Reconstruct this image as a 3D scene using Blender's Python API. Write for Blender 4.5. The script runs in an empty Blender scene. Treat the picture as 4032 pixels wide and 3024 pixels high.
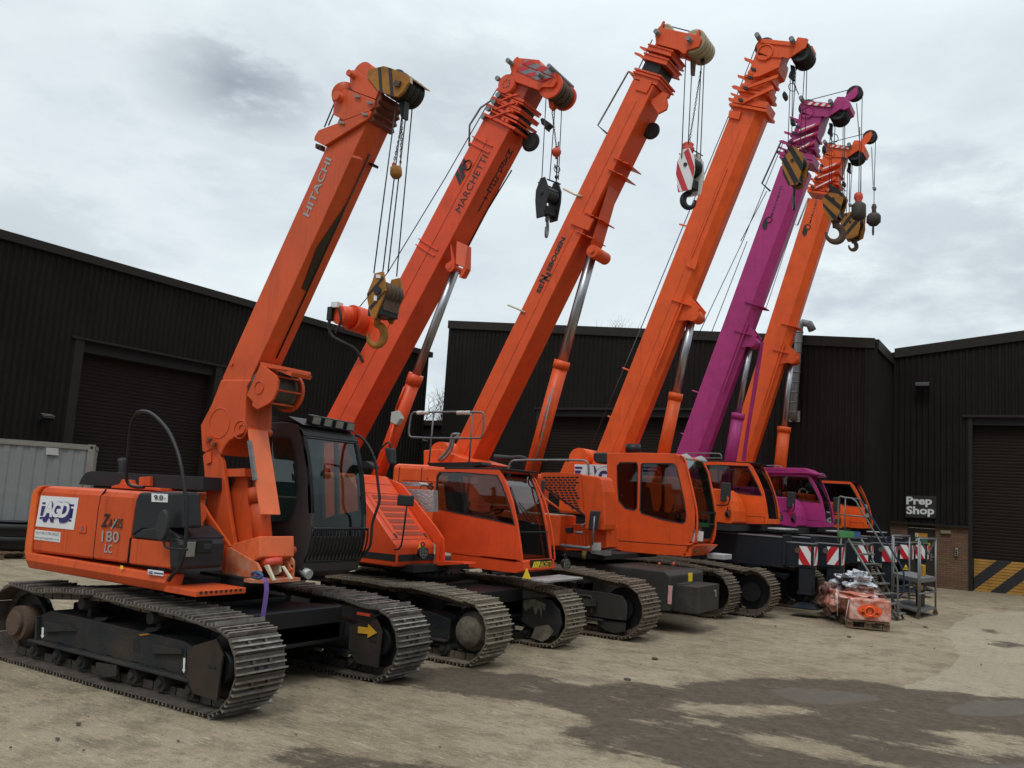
import bpy, bmesh, math, random
import numpy as np
from mathutils import Vector, Matrix, geometry
random.seed(7)
rad = math.radians
D = bpy.data
scene = bpy.context.scene
# world axes: X = the way the cranes face, Y = across the row (away from the viewer), Z = up
# ---------------------------------------------------------------- camera
F_PX, PITCH, ROLL, AX, EYE = 3450.0, rad(7.2), rad(3.7), rad(58.0), 2.2
vd = Vector((-math.cos(AX), math.sin(AX), 0)); rt0 = Vector((math.sin(AX), math.cos(AX), 0)); zz = Vector((0, 0, 1))
FW = vd*math.cos(PITCH) + zz*math.sin(PITCH)
u0 = zz*math.cos(PITCH) - vd*math.sin(PITCH)
UP = u0*math.cos(ROLL) - rt0*math.sin(ROLL)
RT = rt0*math.cos(ROLL) + u0*math.sin(ROLL)
cd = D.cameras.new('camera'); cam = D.objects.new('camera', cd); scene.collection.objects.link(cam)
cd.sensor_fit = 'HORIZONTAL'; cd.sensor_width = 36; cd.lens = 36*F_PX/4032
cd.clip_start = 0.1; cd.clip_end = 3000
m = Matrix.Identity(4)
for i, a in enumerate((RT, UP, -FW)):
    for j in range(3): m[j][i] = a[j]
m[0][3], m[1][3], m[2][3] = 0, 0, EYE
cam.matrix_world = m
scene.camera = cam
# ---------------------------------------------------------------- world and sun (overcast)
ZEN, BEHIND = 1.9, .75          # overcast sky: zenith brighter than the horizon, added dimming of the low sky behind the viewer darkens boom undersides
SUN_EL, SUN_AZ = 58, -75          # azimuth measured from +X towards +Y
w = D.worlds.new("World"); scene.world = w; w.use_nodes = True
nt = w.node_tree; N = nt.nodes; Lk = nt.links
N.clear()
wo = N.new('ShaderNodeOutputWorld'); bg = N.new('ShaderNodeBackground'); bg.inputs[1].default_value = 1.0
sky = N.new('ShaderNodeTexSky'); sky.sky_type = 'NISHITA'; sky.sun_disc = False
sky.sun_elevation = rad(SUN_EL); sky.sun_rotation = rad(90-SUN_AZ)
tc = N.new('ShaderNodeTexCoord')
mp = N.new('ShaderNodeMapping'); mp.inputs['Scale'].default_value = (1.0, 1.0, 2.6)
n1 = N.new('ShaderNodeTexNoise'); n1.inputs['Scale'].default_value = 2.1; n1.inputs['Detail'].default_value = 9; n1.inputs['Roughness'].default_value = .58; n1.inputs['Distortion'].default_value = .25
Lk.new(tc.outputs['Generated'], mp.inputs[0]); Lk.new(mp.outputs[0], n1.inputs[0])
cr = N.new('ShaderNodeValToRGB'); e = cr.color_ramp.elements
e[0].position = .36; e[0].color = (.60, .67, .73, 1); e[1].position = .58; e[1].color = (.82, .90, .93, 1)
Lk.new(n1.outputs[0], cr.inputs[0])
def mathn(op, a=None, b=None, T=None, c=None):
    T = T or nt
    k = T.nodes.new('ShaderNodeMath'); k.operation = op
    for i, v in enumerate((a, b, c)):
        if v is None: continue
        if isinstance(v, (int, float)): k.inputs[i].default_value = v
        else: T.links.new(v, k.inputs[i])
    return k.outputs[0]
def dirpx(x, y): return (FW*F_PX + RT*(x-2016) - UP*(y-1512)).normalized()
last = cr.outputs[0]
n2 = N.new('ShaderNodeTexNoise'); n2.inputs['Scale'].default_value = 10; n2.inputs['Detail'].default_value = 7; n2.inputs['Roughness'].default_value = .6
Lk.new(mp.outputs[0], n2.inputs[0])
# the individual clouds of that sky: centre, angular size, strength (dark or bright), flattening in z
for (x, y, s, k, col, fz) in ((905, 320, .10, .95, (.27, .32, .38, 1), 1.7), (1850, 400, .11, .75, (.43, .49, .54, 1), 1.2), (40, 880, .09, .7, (.42, .48, .53, 1), 1.5),
                          (250, 400, .22, .55, (.80, .87, .90, 1), 1.0), (2700, 500, .40, .7, (.74, .82, .87, 1), 1.0), (2300, 1050, .16, .6, (.72, .80, .84, 1), 1.3),
                          (3800, 1020, .20, .6, (.40, .46, .52, 1), 1.8), (700, 900, .16, .7, (.78, .85, .89, 1), 1.6), (3500, 900, .14, .5, (.66, .73, .79, 1), 2.4), (250, 1000, .12, .5, (.50, .57, .62, 1), 1.4)):
    d0 = dirpx(x, y)
    sb = N.new('ShaderNodeVectorMath'); sb.operation = 'SUBTRACT'; Lk.new(tc.outputs['Generated'], sb.inputs[0]); sb.inputs[1].default_value = d0
    ml = N.new('ShaderNodeVectorMath'); ml.operation = 'MULTIPLY'; Lk.new(sb.outputs[0], ml.inputs[0]); ml.inputs[1].default_value = (1, 1, fz)
    ln = N.new('ShaderNodeVectorMath'); ln.operation = 'LENGTH'; Lk.new(ml.outputs[0], ln.inputs[0])
    dist = mathn('MAXIMUM', mathn('ADD', ln.outputs['Value'], mathn('MULTIPLY', mathn('SUBTRACT', n2.outputs[0], .5), s*2.6)), .001)
    mr = N.new('ShaderNodeMapRange'); mr.interpolation_type = 'SMOOTHSTEP'
    mr.inputs[1].default_value = s*1.1; mr.inputs[2].default_value = 0; mr.inputs[3].default_value = 0; mr.inputs[4].default_value = k
    Lk.new(dist, mr.inputs[0])
    mx = N.new('ShaderNodeMixRGB'); Lk.new(mr.outputs[0], mx.inputs[0]); Lk.new(last, mx.inputs[1]); mx.inputs[2].default_value = col
    last = mx.outputs[0]
sm = N.new('ShaderNodeMixRGB'); sm.blend_type = 'MIX'; sm.inputs[0].default_value = .95
sc = N.new('ShaderNodeMixRGB'); sc.blend_type = 'MULTIPLY'; sc.inputs[0].default_value = 1; sc.inputs[2].default_value = (.1, .1, .1, 1)
Lk.new(sky.outputs[0], sc.inputs[1]); Lk.new(sc.outputs[0], sm.inputs[1]); Lk.new(last, sm.inputs[2])
sp_ = N.new('ShaderNodeSeparateXYZ'); Lk.new(tc.outputs['Generated'], sp_.inputs[0])
z1 = N.new('ShaderNodeMapRange'); z1.inputs[1].default_value = .45; z1.inputs[2].default_value = 1; z1.inputs[3].default_value = 1; z1.inputs[4].default_value = ZEN; Lk.new(sp_.outputs[2], z1.inputs[0])
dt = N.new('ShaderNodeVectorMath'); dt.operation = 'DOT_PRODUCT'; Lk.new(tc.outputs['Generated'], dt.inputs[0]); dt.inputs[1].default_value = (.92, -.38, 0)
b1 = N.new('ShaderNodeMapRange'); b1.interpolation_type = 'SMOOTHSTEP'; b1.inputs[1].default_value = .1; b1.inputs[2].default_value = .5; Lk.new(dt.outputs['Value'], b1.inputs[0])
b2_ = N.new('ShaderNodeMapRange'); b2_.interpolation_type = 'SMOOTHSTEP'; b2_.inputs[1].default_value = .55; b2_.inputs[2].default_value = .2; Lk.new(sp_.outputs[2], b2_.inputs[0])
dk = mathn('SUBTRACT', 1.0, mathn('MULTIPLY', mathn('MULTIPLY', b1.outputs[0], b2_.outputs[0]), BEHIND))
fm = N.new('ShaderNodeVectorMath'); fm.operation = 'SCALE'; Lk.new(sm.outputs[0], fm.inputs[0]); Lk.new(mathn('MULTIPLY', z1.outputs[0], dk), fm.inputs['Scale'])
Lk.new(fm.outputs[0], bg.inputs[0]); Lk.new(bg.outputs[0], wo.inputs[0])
sd = D.lights.new('sun', 'SUN'); sd.energy = 1.0; sd.angle = rad(14); sd.color = (1, .96, .9)
so = D.objects.new('sun', sd); scene.collection.objects.link(so)
sdir = Vector((math.cos(rad(SUN_EL))*math.cos(rad(SUN_AZ)), math.cos(rad(SUN_EL))*math.sin(rad(SUN_AZ)), math.sin(rad(SUN_EL))))
so.rotation_euler = sdir.to_track_quat('Z', 'Y').to_euler()
vs = scene.view_settings; vs.view_transform = 'Standard'; vs.look = 'None'; vs.exposure = 0.08; vs.gamma = 1; vs.use_curve_mapping = False
try:
    scene.cycles.max_bounces = 8; scene.cycles.transparent_max_bounces = 12
except Exception: pass

# ---------------------------------------------------------------- measuring helpers: photo pixel -> point on a plane of the place
ZN = dict(A=(0,1500,.5877),B=(0,2150,.5877),C=(700,1300,.45208),D=(1000,1900,.49729),E=(1450,1500,.45208),G=(2000,1700,.45208),H=(2600,1700,.45208),
  I=(3000,1850,.46655),J=(1100,200,.31646),K=(1200,700,.36166),M=(1800,180,.27125),N=(1600,550,.36166),O=(2300,50,.27125),P=(2000,500,.40687),
  Q=(2800,100,.31646),S=(2900,500,.27125),U=(0,1200,.45208),V=(1650,1200,.30143),W=(3300,1250,.33152),X=(3500,1800,.36166),Y=(0,850,.45208),
  Z=(2000,1150,.67812),OV=(0,0,1.82278),T=(2000,2300,.91863),AA=(2200,2050,.36166),BB=(0,1900,.24108),CC=(3150,2000,.30136))
C0 = Vector((0, 0, EYE)); OFF = Vector((0, 0, 0))
def ray(z, x, y):
    o = ZN[z]; px, py = o[0]+x*o[2], o[1]+y*o[2]
    return FW*F_PX + RT*(px-2016) - UP*(py-1512)
def at(z, x, y, l): d = ray(z, x, y); return C0 + d*(l/d.y) + OFF
def af(z, x, y, f): d = ray(z, x, y); return C0 + d*(f/d.x) + OFF
def az(z, x, y, h=0.0): d = ray(z, x, y); return C0 + d*((h-EYE)/d.z) + OFF
def onp(z, x, y, P, n): d = ray(z, x, y); return C0 + d*((P-C0).dot(n)/d.dot(n)) + OFF

# ---------------------------------------------------------------- materials
MAT = {}
def mat(name, col, rough=.5, metal=0.0, var=.12, vscale=3.0, dirt=0.0, dirtcol=(.12,.10,.075), bump=0.0, bscale=40, coat=0.0, spec=.5, dscale=1.7, streak=0.0):
    if name in MAT: return MAT[name]
    ma = D.materials.new(name); ma.use_nodes = True; t = ma.node_tree; b = t.nodes['Principled BSDF']
    b.inputs['Roughness'].default_value = rough; b.inputs['Metallic'].default_value = metal
    b.inputs['Coat Weight'].default_value = coat; b.inputs['Coat Roughness'].default_value = .15; b.inputs['Specular IOR Level'].default_value = spec
    tcn = t.nodes.new('ShaderNodeTexCoord')
    no = t.nodes.new('ShaderNodeTexNoise'); no.inputs['Scale'].default_value = vscale; no.inputs['Detail'].default_value = 6; no.inputs['Roughness'].default_value = .6
    t.links.new(tcn.outputs['Object'], no.inputs[0])
    r = t.nodes.new('ShaderNodeValToRGB'); r.color_ramp.elements[0].position = .3; r.color_ramp.elements[1].position = .7
    r.color_ramp.elements[0].color = tuple(c*(1-var) for c in col)+(1,); r.color_ramp.elements[1].color = tuple(min(1, c*(1+var)) for c in col)+(1,)
    t.links.new(no.outputs[0], r.inputs[0]); out = r.outputs[0]
    if dirt > 0:
        n2 = t.nodes.new('ShaderNodeTexNoise'); n2.inputs['Scale'].default_value = dscale; n2.inputs['Detail'].default_value = 9; n2.inputs['Roughness'].default_value = .72
        t.links.new(tcn.outputs['Object'], n2.inputs[0])
        mr = t.nodes.new('ShaderNodeMapRange'); mr.inputs[1].default_value = .62-.28*dirt; mr.inputs[2].default_value = .78-.1*dirt; mr.inputs[4].default_value = min(1, .35+dirt*.6)
        t.links.new(n2.outputs[0], mr.inputs[0])
        mx = t.nodes.new('ShaderNodeMixRGB'); t.links.new(mr.outputs[0], mx.inputs[0]); t.links.new(out, mx.inputs[1]); mx.inputs[2].default_value = dirtcol+(1,)
        out = mx.outputs[0]
        rr = t.nodes.new('ShaderNodeMapRange'); rr.inputs[3].default_value = rough; rr.inputs[4].default_value = min(.95, rough+.4); t.links.new(mr.outputs[0], rr.inputs[0]); t.links.new(rr.outputs[0], b.inputs['Roughness'])
    if streak:
        mp_ = t.nodes.new('ShaderNodeMapping'); mp_.inputs['Scale'].default_value = (9, 9, .55); t.links.new(tcn.outputs['Object'], mp_.inputs[0])
        n4 = t.nodes.new('ShaderNodeTexNoise'); n4.inputs['Scale'].default_value = 1.3; n4.inputs['Detail'].default_value = 7; n4.inputs['Roughness'].default_value = .7; t.links.new(mp_.outputs[0], n4.inputs[0])
        m4 = t.nodes.new('ShaderNodeMapRange'); m4.inputs[1].default_value = .54; m4.inputs[2].default_value = .72; m4.inputs[4].default_value = abs(streak); t.links.new(n4.outputs[0], m4.inputs[0])
        x4 = t.nodes.new('ShaderNodeMixRGB'); t.links.new(m4.outputs[0], x4.inputs[0]); t.links.new(out, x4.inputs[1]); x4.inputs[2].default_value = tuple(c*(.32 if streak > 0 else 2.0) for c in col)+(1,); out = x4.outputs[0]
    t.links.new(out, b.inputs['Base Color'])
    if bump > 0:
        n3 = t.nodes.new('ShaderNodeTexNoise'); n3.inputs['Scale'].default_value = bscale; n3.inputs['Detail'].default_value = 4
        t.links.new(tcn.outputs['Object'], n3.inputs[0])
        bp = t.nodes.new('ShaderNodeBump'); bp.inputs['Strength'].default_value = bump; bp.inputs['Distance'].default_value = .02
        t.links.new(n3.outputs[0], bp.inputs['Height']); t.links.new(bp.outputs[0], b.inputs['Normal'])
    MAT[name] = ma; return ma
O1 = mat('paint_orange_weathered', (.58,.080,.017), .5, dirt=.28, dirtcol=(.36,.055,.018), vscale=1.5, coat=.04, spec=.35, streak=.5)
O2 = mat('paint_orange_red', (.68,.068,.015), .45, dirt=.12, dirtcol=(.42,.045,.014), coat=.06, spec=.35, streak=.28)
O3 = mat('paint_orange', (.67,.080,.012), .47, dirt=.14, dirtcol=(.40,.055,.012), coat=.06, spec=.35, streak=.35)
O4 = mat('paint_orange_bright', (.72,.094,.011), .46, dirt=.14, dirtcol=(.48,.07,.01), coat=.06, spec=.35, streak=.3)
PK = mat('paint_magenta', (.38,.030,.175), .45, dirt=.10, dirtcol=(.22,.02,.1), coat=.06, spec=.35, streak=.3)
YE = mat('paint_yellow_worn', (.35,.145,.022), .6, dirt=.65, dirtcol=(.09,.05,.02), dscale=4, spec=.3)
BK = mat('black_paint', (.010,.0105,.012), .45, dirt=.2, dirtcol=(.035,.03,.026), spec=.35)
RB = mat('black_rubber', (.02,.02,.022), .7)
DG = mat('dark_grey_plastic', (.017,.018,.022), .5, dirt=.15, dirtcol=(.05,.047,.044), spec=.35)
CG = mat('charcoal_cab_paint', (.045,.040,.040), .45, dirt=.1, dirtcol=(.09,.08,.075))
AN = mat('anthracite_steel_paint', (.034,.031,.028), .55, spec=.3, dirt=.35, dirtcol=(.09,.078,.06), dscale=2.5)
NB = mat('blue_black_steel_paint', (.012,.016,.022), .42, spec=.35, dirt=.25, dirtcol=(.07,.065,.055))
FR = mat('track_frame_paint', (.015,.0185,.021), .6, dirt=.75, dirtcol=(.060,.045,.030), dscale=2.2, bump=.4, spec=.3)
S1 = mat('track_steel_grey', (.100,.088,.078), .5, .45, var=.35, vscale=9, dirt=.75, dirtcol=(.12,.09,.062), dscale=5, bump=.5)
S2 = mat('track_steel_muddy', (.15,.12,.09), .7, .15, var=.25, vscale=9, dirt=.8, dirtcol=(.23,.18,.115), dscale=4, bump=1.0, bscale=30)
S3 = mat('track_steel_rusty', (.13,.105,.085), .5, .4, var=.3, vscale=9, dirt=.6, dirtcol=(.15,.085,.04), dscale=3.5, bump=.5)
GRS = {'track_steel_grey': mat('grouser_polished', (.27,.25,.225), .42, .6, var=.45, vscale=7, dirt=.5, dirtcol=(.12,.095,.07), dscale=5), 'track_steel_muddy': mat('grouser_muddy', (.27,.235,.185), .6, .3, var=.35, vscale=7, dirt=.7, dirtcol=(.24,.19,.12), dscale=4),
  'track_steel_rusty': mat('grouser_rusty', (.25,.205,.16), .5, .4, var=.35, vscale=7, dirt=.6, dirtcol=(.22,.13,.06), dscale=4)}
RU = mat('rusty_iron', (.085,.055,.04), .8, .1, dirt=.6, dirtcol=(.14,.07,.035), dscale=4, bump=.6)
CR = mat('chrome_rod', (.34,.35,.37), .36, 1.0, var=.05)
GV = mat('galvanised_steel', (.20,.205,.21), .5, .5, var=.2, vscale=12)
AL = mat('chequer_aluminium', (.5,.5,.5), .4, .7, var=.2, vscale=30, bump=.8, bscale=45)
ST = mat('wire_rope_steel', (.06,.06,.062), .5, .6)
CH = mat('chain_steel', (.13,.12,.11), .5, .7)
WH = mat('white_vinyl', (.72,.73,.74), .5, var=.04)
NV = mat('navy_vinyl', (.035,.025,.16), .45, var=.04)
TXG = mat('grey_lettering', (.30,.31,.32), .5, var=.05)
TXK = mat('black_lettering', (.012,.012,.014), .5, var=.05)
TXW = mat('white_lettering', (.66,.68,.67), .6, var=.05)
GR = mat('galv_vent_grey', (.45,.46,.46), .5, .3)
CRM = mat('worn_cream_paint', (.55,.50,.36), .6, dirt=.3, dirtcol=(.5,.12,.03), dscale=6)
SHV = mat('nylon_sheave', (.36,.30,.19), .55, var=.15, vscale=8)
RED = mat('reflective_red', (.50,.012,.02), .4, var=.05)
REDC = mat('warning_red_paint', (.55,.06,.03), .5, dirt=.2, dirtcol=(.15,.03,.02))
YW = mat('warning_yellow', (.85,.60,.03), .5, var=.05)
GN = mat('green_plate', (.05,.22,.07), .6, var=.15)
BL = mat('blue_plate', (.03,.08,.22), .6, var=.15)
PUR = mat('purple_webbing', (.13,.07,.26), .8)
CYB = mat('cyan_vinyl', (.10,.50,.52), .5, var=.04)
WD = mat('pallet_wood', (.16,.105,.06), .85, var=.3, vscale=6, dirt=.3)
LMP = mat('lamp_glass', (.22,.23,.22), .12, .3, var=.15, vscale=30)
CLR = mat('cladding_brown_black', (.0115,.0092,.0080), .75, var=.25, vscale=.7, dirt=.15, dirtcol=(.024,.02,.016), dscale=.5, spec=.15, streak=-.5)
CLT = mat('cladding_trim', (.022,.019,.016), .6, var=.12, spec=.2)
SHU = mat('shutter_brown', (.0145,.0100,.0085), .7, var=.15, vscale=.8, spec=.15)
SEAT = mat('seat_fabric', (.03,.03,.032), .9)
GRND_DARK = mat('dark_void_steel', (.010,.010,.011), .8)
def glass(name, col, alpha=.35, rough=.03):
    ma = D.materials.new(name); ma.use_nodes = True; t = ma.node_tree; t.nodes.clear()
    o = t.nodes.new('ShaderNodeOutputMaterial'); tr = t.nodes.new('ShaderNodeBsdfTransparent'); gl = t.nodes.new('ShaderNodeBsdfGlossy')
    gl.inputs['Roughness'].default_value = rough; gl.inputs['Color'].default_value = (.9,.95,.95,1)
    tr.inputs['Color'].default_value = col+(1,)
    fr = t.nodes.new('ShaderNodeFresnel'); fr.inputs['IOR'].default_value = 1.52
    ge = t.nodes.new('ShaderNodeNewGeometry'); f2 = mathn('MULTIPLY', mathn('MINIMUM', mathn('MULTIPLY', fr.outputs[0], 1.3, t), .9, t), mathn('SUBTRACT', 1, ge.outputs['Backfacing'], t), t)
    mx = t.nodes.new('ShaderNodeMixShader'); t.links.new(f2, mx.inputs[0]); t.links.new(tr.outputs[0], mx.inputs[1]); t.links.new(gl.outputs[0], mx.inputs[2])
    t.links.new(mx.outputs[0], o.inputs[0]); MAT[name] = ma; return ma
GLS = glass('tinted_cab_glass', (.66,.70,.69))
GLC = glass('clear_green_glass', (.70,.82,.80))
GLD = glass('dark_cab_glass', (.62,.64,.63))
def brick_mat():
    ma = D.materials.new('brown_brick'); ma.use_nodes = True; t = ma.node_tree; b = t.nodes['Principled BSDF']; b.inputs['Roughness'].default_value = .85
    tcn = t.nodes.new('ShaderNodeTexCoord'); sx = t.nodes.new('ShaderNodeSeparateXYZ'); cx = t.nodes.new('ShaderNodeCombineXYZ')
    t.links.new(tcn.outputs['Object'], sx.inputs[0]); t.links.new(mathn('ADD', sx.outputs[0], sx.outputs[1], t), cx.inputs[0]); t.links.new(sx.outputs[2], cx.inputs[1])
    br = t.nodes.new('ShaderNodeTexBrick'); br.inputs['Scale'].default_value = 1; br.inputs['Brick Width'].default_value = .225; br.inputs['Row Height'].default_value = .075; br.inputs['Mortar Size'].default_value = .011
    br.inputs['Color1'].default_value = (.20,.095,.05,1); br.inputs['Color2'].default_value = (.27,.14,.075,1); br.inputs['Mortar'].default_value = (.11,.085,.065,1)
    t.links.new(cx.outputs[0], br.inputs[0])
    no = t.nodes.new('ShaderNodeTexNoise'); no.inputs['Scale'].default_value = 2; no.inputs['Detail'].default_value = 5; t.links.new(tcn.outputs['Object'], no.inputs[0])
    mx = t.nodes.new('ShaderNodeMixRGB'); mx.blend_type = 'MULTIPLY'; mx.inputs[0].default_value = .6; t.links.new(br.outputs[0], mx.inputs[1]); t.links.new(no.outputs[1], mx.inputs[2])
    t.links.new(mx.outputs[0], b.inputs['Base Color']); return ma
BRK = brick_mat()

# ---------------------------------------------------------------- mesh builder
class MB:
    def __init__(s): s.v = []; s.f = []; s.mi = []; s.m = 0; s.sm = []
    def add(s, vs, fs, smooth=False):
        b = len(s.v); s.v += [Vector(v) for v in vs]
        for f in fs: s.f.append([b+i for i in f]); s.mi.append(s.m); s.sm.append(smooth)
        return s
    def prism(s, pts, vec, holes=()):
        vec = Vector(vec); loops = [list(pts)] + [list(h) for h in holes]
        flat = [Vector(p) for lp in loops for p in lp]; n = len(flat)
        tris = geometry.tessellate_polygon([[Vector(p) for p in lp] for lp in loops])
        fs = [list(t) for t in tris] + [[i+n for i in reversed(t)] for t in tris]
        o = 0
        for lp in loops:
            k = len(lp)
            for i in range(k): j = (i+1) % k; fs.append([o+i, o+j, o+j+n, o+i+n])
            o += k
        return s.add(flat+[p+vec for p in flat], fs)
    def box(s, c, d, X=Vector((1,0,0)), Y=Vector((0,1,0)), Zv=Vector((0,0,1))):
        c = Vector(c); x, y, z = X*(d[0]/2), Y*(d[1]/2), Zv*(d[2]/2)
        vs = [c+x*a+y*b+z*e for a, b, e in ((-1,-1,-1),(1,-1,-1),(1,1,-1),(-1,1,-1),(-1,-1,1),(1,-1,1),(1,1,1),(-1,1,1))]
        return s.add(vs, [(0,3,2,1),(4,5,6,7),(0,1,5,4),(1,2,6,5),(2,3,7,6),(3,0,4,7)])
    def b2(s, a, b):
        a, b = Vector(a), Vector(b); return s.box((a+b)/2, [abs(b[i]-a[i]) for i in range(3)])
    def cyl(s, p, q, r, r2=None, n=16, cap=True):
        p, q = Vector(p), Vector(q); r2 = r if r2 is None else r2; d = (q-p).normalized()
        a = d.orthogonal().normalized(); b = d.cross(a); vs = []
        for c, rr in ((p, r), (q, r2)):
            for i in range(n): t = 2*math.pi*i/n; vs.append(c+a*rr*math.cos(t)+b*rr*math.sin(t))
        s.add(vs, [(i, (i+1) % n, (i+1) % n+n, i+n) for i in range(n)], True)
        if cap: k = len(s.v)-2*n; s.f += [[k+i for i in reversed(range(n))], [k+n+i for i in range(n)]]; s.mi += [s.m]*2; s.sm += [False]*2
        return s
    def tube(s, pts, r, n=8, smooth_path=0):
        pts = [Vector(p) for p in pts]
        for _ in range(smooth_path):
            q = [pts[0]]
            for a, b in zip(pts, pts[1:]): q += [a.lerp(b, .25), a.lerp(b, .75)]
            pts = q+[pts[-1]]
        d0 = (pts[1]-pts[0]).normalized(); a = d0.orthogonal().normalized(); vs = []
        for i, p in enumerate(pts):
            d = (pts[min(i+1, len(pts)-1)]-pts[max(i-1, 0)]).normalized()
            a = (a-d*a.dot(d)).normalized(); b = d.cross(a)
            for k in range(n): t = 2*math.pi*k/n; vs.append(p+a*r*math.cos(t)+b*r*math.sin(t))
        fs = [(i*n+k, i*n+(k+1) % n, (i+1)*n+(k+1) % n, (i+1)*n+k) for i in range(len(pts)-1) for k in range(n)]
        s.add(vs, fs, True); k = len(s.v)-len(vs)
        s.f += [[k+i for i in reversed(range(n))], [len(s.v)-n+i for i in range(n)]]; s.mi += [s.m]*2; s.sm += [False]*2
        return s
    def lathe(s, p, q, prof, n=18):     # prof: (t along p->q in metres, radius)
        p, q = Vector(p), Vector(q); d = (q-p).normalized(); a = d.orthogonal().normalized(); b = d.cross(a); vs = []
        for t, r in prof:
            for i in range(n): g = 2*math.pi*i/n; vs.append(p+d*t+(a*math.cos(g)+b*math.sin(g))*max(r, .0005))
        k = len(prof)
        return s.add(vs, [(j*n+i, j*n+(i+1) % n, (j+1)*n+(i+1) % n, (j+1)*n+i) for j in range(k-1) for i in range(n)], True)
    def ball(s, c, r, sc=(1,1,1), n=14):
        c = Vector(c); vs = []; k = n//2
        for j in range(k+1):
            ph = math.pi*j/k
            for i in range(n): t = 2*math.pi*i/n; vs.append(c+Vector((r*sc[0]*math.sin(ph)*math.cos(t), r*sc[1]*math.sin(ph)*math.sin(t), r*sc[2]*math.cos(ph))))
        return s.add(vs, [(j*n+i, (j+1)*n+i, (j+1)*n+(i+1) % n, j*n+(i+1) % n) for j in range(k) for i in range(n)], True)
    def torus(s, c, ax, R, r, n=20, k=8):
        c = Vector(c); ax = Vector(ax).normalized(); a = ax.orthogonal().normalized(); b = ax.cross(a); vs = []
        for i in range(n):
            t = 2*math.pi*i/n; e = a*math.cos(t)+b*math.sin(t)
            for j in range(k): g = 2*math.pi*j/k; vs.append(c+e*(R+r*math.cos(g))+ax*r*math.sin(g))
        return s.add(vs, [(i*k+j, ((i+1) % n)*k+j, ((i+1) % n)*k+(j+1) % k, i*k+(j+1) % k) for i in range(n) for j in range(k)], True)
    # outline given in photo pixels on the plane at lateral distance l, pushed through by th
    def plate(s, z, pts, l, th, holes=()):
        P = [at(z, x, y, l) for x, y in pts]; Hs = [[at(z, x, y, l) for x, y in h] for h in holes]
        return s.prism(P, (0, th, 0), Hs)
    def build(s, name, m, parent=None, bevel=0, **kw):
        me = D.meshes.new(name); o0 = root_loc(parent)
        me.from_pydata([v-o0 for v in s.v], [], s.f); ms = m if isinstance(m, (list, tuple)) else [m]
        for x in ms: me.materials.append(x)
        for p, i, q in zip(me.polygons, s.mi, s.sm): p.material_index = min(i, len(ms)-1); p.use_smooth = q
        bm = bmesh.new(); bm.from_mesh(me); bmesh.ops.recalc_face_normals(bm, faces=bm.faces); bm.to_mesh(me); bm.free()
        ob = D.objects.new(name, me); scene.collection.objects.link(ob)
        if parent is not None: ob.parent = parent
        if bevel:
            bv = ob.modifiers.new('bevel', 'BEVEL'); bv.width = bevel; bv.segments = 2; bv.limit_method = 'ANGLE'; bv.angle_limit = rad(40)
        for k, v in kw.items(): ob[k] = v
        return ob
def root_loc(o):
    while o is not None:
        if o.type == 'EMPTY': return o.location.copy()
        if o.parent is None: return Vector((0, 0, 0))
        o = o.parent
    return Vector((0, 0, 0))
def thing(name, loc, label, cat, group=None):
    o = D.objects.new(name, None); scene.collection.objects.link(o); o.location = Vector(loc); o.empty_display_size = .2
    o['label'] = label; o['category'] = cat
    if group: o['group'] = group
    return o
def P(name, m, parent, z, pts, l, th, holes=(), bevel=0, **kw): return MB().plate(z, pts, l, th, holes).build(name, m, parent, bevel, **kw)

def text_mesh(s, bold=0.0, shear=0.0, space=1.0):
    cu = D.curves.new('t', 'FONT'); cu.body = s; cu.offset = bold; cu.shear = shear; cu.space_character = space; cu.resolution_u = 3; cu.fill_mode = 'FRONT'
    if '\n' in s: cu.space_line = .95
    ob = D.objects.new('t', cu); scene.collection.objects.link(ob)
    bpy.context.view_layer.update()
    me = D.meshes.new_from_object(ob.evaluated_get(bpy.context.evaluated_depsgraph_get()))
    D.objects.remove(ob); vs = [v.co.copy() for v in me.vertices]; fs = [list(p.vertices) for p in me.polygons]; D.meshes.remove(me)
    x0 = min(v.x for v in vs); x1 = max(v.x for v in vs); y0 = min(v.y for v in vs); y1 = max(v.y for v in vs)
    return [((v.x-x0)/(x1-x0), (v.y-y0)/(y1-y0)) for v in vs], fs
def lettering(s, BLc, BRc, TLc, m, parent, nrm=(0,-1,0), lift=.006, name='lettering', **kw):
    vs, fs = text_mesh(s, **kw); BLc, BRc, TLc = Vector(BLc), Vector(BRc), Vector(TLc); n = Vector(nrm).normalized()*lift
    return MB().add([BLc+(BRc-BLc)*x+(TLc-BLc)*y+n for x, y in vs], fs).build(name, m, parent)
def letpx(s, z, bl, br, tl, l, m, parent, **kw): return lettering(s, at(z, *bl, l), at(z, *br, l), at(z, *tl, l), m, parent, **kw)
def stripes(z, quad, l, n, ma, mb_, parent, name='hazard_board', slant=1.0, th=.01, off=0):
    """board with slanted stripes in the quad (tl, tr, br, bl in pixels)"""
    tl, tr, br, bl = [at(z, *q, l) for q in quad]; return stripes3(tl, tr, br, bl, n, ma, mb_, parent, name, slant, off)
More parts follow.
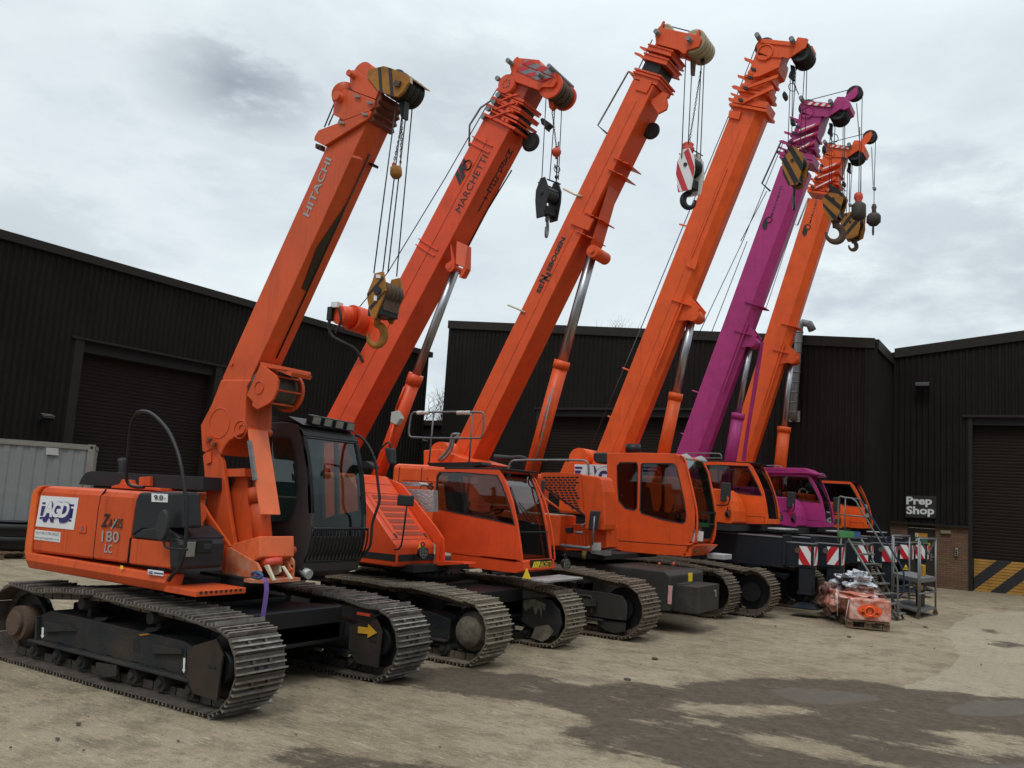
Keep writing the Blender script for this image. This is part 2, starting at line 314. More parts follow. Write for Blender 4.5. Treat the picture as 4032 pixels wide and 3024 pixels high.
def stripes3(tl, tr, br, bl, n, ma, mb_, parent, name='hazard_board', slant=1.0, off=0.0, nr=None):
    pt = lambda u, v: tl.lerp(tr, u).lerp(bl.lerp(br, u), v)
    nrm = (tr-tl).cross(bl-tl).normalized() if nr is None else Vector(nr)
    if nr is None and nrm.dot(C0-tl) < 0: nrm = -nrm
    base = MB().prism([tl, tr, br, bl], nrm*.008).build(name, ma, parent)
    b = MB(); K = 24
    # clip stripe bands to the unit square
    def clip(poly, a, bb, c):
        out = []
        for i in range(len(poly)):
            p, q = poly[i], poly[(i+1) % len(poly)]; dp = a*p[0]+bb*p[1]-c; dq = a*q[0]+bb*q[1]-c
            if dp >= 0: out.append(p)
            if (dp >= 0) != (dq >= 0): t = dp/(dp-dq); out.append((p[0]+(q[0]-p[0])*t, p[1]+(q[1]-p[1])*t))
        return out
    lo, hi = min(0, slant), 1+max(0, slant); w = (1+abs(slant))/n/2
    for k in range(-2, int(n)+2):
        c = lo+off*w*2+k*w*2
        poly = clip(clip([(0,0),(1,0),(1,1),(0,1)], 1, slant, c), -1, -slant, -(c+w))
        if len(poly) >= 3: b.prism([pt(u, v)+nrm*.0085 for u, v in poly], nrm*.002)
    if b.v: b.build('stripe', mb_, base)
    return base

# ---------------------------------------------------------------- crawler tracks
def resample(pts, step):
    out = []; L = 0; cum = [0]
    n = len(pts)
    for i in range(n): L += (Vector(pts[(i+1) % n])-Vector(pts[i])).length; cum.append(L)
    k = round(L/step); j = 0
    for i in range(k):
        t = L*i/k
        while cum[j+1] < t: j += 1
        a, b = Vector(pts[j % n]), Vector(pts[(j+1) % n]); u = (t-cum[j])/(cum[j+1]-cum[j]+1e-9)
        out.append((a.lerp(b, u), (b-a).normalized()))
    return out, L/k
def track(par, ff, fr, l0, wd, top, r, ms, pitch=.171, drive='idler', frame=None, mframe=None, seed=1, flip=False):
    """ff/fr: front and rear extreme, top: [(f,z)] of the upper run outline, r: end radius"""
    rnd = random.Random(seed)
    cf, cb = ff-r, fr+r; path = []; th = .045
    path += [(cb, th), (cf-.12, th)]
    for a in range(-80, 86, 11): path.append((cf+(r-th)*math.cos(rad(a)), r+(r-th)*math.sin(rad(a))))
    path += [(f, z-th) for f, z in top]
    for a in range(95, 266, 11): path.append((cb+(r-th)*math.cos(rad(a)), r+(r-th)*math.sin(rad(a))))
    pts, st = resample([(x, 0, z) for x, z in path], pitch)
    b = MB()
    for p, d in pts:
        n = Vector((d.z, 0, -d.x)); c = Vector((p.x, l0+wd/2, p.z)); jj = rnd.uniform(-.004, .004)
        b.box(c+n*(.006+jj), (st*1.0, wd, .016), d, Vector((0,1,0)), n)
        b.m = 1
        for q, h in ((-.42, .042), (-.08, .028), (.24, .028)):
            b.box(c+d*st*q+n*(.012+h/2+jj), (.016, wd*(.995+rnd.uniform(-.012, .004)), h), d, Vector((0,1,0)), n)
        b.m = 0
        b.m = 2
        for sd_ in (-.09, .09): b.box(c+n*.0165-d*st*.25+Vector((0, sd_*wd, 0)), (.028, .055, .003), d, Vector((0,1,0)), n)
        b.m = 0
        for sd_ in (-.12, .12): b.box(c-n*.045+Vector((0, sd_*wd*1.1, 0)), (st*.9, .035, .08), d, Vector((0,1,0)), n)
        for sd_ in (-.17, .17): # bolt lugs
            b.box(c+d*st*.08+n*.03+Vector((0, sd_*wd, 0)), (.03, .03, .02), d, Vector((0,1,0)), n)
    belt = b.build('track_belt', [ms, GRS[ms.name], GRND_DARK], par)
    # wheels and rollers inside
    lc = l0+wd/2; ri = r-.13
    for cx_, nm in ((cf, 'front_wheel'), (cb, 'rear_wheel')):
        b = MB().cyl((cx_, lc-.06, r), (cx_, lc+.06, r), ri, n=26).cyl((cx_, lc-.16, r), (cx_, lc+.16, r), ri*.55, n=20)
        b.build(nm, BK, par)
    k = 7
    for i in range(k):
        x = cb+.35+(cf-cb-.7)*i/(k-1)
        b = MB().cyl((x, lc-.17, .15), (x, lc+.17, .15), .075, n=14); b.cyl((x, lc-.2, .16), (x, lc+.2, .16), .035, n=10)
        b.box((x, lc, .24), (.10, .30, .1)); b.build('lower_roller', FR, par)
    for u in (.33, .68):
        x = cb+(cf-cb)*u; zt = np.interp(x, [q[0] for q in sorted(top)], [q[1] for q in sorted(top)])
        MB().cyl((x, lc-.16, zt-.16), (x, lc+.16, zt-.16), .06, n=14).box((x, lc, zt-.27), (.06, .1, .16)).build('carrier_roller', FR, par)
    # box section side frame
    z0, z1 = .27, r+.16
    b = MB(); y0, y1 = l0+.10, l0+wd-.10
    pr = [(cb+.30, z0), (cf-.28, z0), (cf-.28, z1-.06), (cf-.55, z1), (cb+.55, z1+.02), (cb+.30, z1-.08)]
    b.prism([Vector((x, y0+.05, z)) for x, z in pr], (0, y1-y0-.10, 0))
    b.b2((cb+.30, y0-.03, z0-.03), (cf-.28, y0+.06, z0+.005))
    fo = b.build('side_frame', mframe or FR, par, bevel=.012)
    MB().b2((cf-1.3, y0+.046, r-.02), (cf-1.22, y0+.052, r+.08)).build('frame_opening', GRND_DARK, fo)
    return belt

# ---------------------------------------------------------------- boom in its own frame: s along, t from the top edge downwards, l lateral
class Boom:
    def __init__(s, l0, pA, pB, w):
        s.A = at(*pA, l0); Bp = at(*pB, l0); s.d = (Bp-s.A).normalized(); s.n = Vector((s.d.z, 0, -s.d.x)); s.l0 = l0; s.w = w
    def p(s, a, t, l): return s.A+s.d*a+s.n*t+Vector((0, l-s.l0, 0))
    def st(s, z, x, y, l=None): q = at(z, x, y, l if l is not None else s.l0)-s.A; return q.dot(s.d), q.dot(s.n)
    def tube(s, b, s0, s1, h, g=0.0, v=.0, top=0.0, cham=0.0):
        """hull section; g grows the outline all round, v sinks the belly to a shallow V"""
        l0, l1, t0, t1 = s.l0-g, s.l0+s.w+g, top-g, h+g; c = cham
        sec = [(t0, l0), (t1-c, l0), (t1+v, l0+(c or (l1-l0)*.5*(v > 0)) ), (t1+v, l1-(c or (l1-l0)*.5*(v > 0))), (t1-c, l1), (t0, l1)]
        q = []
        for e in sec:
            if not q or (abs(q[-1][0]-e[0])+abs(q[-1][1]-e[1])) > 1e-5: q.append(e)
        b.prism([s.p(s0, t, l) for t, l in q], s.d*(s1-s0)); return b
    def quad(s, s0, s1, t0, t1, l): return [s.p(s0, t0, l), s.p(s1, t0, l), s.p(s1, t1, l), s.p(s0, t1, l)]
def flank(s, bm, z, bl, br, te, m, parent, dn=-.006, **kw):
    sa, ta = bm.st(z, *bl); sb_, tb = bm.st(z, *br); h = tb-bm.st(z, *te)[1]; q = lambda a, t: bm.p(a, t, bm.l0)
    return lettering(s, q(sa, ta), q(sb_, tb), q(sa, ta-h), m, parent, **kw)
def ropes(parent, pairs, r=.008, name='hoist_rope'):
    for a, b in pairs: MB().tube([a, b], r, 6).build(name, ST, parent)
def chain(b, p, q, n=None, link=.05, r=.005):
    p, q = Vector(p), Vector(q); L = (q-p).length; n = n or max(3, int(L/link)); d = (q-p).normalized(); a = d.orthogonal().normalized(); c = d.cross(a)
    for i in range(n):
        m_ = p.lerp(q, (i+.5)/n); h = L/n*.62; w_ = L/n*.24; u = a if i % 2 else c
        b.tube([m_-d*h+u*w_*.2, m_-d*h*.6+u*w_, m_+d*h*.6+u*w_, m_+d*h-u*w_*.2, m_+d*h*.6-u*w_, m_-d*h*.6-u*w_, m_-d*h+u*w_*.2], r, 5)
    return b

# ================================================================= THE SETTING
# ---------------- ground
def inpoly(px, py, poly):
    c = np.zeros(px.shape, bool); n = len(poly)
    for i in range(n):
        x0, y0 = poly[i]; x1, y1 = poly[(i+1) % n]
        k = ((y0 > py) != (y1 > py)); c ^= k & (px < (x1-x0)*(py-y0)/((y1-y0) or 1e-9)+x0)
    return c
fs_ = np.concatenate([[-400,-200,-110,-70,-50,-40,-32,-27,-23,-20,-18,-16,-14.5], np.arange(-13.5, 5.01, .09), [6,7.5,9.5,12,16,22,30,45,70,110,200,400]])
ls_ = np.concatenate([[-400,-200,-100,-50,-25,-12,-5,-1,1.5,3], np.arange(3.6, 14, .07), np.arange(14, 26, .12), np.arange(26, 36, .3), [38,42,48,56,70,100,160,260,400]])
FX, LY = np.meshgrid(fs_, ls_, indexing='ij')
def field(polys, blur):
    v = np.zeros(FX.shape)
    for z, pts, val in polys:
        q = [az(z, x, y) for x, y in pts]; v[inpoly(FX, LY, [(p.x, p.y) for p in q])] = val
    for _ in range(blur):
        u = v.copy(); u[1:-1, 1:-1] = (v[1:-1, 1:-1]*2+v[2:, 1:-1]+v[:-2, 1:-1]+v[1:-1, 2:]+v[1:-1, :-2])/6; v = u
    return v
wet = field([('T', [(-1400,330),(-900,300),(-500,345),(-200,350),(0,380),(150,390),(260,425),(440,430),(640,432),(900,412),(1100,396),(1200,392),(1540,408),(1700,442),(1900,452),(2050,472),(2330,492),(2600,560),(2600,1300),(1200,1300),(1100,900),(700,800),(500,765),(340,740),(380,690),(230,650),(330,600),(285,545),(80,505),(-150,475),(-500,430),(-900,385),(-1400,360)], 1),
  ('T', [(650,508),(900,513),(1250,522),(1325,545),(1150,556),(950,547),(760,547)], 0), ('T', [(520,590),(800,570),(950,590),(700,617)], .35),
  ('T', [(930,652),(1050,633),(1250,655),(1450,700),(1600,768),(1480,772),(1300,722),(1080,682)], 0), ('T', [(1570,650),(1760,680),(1690,697)], 0),
  ('T', [(1780,637),(1900,618),(2200,648),(2330,665),(2010,684),(1850,652)], 0), ('T', [(1810,704),(1900,690),(2330,705),(2330,735),(2000,738)], .1),
  ('T', [(360,740),(520,718),(690,760),(760,800),(480,800)], 0), ('T', [(1650,770),(1750,765),(1800,800),(1680,800)], .1),
  ('OV', [(575,1620),(700,1610),(840,1640),(1000,1650),(1100,1700),(700,1700)], .9),
  ('B', [(120,880),(420,950),(560,985),(400,1000),(150,905)], .75), ('B', [(-100,1050),(140,1045),(260,1075),(40,1120),(-100,1120)], .8), ('B', [(130,990),(240,985),(250,1000),(150,1003)], .9), ('B', [(380,1010),(900,1060),(880,1080),(500,1040)], .5),
  ('T', [(2020,188),(2110,190),(2120,215),(2040,212)], .9), ('T', [(2040,240),(2150,240),(2280,270),(2060,272)], .8), ('T', [(2060,95),(2240,105),(2100,112)], .8), ('T', [(1130,310),(1280,322),(1300,345),(1180,335)], .5), ('T', [(1560,290),(1690,300),(1600,305)], .5),
  ('T', [(1380,355),(1700,380),(1650,395),(1450,375)], .4), ('T', [(740,165),(970,175),(900,185),(760,175)], .5), ('T', [(380,250),(660,300),(700,330),(500,300)], .3)], 9)
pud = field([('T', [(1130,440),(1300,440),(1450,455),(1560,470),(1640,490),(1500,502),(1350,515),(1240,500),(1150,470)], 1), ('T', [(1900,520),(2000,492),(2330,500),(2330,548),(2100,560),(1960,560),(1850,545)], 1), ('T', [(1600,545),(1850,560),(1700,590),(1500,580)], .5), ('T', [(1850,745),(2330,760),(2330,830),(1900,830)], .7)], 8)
pale = field([('T', [(2500,105),(2130,118),(2000,130),(1930,160),(1866,200),(1905,240),(1934,300),(1910,350),(1800,402),(1685,442),(1900,470),(2100,480),(2500,500)], 1), ('T', [(-900,500),(0,495),(280,560),(230,650),(330,700),(200,800),(-900,800)], .35)], 2)
mud = field([('T', [(420,430),(520,415),(610,430),(760,480),(700,500),(560,500),(430,480)], 1), ('T', [(0,330),(160,360),(420,400),(620,425),(440,432),(260,420),(0,390)], .5), ('T', [(640,455),(720,465),(750,490),(660,488)], .8)], 3)
rng = np.random.RandomState(3)
hz = rng.randn(*FX.shape)*.004+mud*.03*(.6+rng.rand(*FX.shape)); near = (FX > -13.4) & (FX < 5) & (LY > 3.6) & (LY < 30)
hz = np.where(near, hz-.004*pud, 0)-.012
V_ = np.stack([FX, LY, hz], -1).reshape(-1, 3); nf, nl = FX.shape
idx = np.arange(nf*nl).reshape(nf, nl)
faces = np.stack([idx[:-1, :-1], idx[1:, :-1], idx[1:, 1:], idx[:-1, 1:]], -1).reshape(-1, 4)
gme = D.meshes.new('ground'); gme.from_pydata(V_.tolist(), [], faces.tolist())
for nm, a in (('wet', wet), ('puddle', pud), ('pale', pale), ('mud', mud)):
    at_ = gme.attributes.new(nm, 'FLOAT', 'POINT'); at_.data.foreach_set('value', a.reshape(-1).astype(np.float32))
for p_ in gme.polygons: p_.use_smooth = True
gro = D.objects.new('ground', gme); scene.collection.objects.link(gro); gro['kind'] = 'structure'
ma = D.materials.new('worn_concrete_yard'); ma.use_nodes = True; t = ma.node_tree; b = t.nodes['Principled BSDF']
tcn = t.nodes.new('ShaderNodeTexCoord'); gv = tcn.outputs['Object']
def noise(sc_, det=6, ro=.6, vec=None, dist=0):
    n = t.nodes.new('ShaderNodeTexNoise'); n.inputs['Scale'].default_value = sc_; n.inputs['Detail'].default_value = det; n.inputs['Roughness'].default_value = ro; n.inputs['Distortion'].default_value = dist
    t.links.new(vec or gv, n.inputs[0]); return n.outputs[0]
def attr(nm): a = t.nodes.new('ShaderNodeAttribute'); a.attribute_name = nm; return a.outputs['Fac']
def mrange(v, a0, a1, b0=0, b1=1, sm_=True):
    k = t.nodes.new('ShaderNodeMapRange'); k.interpolation_type = 'SMOOTHSTEP' if sm_ else 'LINEAR'
    for i, x in enumerate((a0, a1, b0, b1)): k.inputs[i+1].default_value = x
    t.links.new(v, k.inputs[0]); return k.outputs[0]
def mix(f, a, c, bt='MIX'):
    k = t.nodes.new('ShaderNodeMixRGB'); k.blend_type = bt
    for i, x in enumerate((f, a, c)):
        if isinstance(x, (int, float)): k.inputs[i].default_value = x
        elif isinstance(x, tuple): k.inputs[i].default_value = x+(1,)
        else: t.links.new(x, k.inputs[i])
    return k.outputs[0]
nA, nB, nC, nD = noise(.35, 6), noise(2.2, 8, .68), noise(28, 5, .7), noise(110, 3, .7)
mpp = t.nodes.new('ShaderNodeMapping'); mpp.inputs['Rotation'].default_value = (0, 0, rad(24)); mpp.inputs['Scale'].default_value = (1, 7, 1); t.links.new(gv, mpp.inputs[0])
nS = noise(1.1, 8, .7, mpp.outputs[0]); nE, nG = noise(9, 6, .75), noise(5.5, 5, .7, mpp.outputs[0]); nH = noise(34, 4, .65)
base = mix(mrange(nA, .35, .65), (.315,.250,.165), (.42,.345,.240))
base = mix(mrange(nB, .42, .66, 0, .75), base, (.20,.160,.106))
base = mix(mrange(nS, .52, .70, 0, .7), base, (.48,.415,.31))
base = mix(mrange(noise(.9, 7, .7, mpp.outputs[0]), .53, .68, 0, .45), base, (.15,.12,.085))
wn = mathn('ADD', attr('wet'), mathn('MULTIPLY', mathn('SUBTRACT', nB, .5, t), 1.7, t), t)
wn = mathn('ADD', wn, mathn('MULTIPLY', mathn('SUBTRACT', nC, .5, t), .7, t), t)
wn = mathn('ADD', wn, mathn('MULTIPLY', mathn('SUBTRACT', nS, .5, t), 1.9, t), t)
wm = mrange(wn, .36, .82)
pl = mathn('ADD', attr('pale'), mathn('MULTIPLY', mathn('SUBTRACT', nB, .5, t), .25, t), t)
base = mix(mathn('MULTIPLY', mrange(pl, .4, .55), .55, t), base, (.47,.41,.305))
base = mix(mathn('MULTIPLY', mrange(attr('mud'), .2, .8), .8, t), base, (.13,.10,.065))
base = mix(mrange(nD, .35, .68, 0, .85), base, mix(1.0, base, (.62,.60,.57), 'MULTIPLY'))
base = mix(mrange(nE, .52, .66, 0, .5), base, (.15,.118,.078))
base = mix(mrange(nG, .54, .68, 0, .6), base, (.56,.48,.355))
base = mix(mrange(nH, .58, .68, 0, .5), base, (.10,.08,.055))
base = mix(mrange(nC, .55, .72, 0, .45), base, (.46,.40,.30))
wcol = mix(mrange(nE, .35, .65), (.060,.043,.029), (.105,.079,.054))
col = mix(mathn('MULTIPLY', wm, .93, t), base, wcol); PUDM = mrange(mathn('ADD', attr('puddle'), mathn('MULTIPLY', mathn('SUBTRACT', nS, .5, t), 1.2, t), t), .3, .9); col = mix(mathn('MULTIPLY', PUDM, .4, t), col, (.085,.074,.066))  # puddle colour holds a grey cast in place of reflected sky
spk = mrange(noise(60, 2, .5), .70, .74); col = mix(mathn('MULTIPLY', spk, .8, t), col, (.06,.05,.04))
t.links.new(col, b.inputs['Base Color'])
pn = mathn('ADD', attr('puddle'), mathn('MULTIPLY', mathn('SUBTRACT', nB, .5, t), .9, t), t); pm = mathn('MULTIPLY', mrange(pn, .40, .62), mrange(wm, .3, .9), t)
ro = mix(wm, (.9,.9,.9), (.75,.75,.75)); ro = mix(pm, ro, (.5,.5,.5)); b.inputs['Specular IOR Level'].default_value = .28; t.links.new(ro, b.inputs['Roughness'])
bp = t.nodes.new('ShaderNodeBump'); bp.inputs['Distance'].default_value = .03
t.links.new(mathn('ADD', mathn('ADD', nC, mathn('MULTIPLY', nD, .5, t), t), mathn('MULTIPLY', nS, 1.2, t), t), bp.inputs['Height']); t.links.new(mathn('SUBTRACT', .8, mathn('MULTIPLY', pm, .6, t), t), bp.inputs['Strength']); t.links.new(bp.outputs[0], b.inputs['Normal'])
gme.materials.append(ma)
# loose stones and clods lying on the yard
b = MB(); rs = random.Random(5)
for k in range(260):
    x = rs.uniform(-9, 2.5); y = rs.uniform(4.6, 22); s_ = rs.choice((.003,.004,.005,.007,.011)) * (1 if y < 12 else 1.5)
    b.ball((x, y, s_*.3), s_, (rs.uniform(.7, 1.4), rs.uniform(.6, 1.2), rs.uniform(.4, .8)), 6)
for z_, x_, y_, s_ in (('B', 385, 1295, .03), ('B', 1193, 1308, .02), ('B', 560, 1370, .02), ('B', 525, 1192, .035), ('T', 512, 412, .06), ('T', 630, 322, .06), ('CC', 1630, 1560, .05), ('I', 735, 1412, .05), ('I', 1378, 1330, .05), ('B', 70, 1352, .02), ('T', 1788, 186, .05)):
    p_ = az(z_, x_, y_); b.ball(p_+Vector((0,0,s_*.2)), s_*.6, (1.5, 1, .6), 7)
b.build('loose_stones', mat('stone_bits', (.09,.075,.055), .9), None, kind='stuff')

# ---------------- buildings
def corr(b, A, Bq, z0, ztop, nrm, per=.2, dep=.03):
    A, Bq = Vector((A[0], A[1], 0)), Vector((Bq[0], Bq[1], 0)); L = (Bq-A).length; d = (Bq-A)/L; nrm = Vector(nrm); k = max(1, round(L/per)); s_ = L/k; vs = []; fs = []
    xs = []
    for i in range(k): xs += [(i*s_, 0), (i*s_+s_*.35, 0), (i*s_+s_*.5, 1), (i*s_+s_*.85, 1)]
    xs.append((L, 0))
    for x, h in xs:
        p = A+d*x+nrm*dep*h; vs += [Vector((p.x, p.y, z0(x) if callable(z0) else z0)), Vector((p.x, p.y, ztop(x) if callable(ztop) else ztop))]
    b.add(vs, [(2*i, 2*i+2, 2*i+3, 2*i+1) for i in range(len(xs)-1)])
def shutter(b, A, Bq, z0, z1, nrm, per=.11):
    A, Bq = Vector((A[0], A[1], 0)), Vector((Bq[0], Bq[1], 0)); nrm = Vector(nrm); k = round((z1-z0)/per); vs = []
    for i in range(k):
        z = z0+(z1-z0)*i/k; h = (z1-z0)/k
        for dz, o in ((0, 0), (h*.25, .012), (h*.75, .012), (h*.98, 0)): vs += [A+nrm*o+Vector((0,0,z+dz)), Bq+nrm*o+Vector((0,0,z+dz))]
    b.add(vs, [(2*i, 2*i+1, 2*i+3, 2*i+2) for i in range(4*k-1)])
# left warehouse: its long wall stands across the view at X = LF
LF = -24.0; LT = 8.2
lw = thing('warehouse', (LF, 18, 0), 'long dark brown ribbed warehouse on the left, behind the grey container, with a roller shutter', 'warehouse')
d0, d1, dz = at('Y', 733, 1085, 1), 0, 0
pL = af('Y', 733, 1085, LF); pR = af('Y', 1880, 1300, LF); le = af('V', 130, 640, LF).y; dzl = pL.z
b = MB(); corr(b, (LF, -6), (LF, pL.y), 0, LT, (1,0,0)); corr(b, (LF, pL.y), (LF, pR.y), dzl, LT, (1,0,0)); corr(b, (LF, pR.y), (LF, le), 0, LT, (1,0,0)); corr(b, (LF, le), (LF-18, le), 0, LT, (0,1,0)); b.build('cladding_wall', CLR, lw)
b = MB(); b.b2((LF-.1, -6, LT-.08), (LF+.12, le+.15, LT+.16)).b2((LF-18, le+.03, LT-.08), (LF-.1, le+.15, LT+.16)); b.build('eaves_trim', CLT, lw)
MB().b2((LF-18, -6, LT-.12), (LF-.12, le, LT-.02)).build('roof', CLT, lw)
b = MB(); shutter(b, (LF-.35, pL.y), (LF-.35, pR.y), 0, dzl-.25, (1,0,0)); sh = b.build('roller_shutter', SHU, lw)
MB().b2((LF-.38, pL.y-.001, dzl-.32), (LF-.1, pR.y, dzl+.4)).b2((LF-.4, pR.y-.1, 0), (LF-.36, pR.y+.02, dzl)).build('shutter_housing', GRND_DARK, sh)
MB().b2((LF-.36, pL.y-.28, 0), (LF+.048, pL.y-.002, dzl+.06)).b2((LF-.36, pR.y+.002, 0), (LF+.048, pR.y+.28, dzl+.06)).b2((LF-.02, pL.y-.4, dzl+.005), (LF+.09, pR.y+.4, dzl+.075)).build('door_trim', CLT, lw)
# middle building
ML = 30.4; c0 = at('V', 398, 210, ML); c1 = at('W', 440, 250, ML)
m0, m1 = c0.x, c1.x; zt = lambda x: c0.z+(c1.z-c0.z)*x/(m1-m0)
mwb = thing('warehouse', ((m0+m1)/2, ML, 0), 'dark brown ribbed warehouse behind the booms, its roof verge sloping down to the right', 'warehouse')
q0 = at('Z', 195, 683, ML); dm0, dm1, dzm = q0.x, -11.0, q0.z
b = MB(); corr(b, (m0, ML), (dm0, ML), 0, lambda x: zt(x)-.12, (0,-1,0)); corr(b, (dm0, ML), (dm1, ML), dzm, lambda x: zt(x+dm0-m0)-.12, (0,-1,0)); corr(b, (dm1, ML), (m1, ML), 0, lambda x: zt(x+dm1-m0)-.12, (0,-1,0))
corr(b, (m1, ML), (m1, ML+3.4), 0, c1.z-.12, (1,0,0)); corr(b, (m0, ML), (m0, ML+12), 0, c0.z-.12, (-1,0,0)); b.build('cladding_wall', CLR, mwb)
def verge(b, a, c, n, hh=.34, wdt=.12):
    a, c = Vector(a), Vector(c); n = Vector(n); b.prism([a+n*.1+Vector((0,0,-hh)), c+n*.1+Vector((0,0,-hh)), c+n*.1, a+n*.1], -n*(.1+wdt))
b = MB(); verge(b, c0, c1, (0,-1,0)); b.b2((m1-.1, ML+.13, c1.z-.34), (m1+.1, ML+3.4, c1.z-.003)); b.build('verge_trim', CLT, mwb)
MB().prism([c0+Vector((0,.14,-.1)), c1+Vector((-.12,.14,-.1)), c1+Vector((-.12,.14,-.2)), c0+Vector((0,.14,-.2))], (0, 12, 0)).build('roof', CLT, mwb)
b = MB(); shutter(b, (dm0, ML+.4), (dm1, ML+.4), 0, dzm-.2, (0,-1,0)); sh = b.build('roller_shutter', SHU, mwb)
MB().b2((dm0, ML+.05, dzm-.25), (dm1, ML+.38, dzm+.4)).build('shutter_housing', GRND_DARK, sh)
MB().b2((dm0-.3, ML-.09, dzm), (dm1+.3, ML+.02, dzm+.08)).b2((dm0-.2, ML-.048, 0), (dm0, ML+.4, dzm-.003)).b2((dm1, ML-.048, 0), (dm1+.2, ML+.4, dzm-.003)).build('door_trim', CLT, mwb)
xs = at('W', 330, 1000, ML).x; MB().b2((xs-.03, ML-.07, 0), (xs+.05, ML-.02, zt(xs-m0)-.35)).b2((m1-.25, ML-.055, 0), (m1+.055, ML-.005, c1.z-.35)).build('corner_flashing', CLR, mwb)
# right building with the brick plinth
RL = 33.8; r0 = m1; zr = 8.32; sl = .121; r1 = 14.0; ztr = lambda x: zr+sl*x; dR0 = at('X', 912, 1455, RL).x; dR1 = dR0+4.9; dzr = 5.85
rb = thing('warehouse', (dR0, RL, 0), 'dark ribbed workshop on the right with a brick plinth and yellow and black banded shutter', 'workshop')
bz = 2.07; dA, dB = at('X', 200, 1000, RL).x, at('X', 505, 1000, RL).x
b = MB(); corr(b, (r0, RL), (dR0-.1, RL), bz, lambda x: ztr(x)-.12, (0,-1,0)); corr(b, (dR0-.1, RL), (dR1, RL), dzr, lambda x: ztr(x+dR0-.1-r0)-.12, (0,-1,0)); corr(b, (dR1, RL), (r1, RL), bz, lambda x: ztr(x+dR1-r0)-.12, (0,-1,0)); b.build('cladding_wall', CLR, rb)
b = MB().b2((r0-.3, RL-.005, -.05), (dA, RL+.25, bz)).b2((dB, RL-.005, -.05), (dR0-.12, RL+.25, bz)).b2((dR1+.1, RL-.005, -.05), (r1, RL+.25, bz)).build('brick_wall', BRK, rb)
MB().b2((r0+.05, RL-.13, bz+.003), (dR0-.12, RL-.002, bz+.07)).b2((dR1+.1, RL-.13, bz+.003), (r1, RL-.002, bz+.07)).build('drip_flashing', CLT, rb)
b = MB(); verge(b, (r0+.12, RL, zr+.01), (r1, RL, ztr(r1-r0)), (0,-1,0)); b.build('verge_trim', CLT, rb)
MB().prism([Vector((r0+.13, RL+.14, zr-.15)), Vector((r1, RL+.14, ztr(r1-r0)-.15)), Vector((r1, RL+.14, ztr(r1-r0)-.25)), Vector((r0+.13, RL+.14, zr-.25))], (0, 12, 0)).build('roof', CLT, rb)
b = MB(); shutter(b, (dR0, RL+.3), (dR1, RL+.3), 0, dzr-.15, (0,-1,0)); sh = b.build('roller_shutter', SHU, rb)
MB().b2((dR0-.12, RL-.05, 0), (dR0, RL+.3, dzr+.003)).b2((dR0-.3, RL-.1, dzr+.006), (dR1+.3, RL-.042, dzr+.09)).b2((dR1, RL-.05, 0), (dR1+.1, RL+.3, dzr+.003)).build('door_trim', CLT, rb)
MB().b2((dR0, RL+.05, dzr-.25), (dR1, RL+.28, dzr+.4)).build('shutter_housing', GRND_DARK, sh)
# painted bands on the foot of the shutter
b = MB(); b.b2((dR0+.02, RL+.262, .0), (dR1-.02, RL+.272, 1.06)); b.build('painted_band', mat('shutter_yellow_paint', (.42,.215,.035), .6, var=.25, vscale=3, dirt=.35, dirtcol=(.2,.1,.03)), sh)
b = MB(); k = dR0-1.0
while k < dR1:
    pts = [(k+.55, .0), (k+1.0, .0), (k+2.15, 1.06), (k+1.7, 1.06)]
    pts = [(max(dR0+.02, min(dR1-.02, x)) if False else x, z) for x, z in pts]
    out = []
    for i in range(4):
        (x0, z0), (x1, z1) = pts[i], pts[(i+1) % 4]
        if x0 >= dR0+.02: out.append((x0, z0))
        if (x0 >= dR0+.02) != (x1 >= dR0+.02): u = (dR0+.02-x0)/(x1-x0); out.append((dR0+.02, z0+(z1-z0)*u))
    out = [(min(x, dR1-.02), z) for x, z in out]
    if len(out) > 2: b.prism([Vector((x, RL+.258, z)) for x, z in out], (0, .003, 0))
    k += .95
b.build('black_stripe', mat('shutter_black_paint', (.018,.018,.022), .6), sh)
b = MB()
for i in range(10): b.b2((dR0+.02, RL+.252, .1*i+.09), (dR1-.02, RL+.2575, .1*i+.097))
b.build('slat_joint', GRND_DARK, sh)
MB().b2((dA-.002, RL+.02, 1.97), (dB+.002, RL+.25, bz+.3)).b2((r0-.2, RL+.06, bz-.02), (dR0-.12, RL+.2, 3)).build('lintel', CLT, rb)
dr = MB().b2((dA, RL+.08, 0), (dB, RL+.13, 1.965)).build('door', mat('door_dark', (.03,.022,.018), .5), rb)
MB().b2((dB-.14, RL+.03, .98), (dB-.04, RL+.08, 1.03)).b2((dB-.16, RL+.06, .88), (dB-.1, RL+.078, 1.12)).build('handle', GV, dr)
# low link roof seen in the gap between the two warehouses, and rear wings
ll = thing('link_building', (-28, 36, 0), 'low dark ribbed link building closing the gap between the two warehouses', 'building')
zl = at('V', 60, 1512, 35).z
b = MB(); corr(b, (-36, 35), (-20, 35), 0, zl-.1, (0,-1,0)); b.build('cladding_wall', CLR, ll)
MB().b2((-36, 34.85, zl-.25), (-20, 35.1, zl)).b2((-36, 35.1, zl-.2), (-20, 40, zl-.1)).build('roof', CLT, ll)

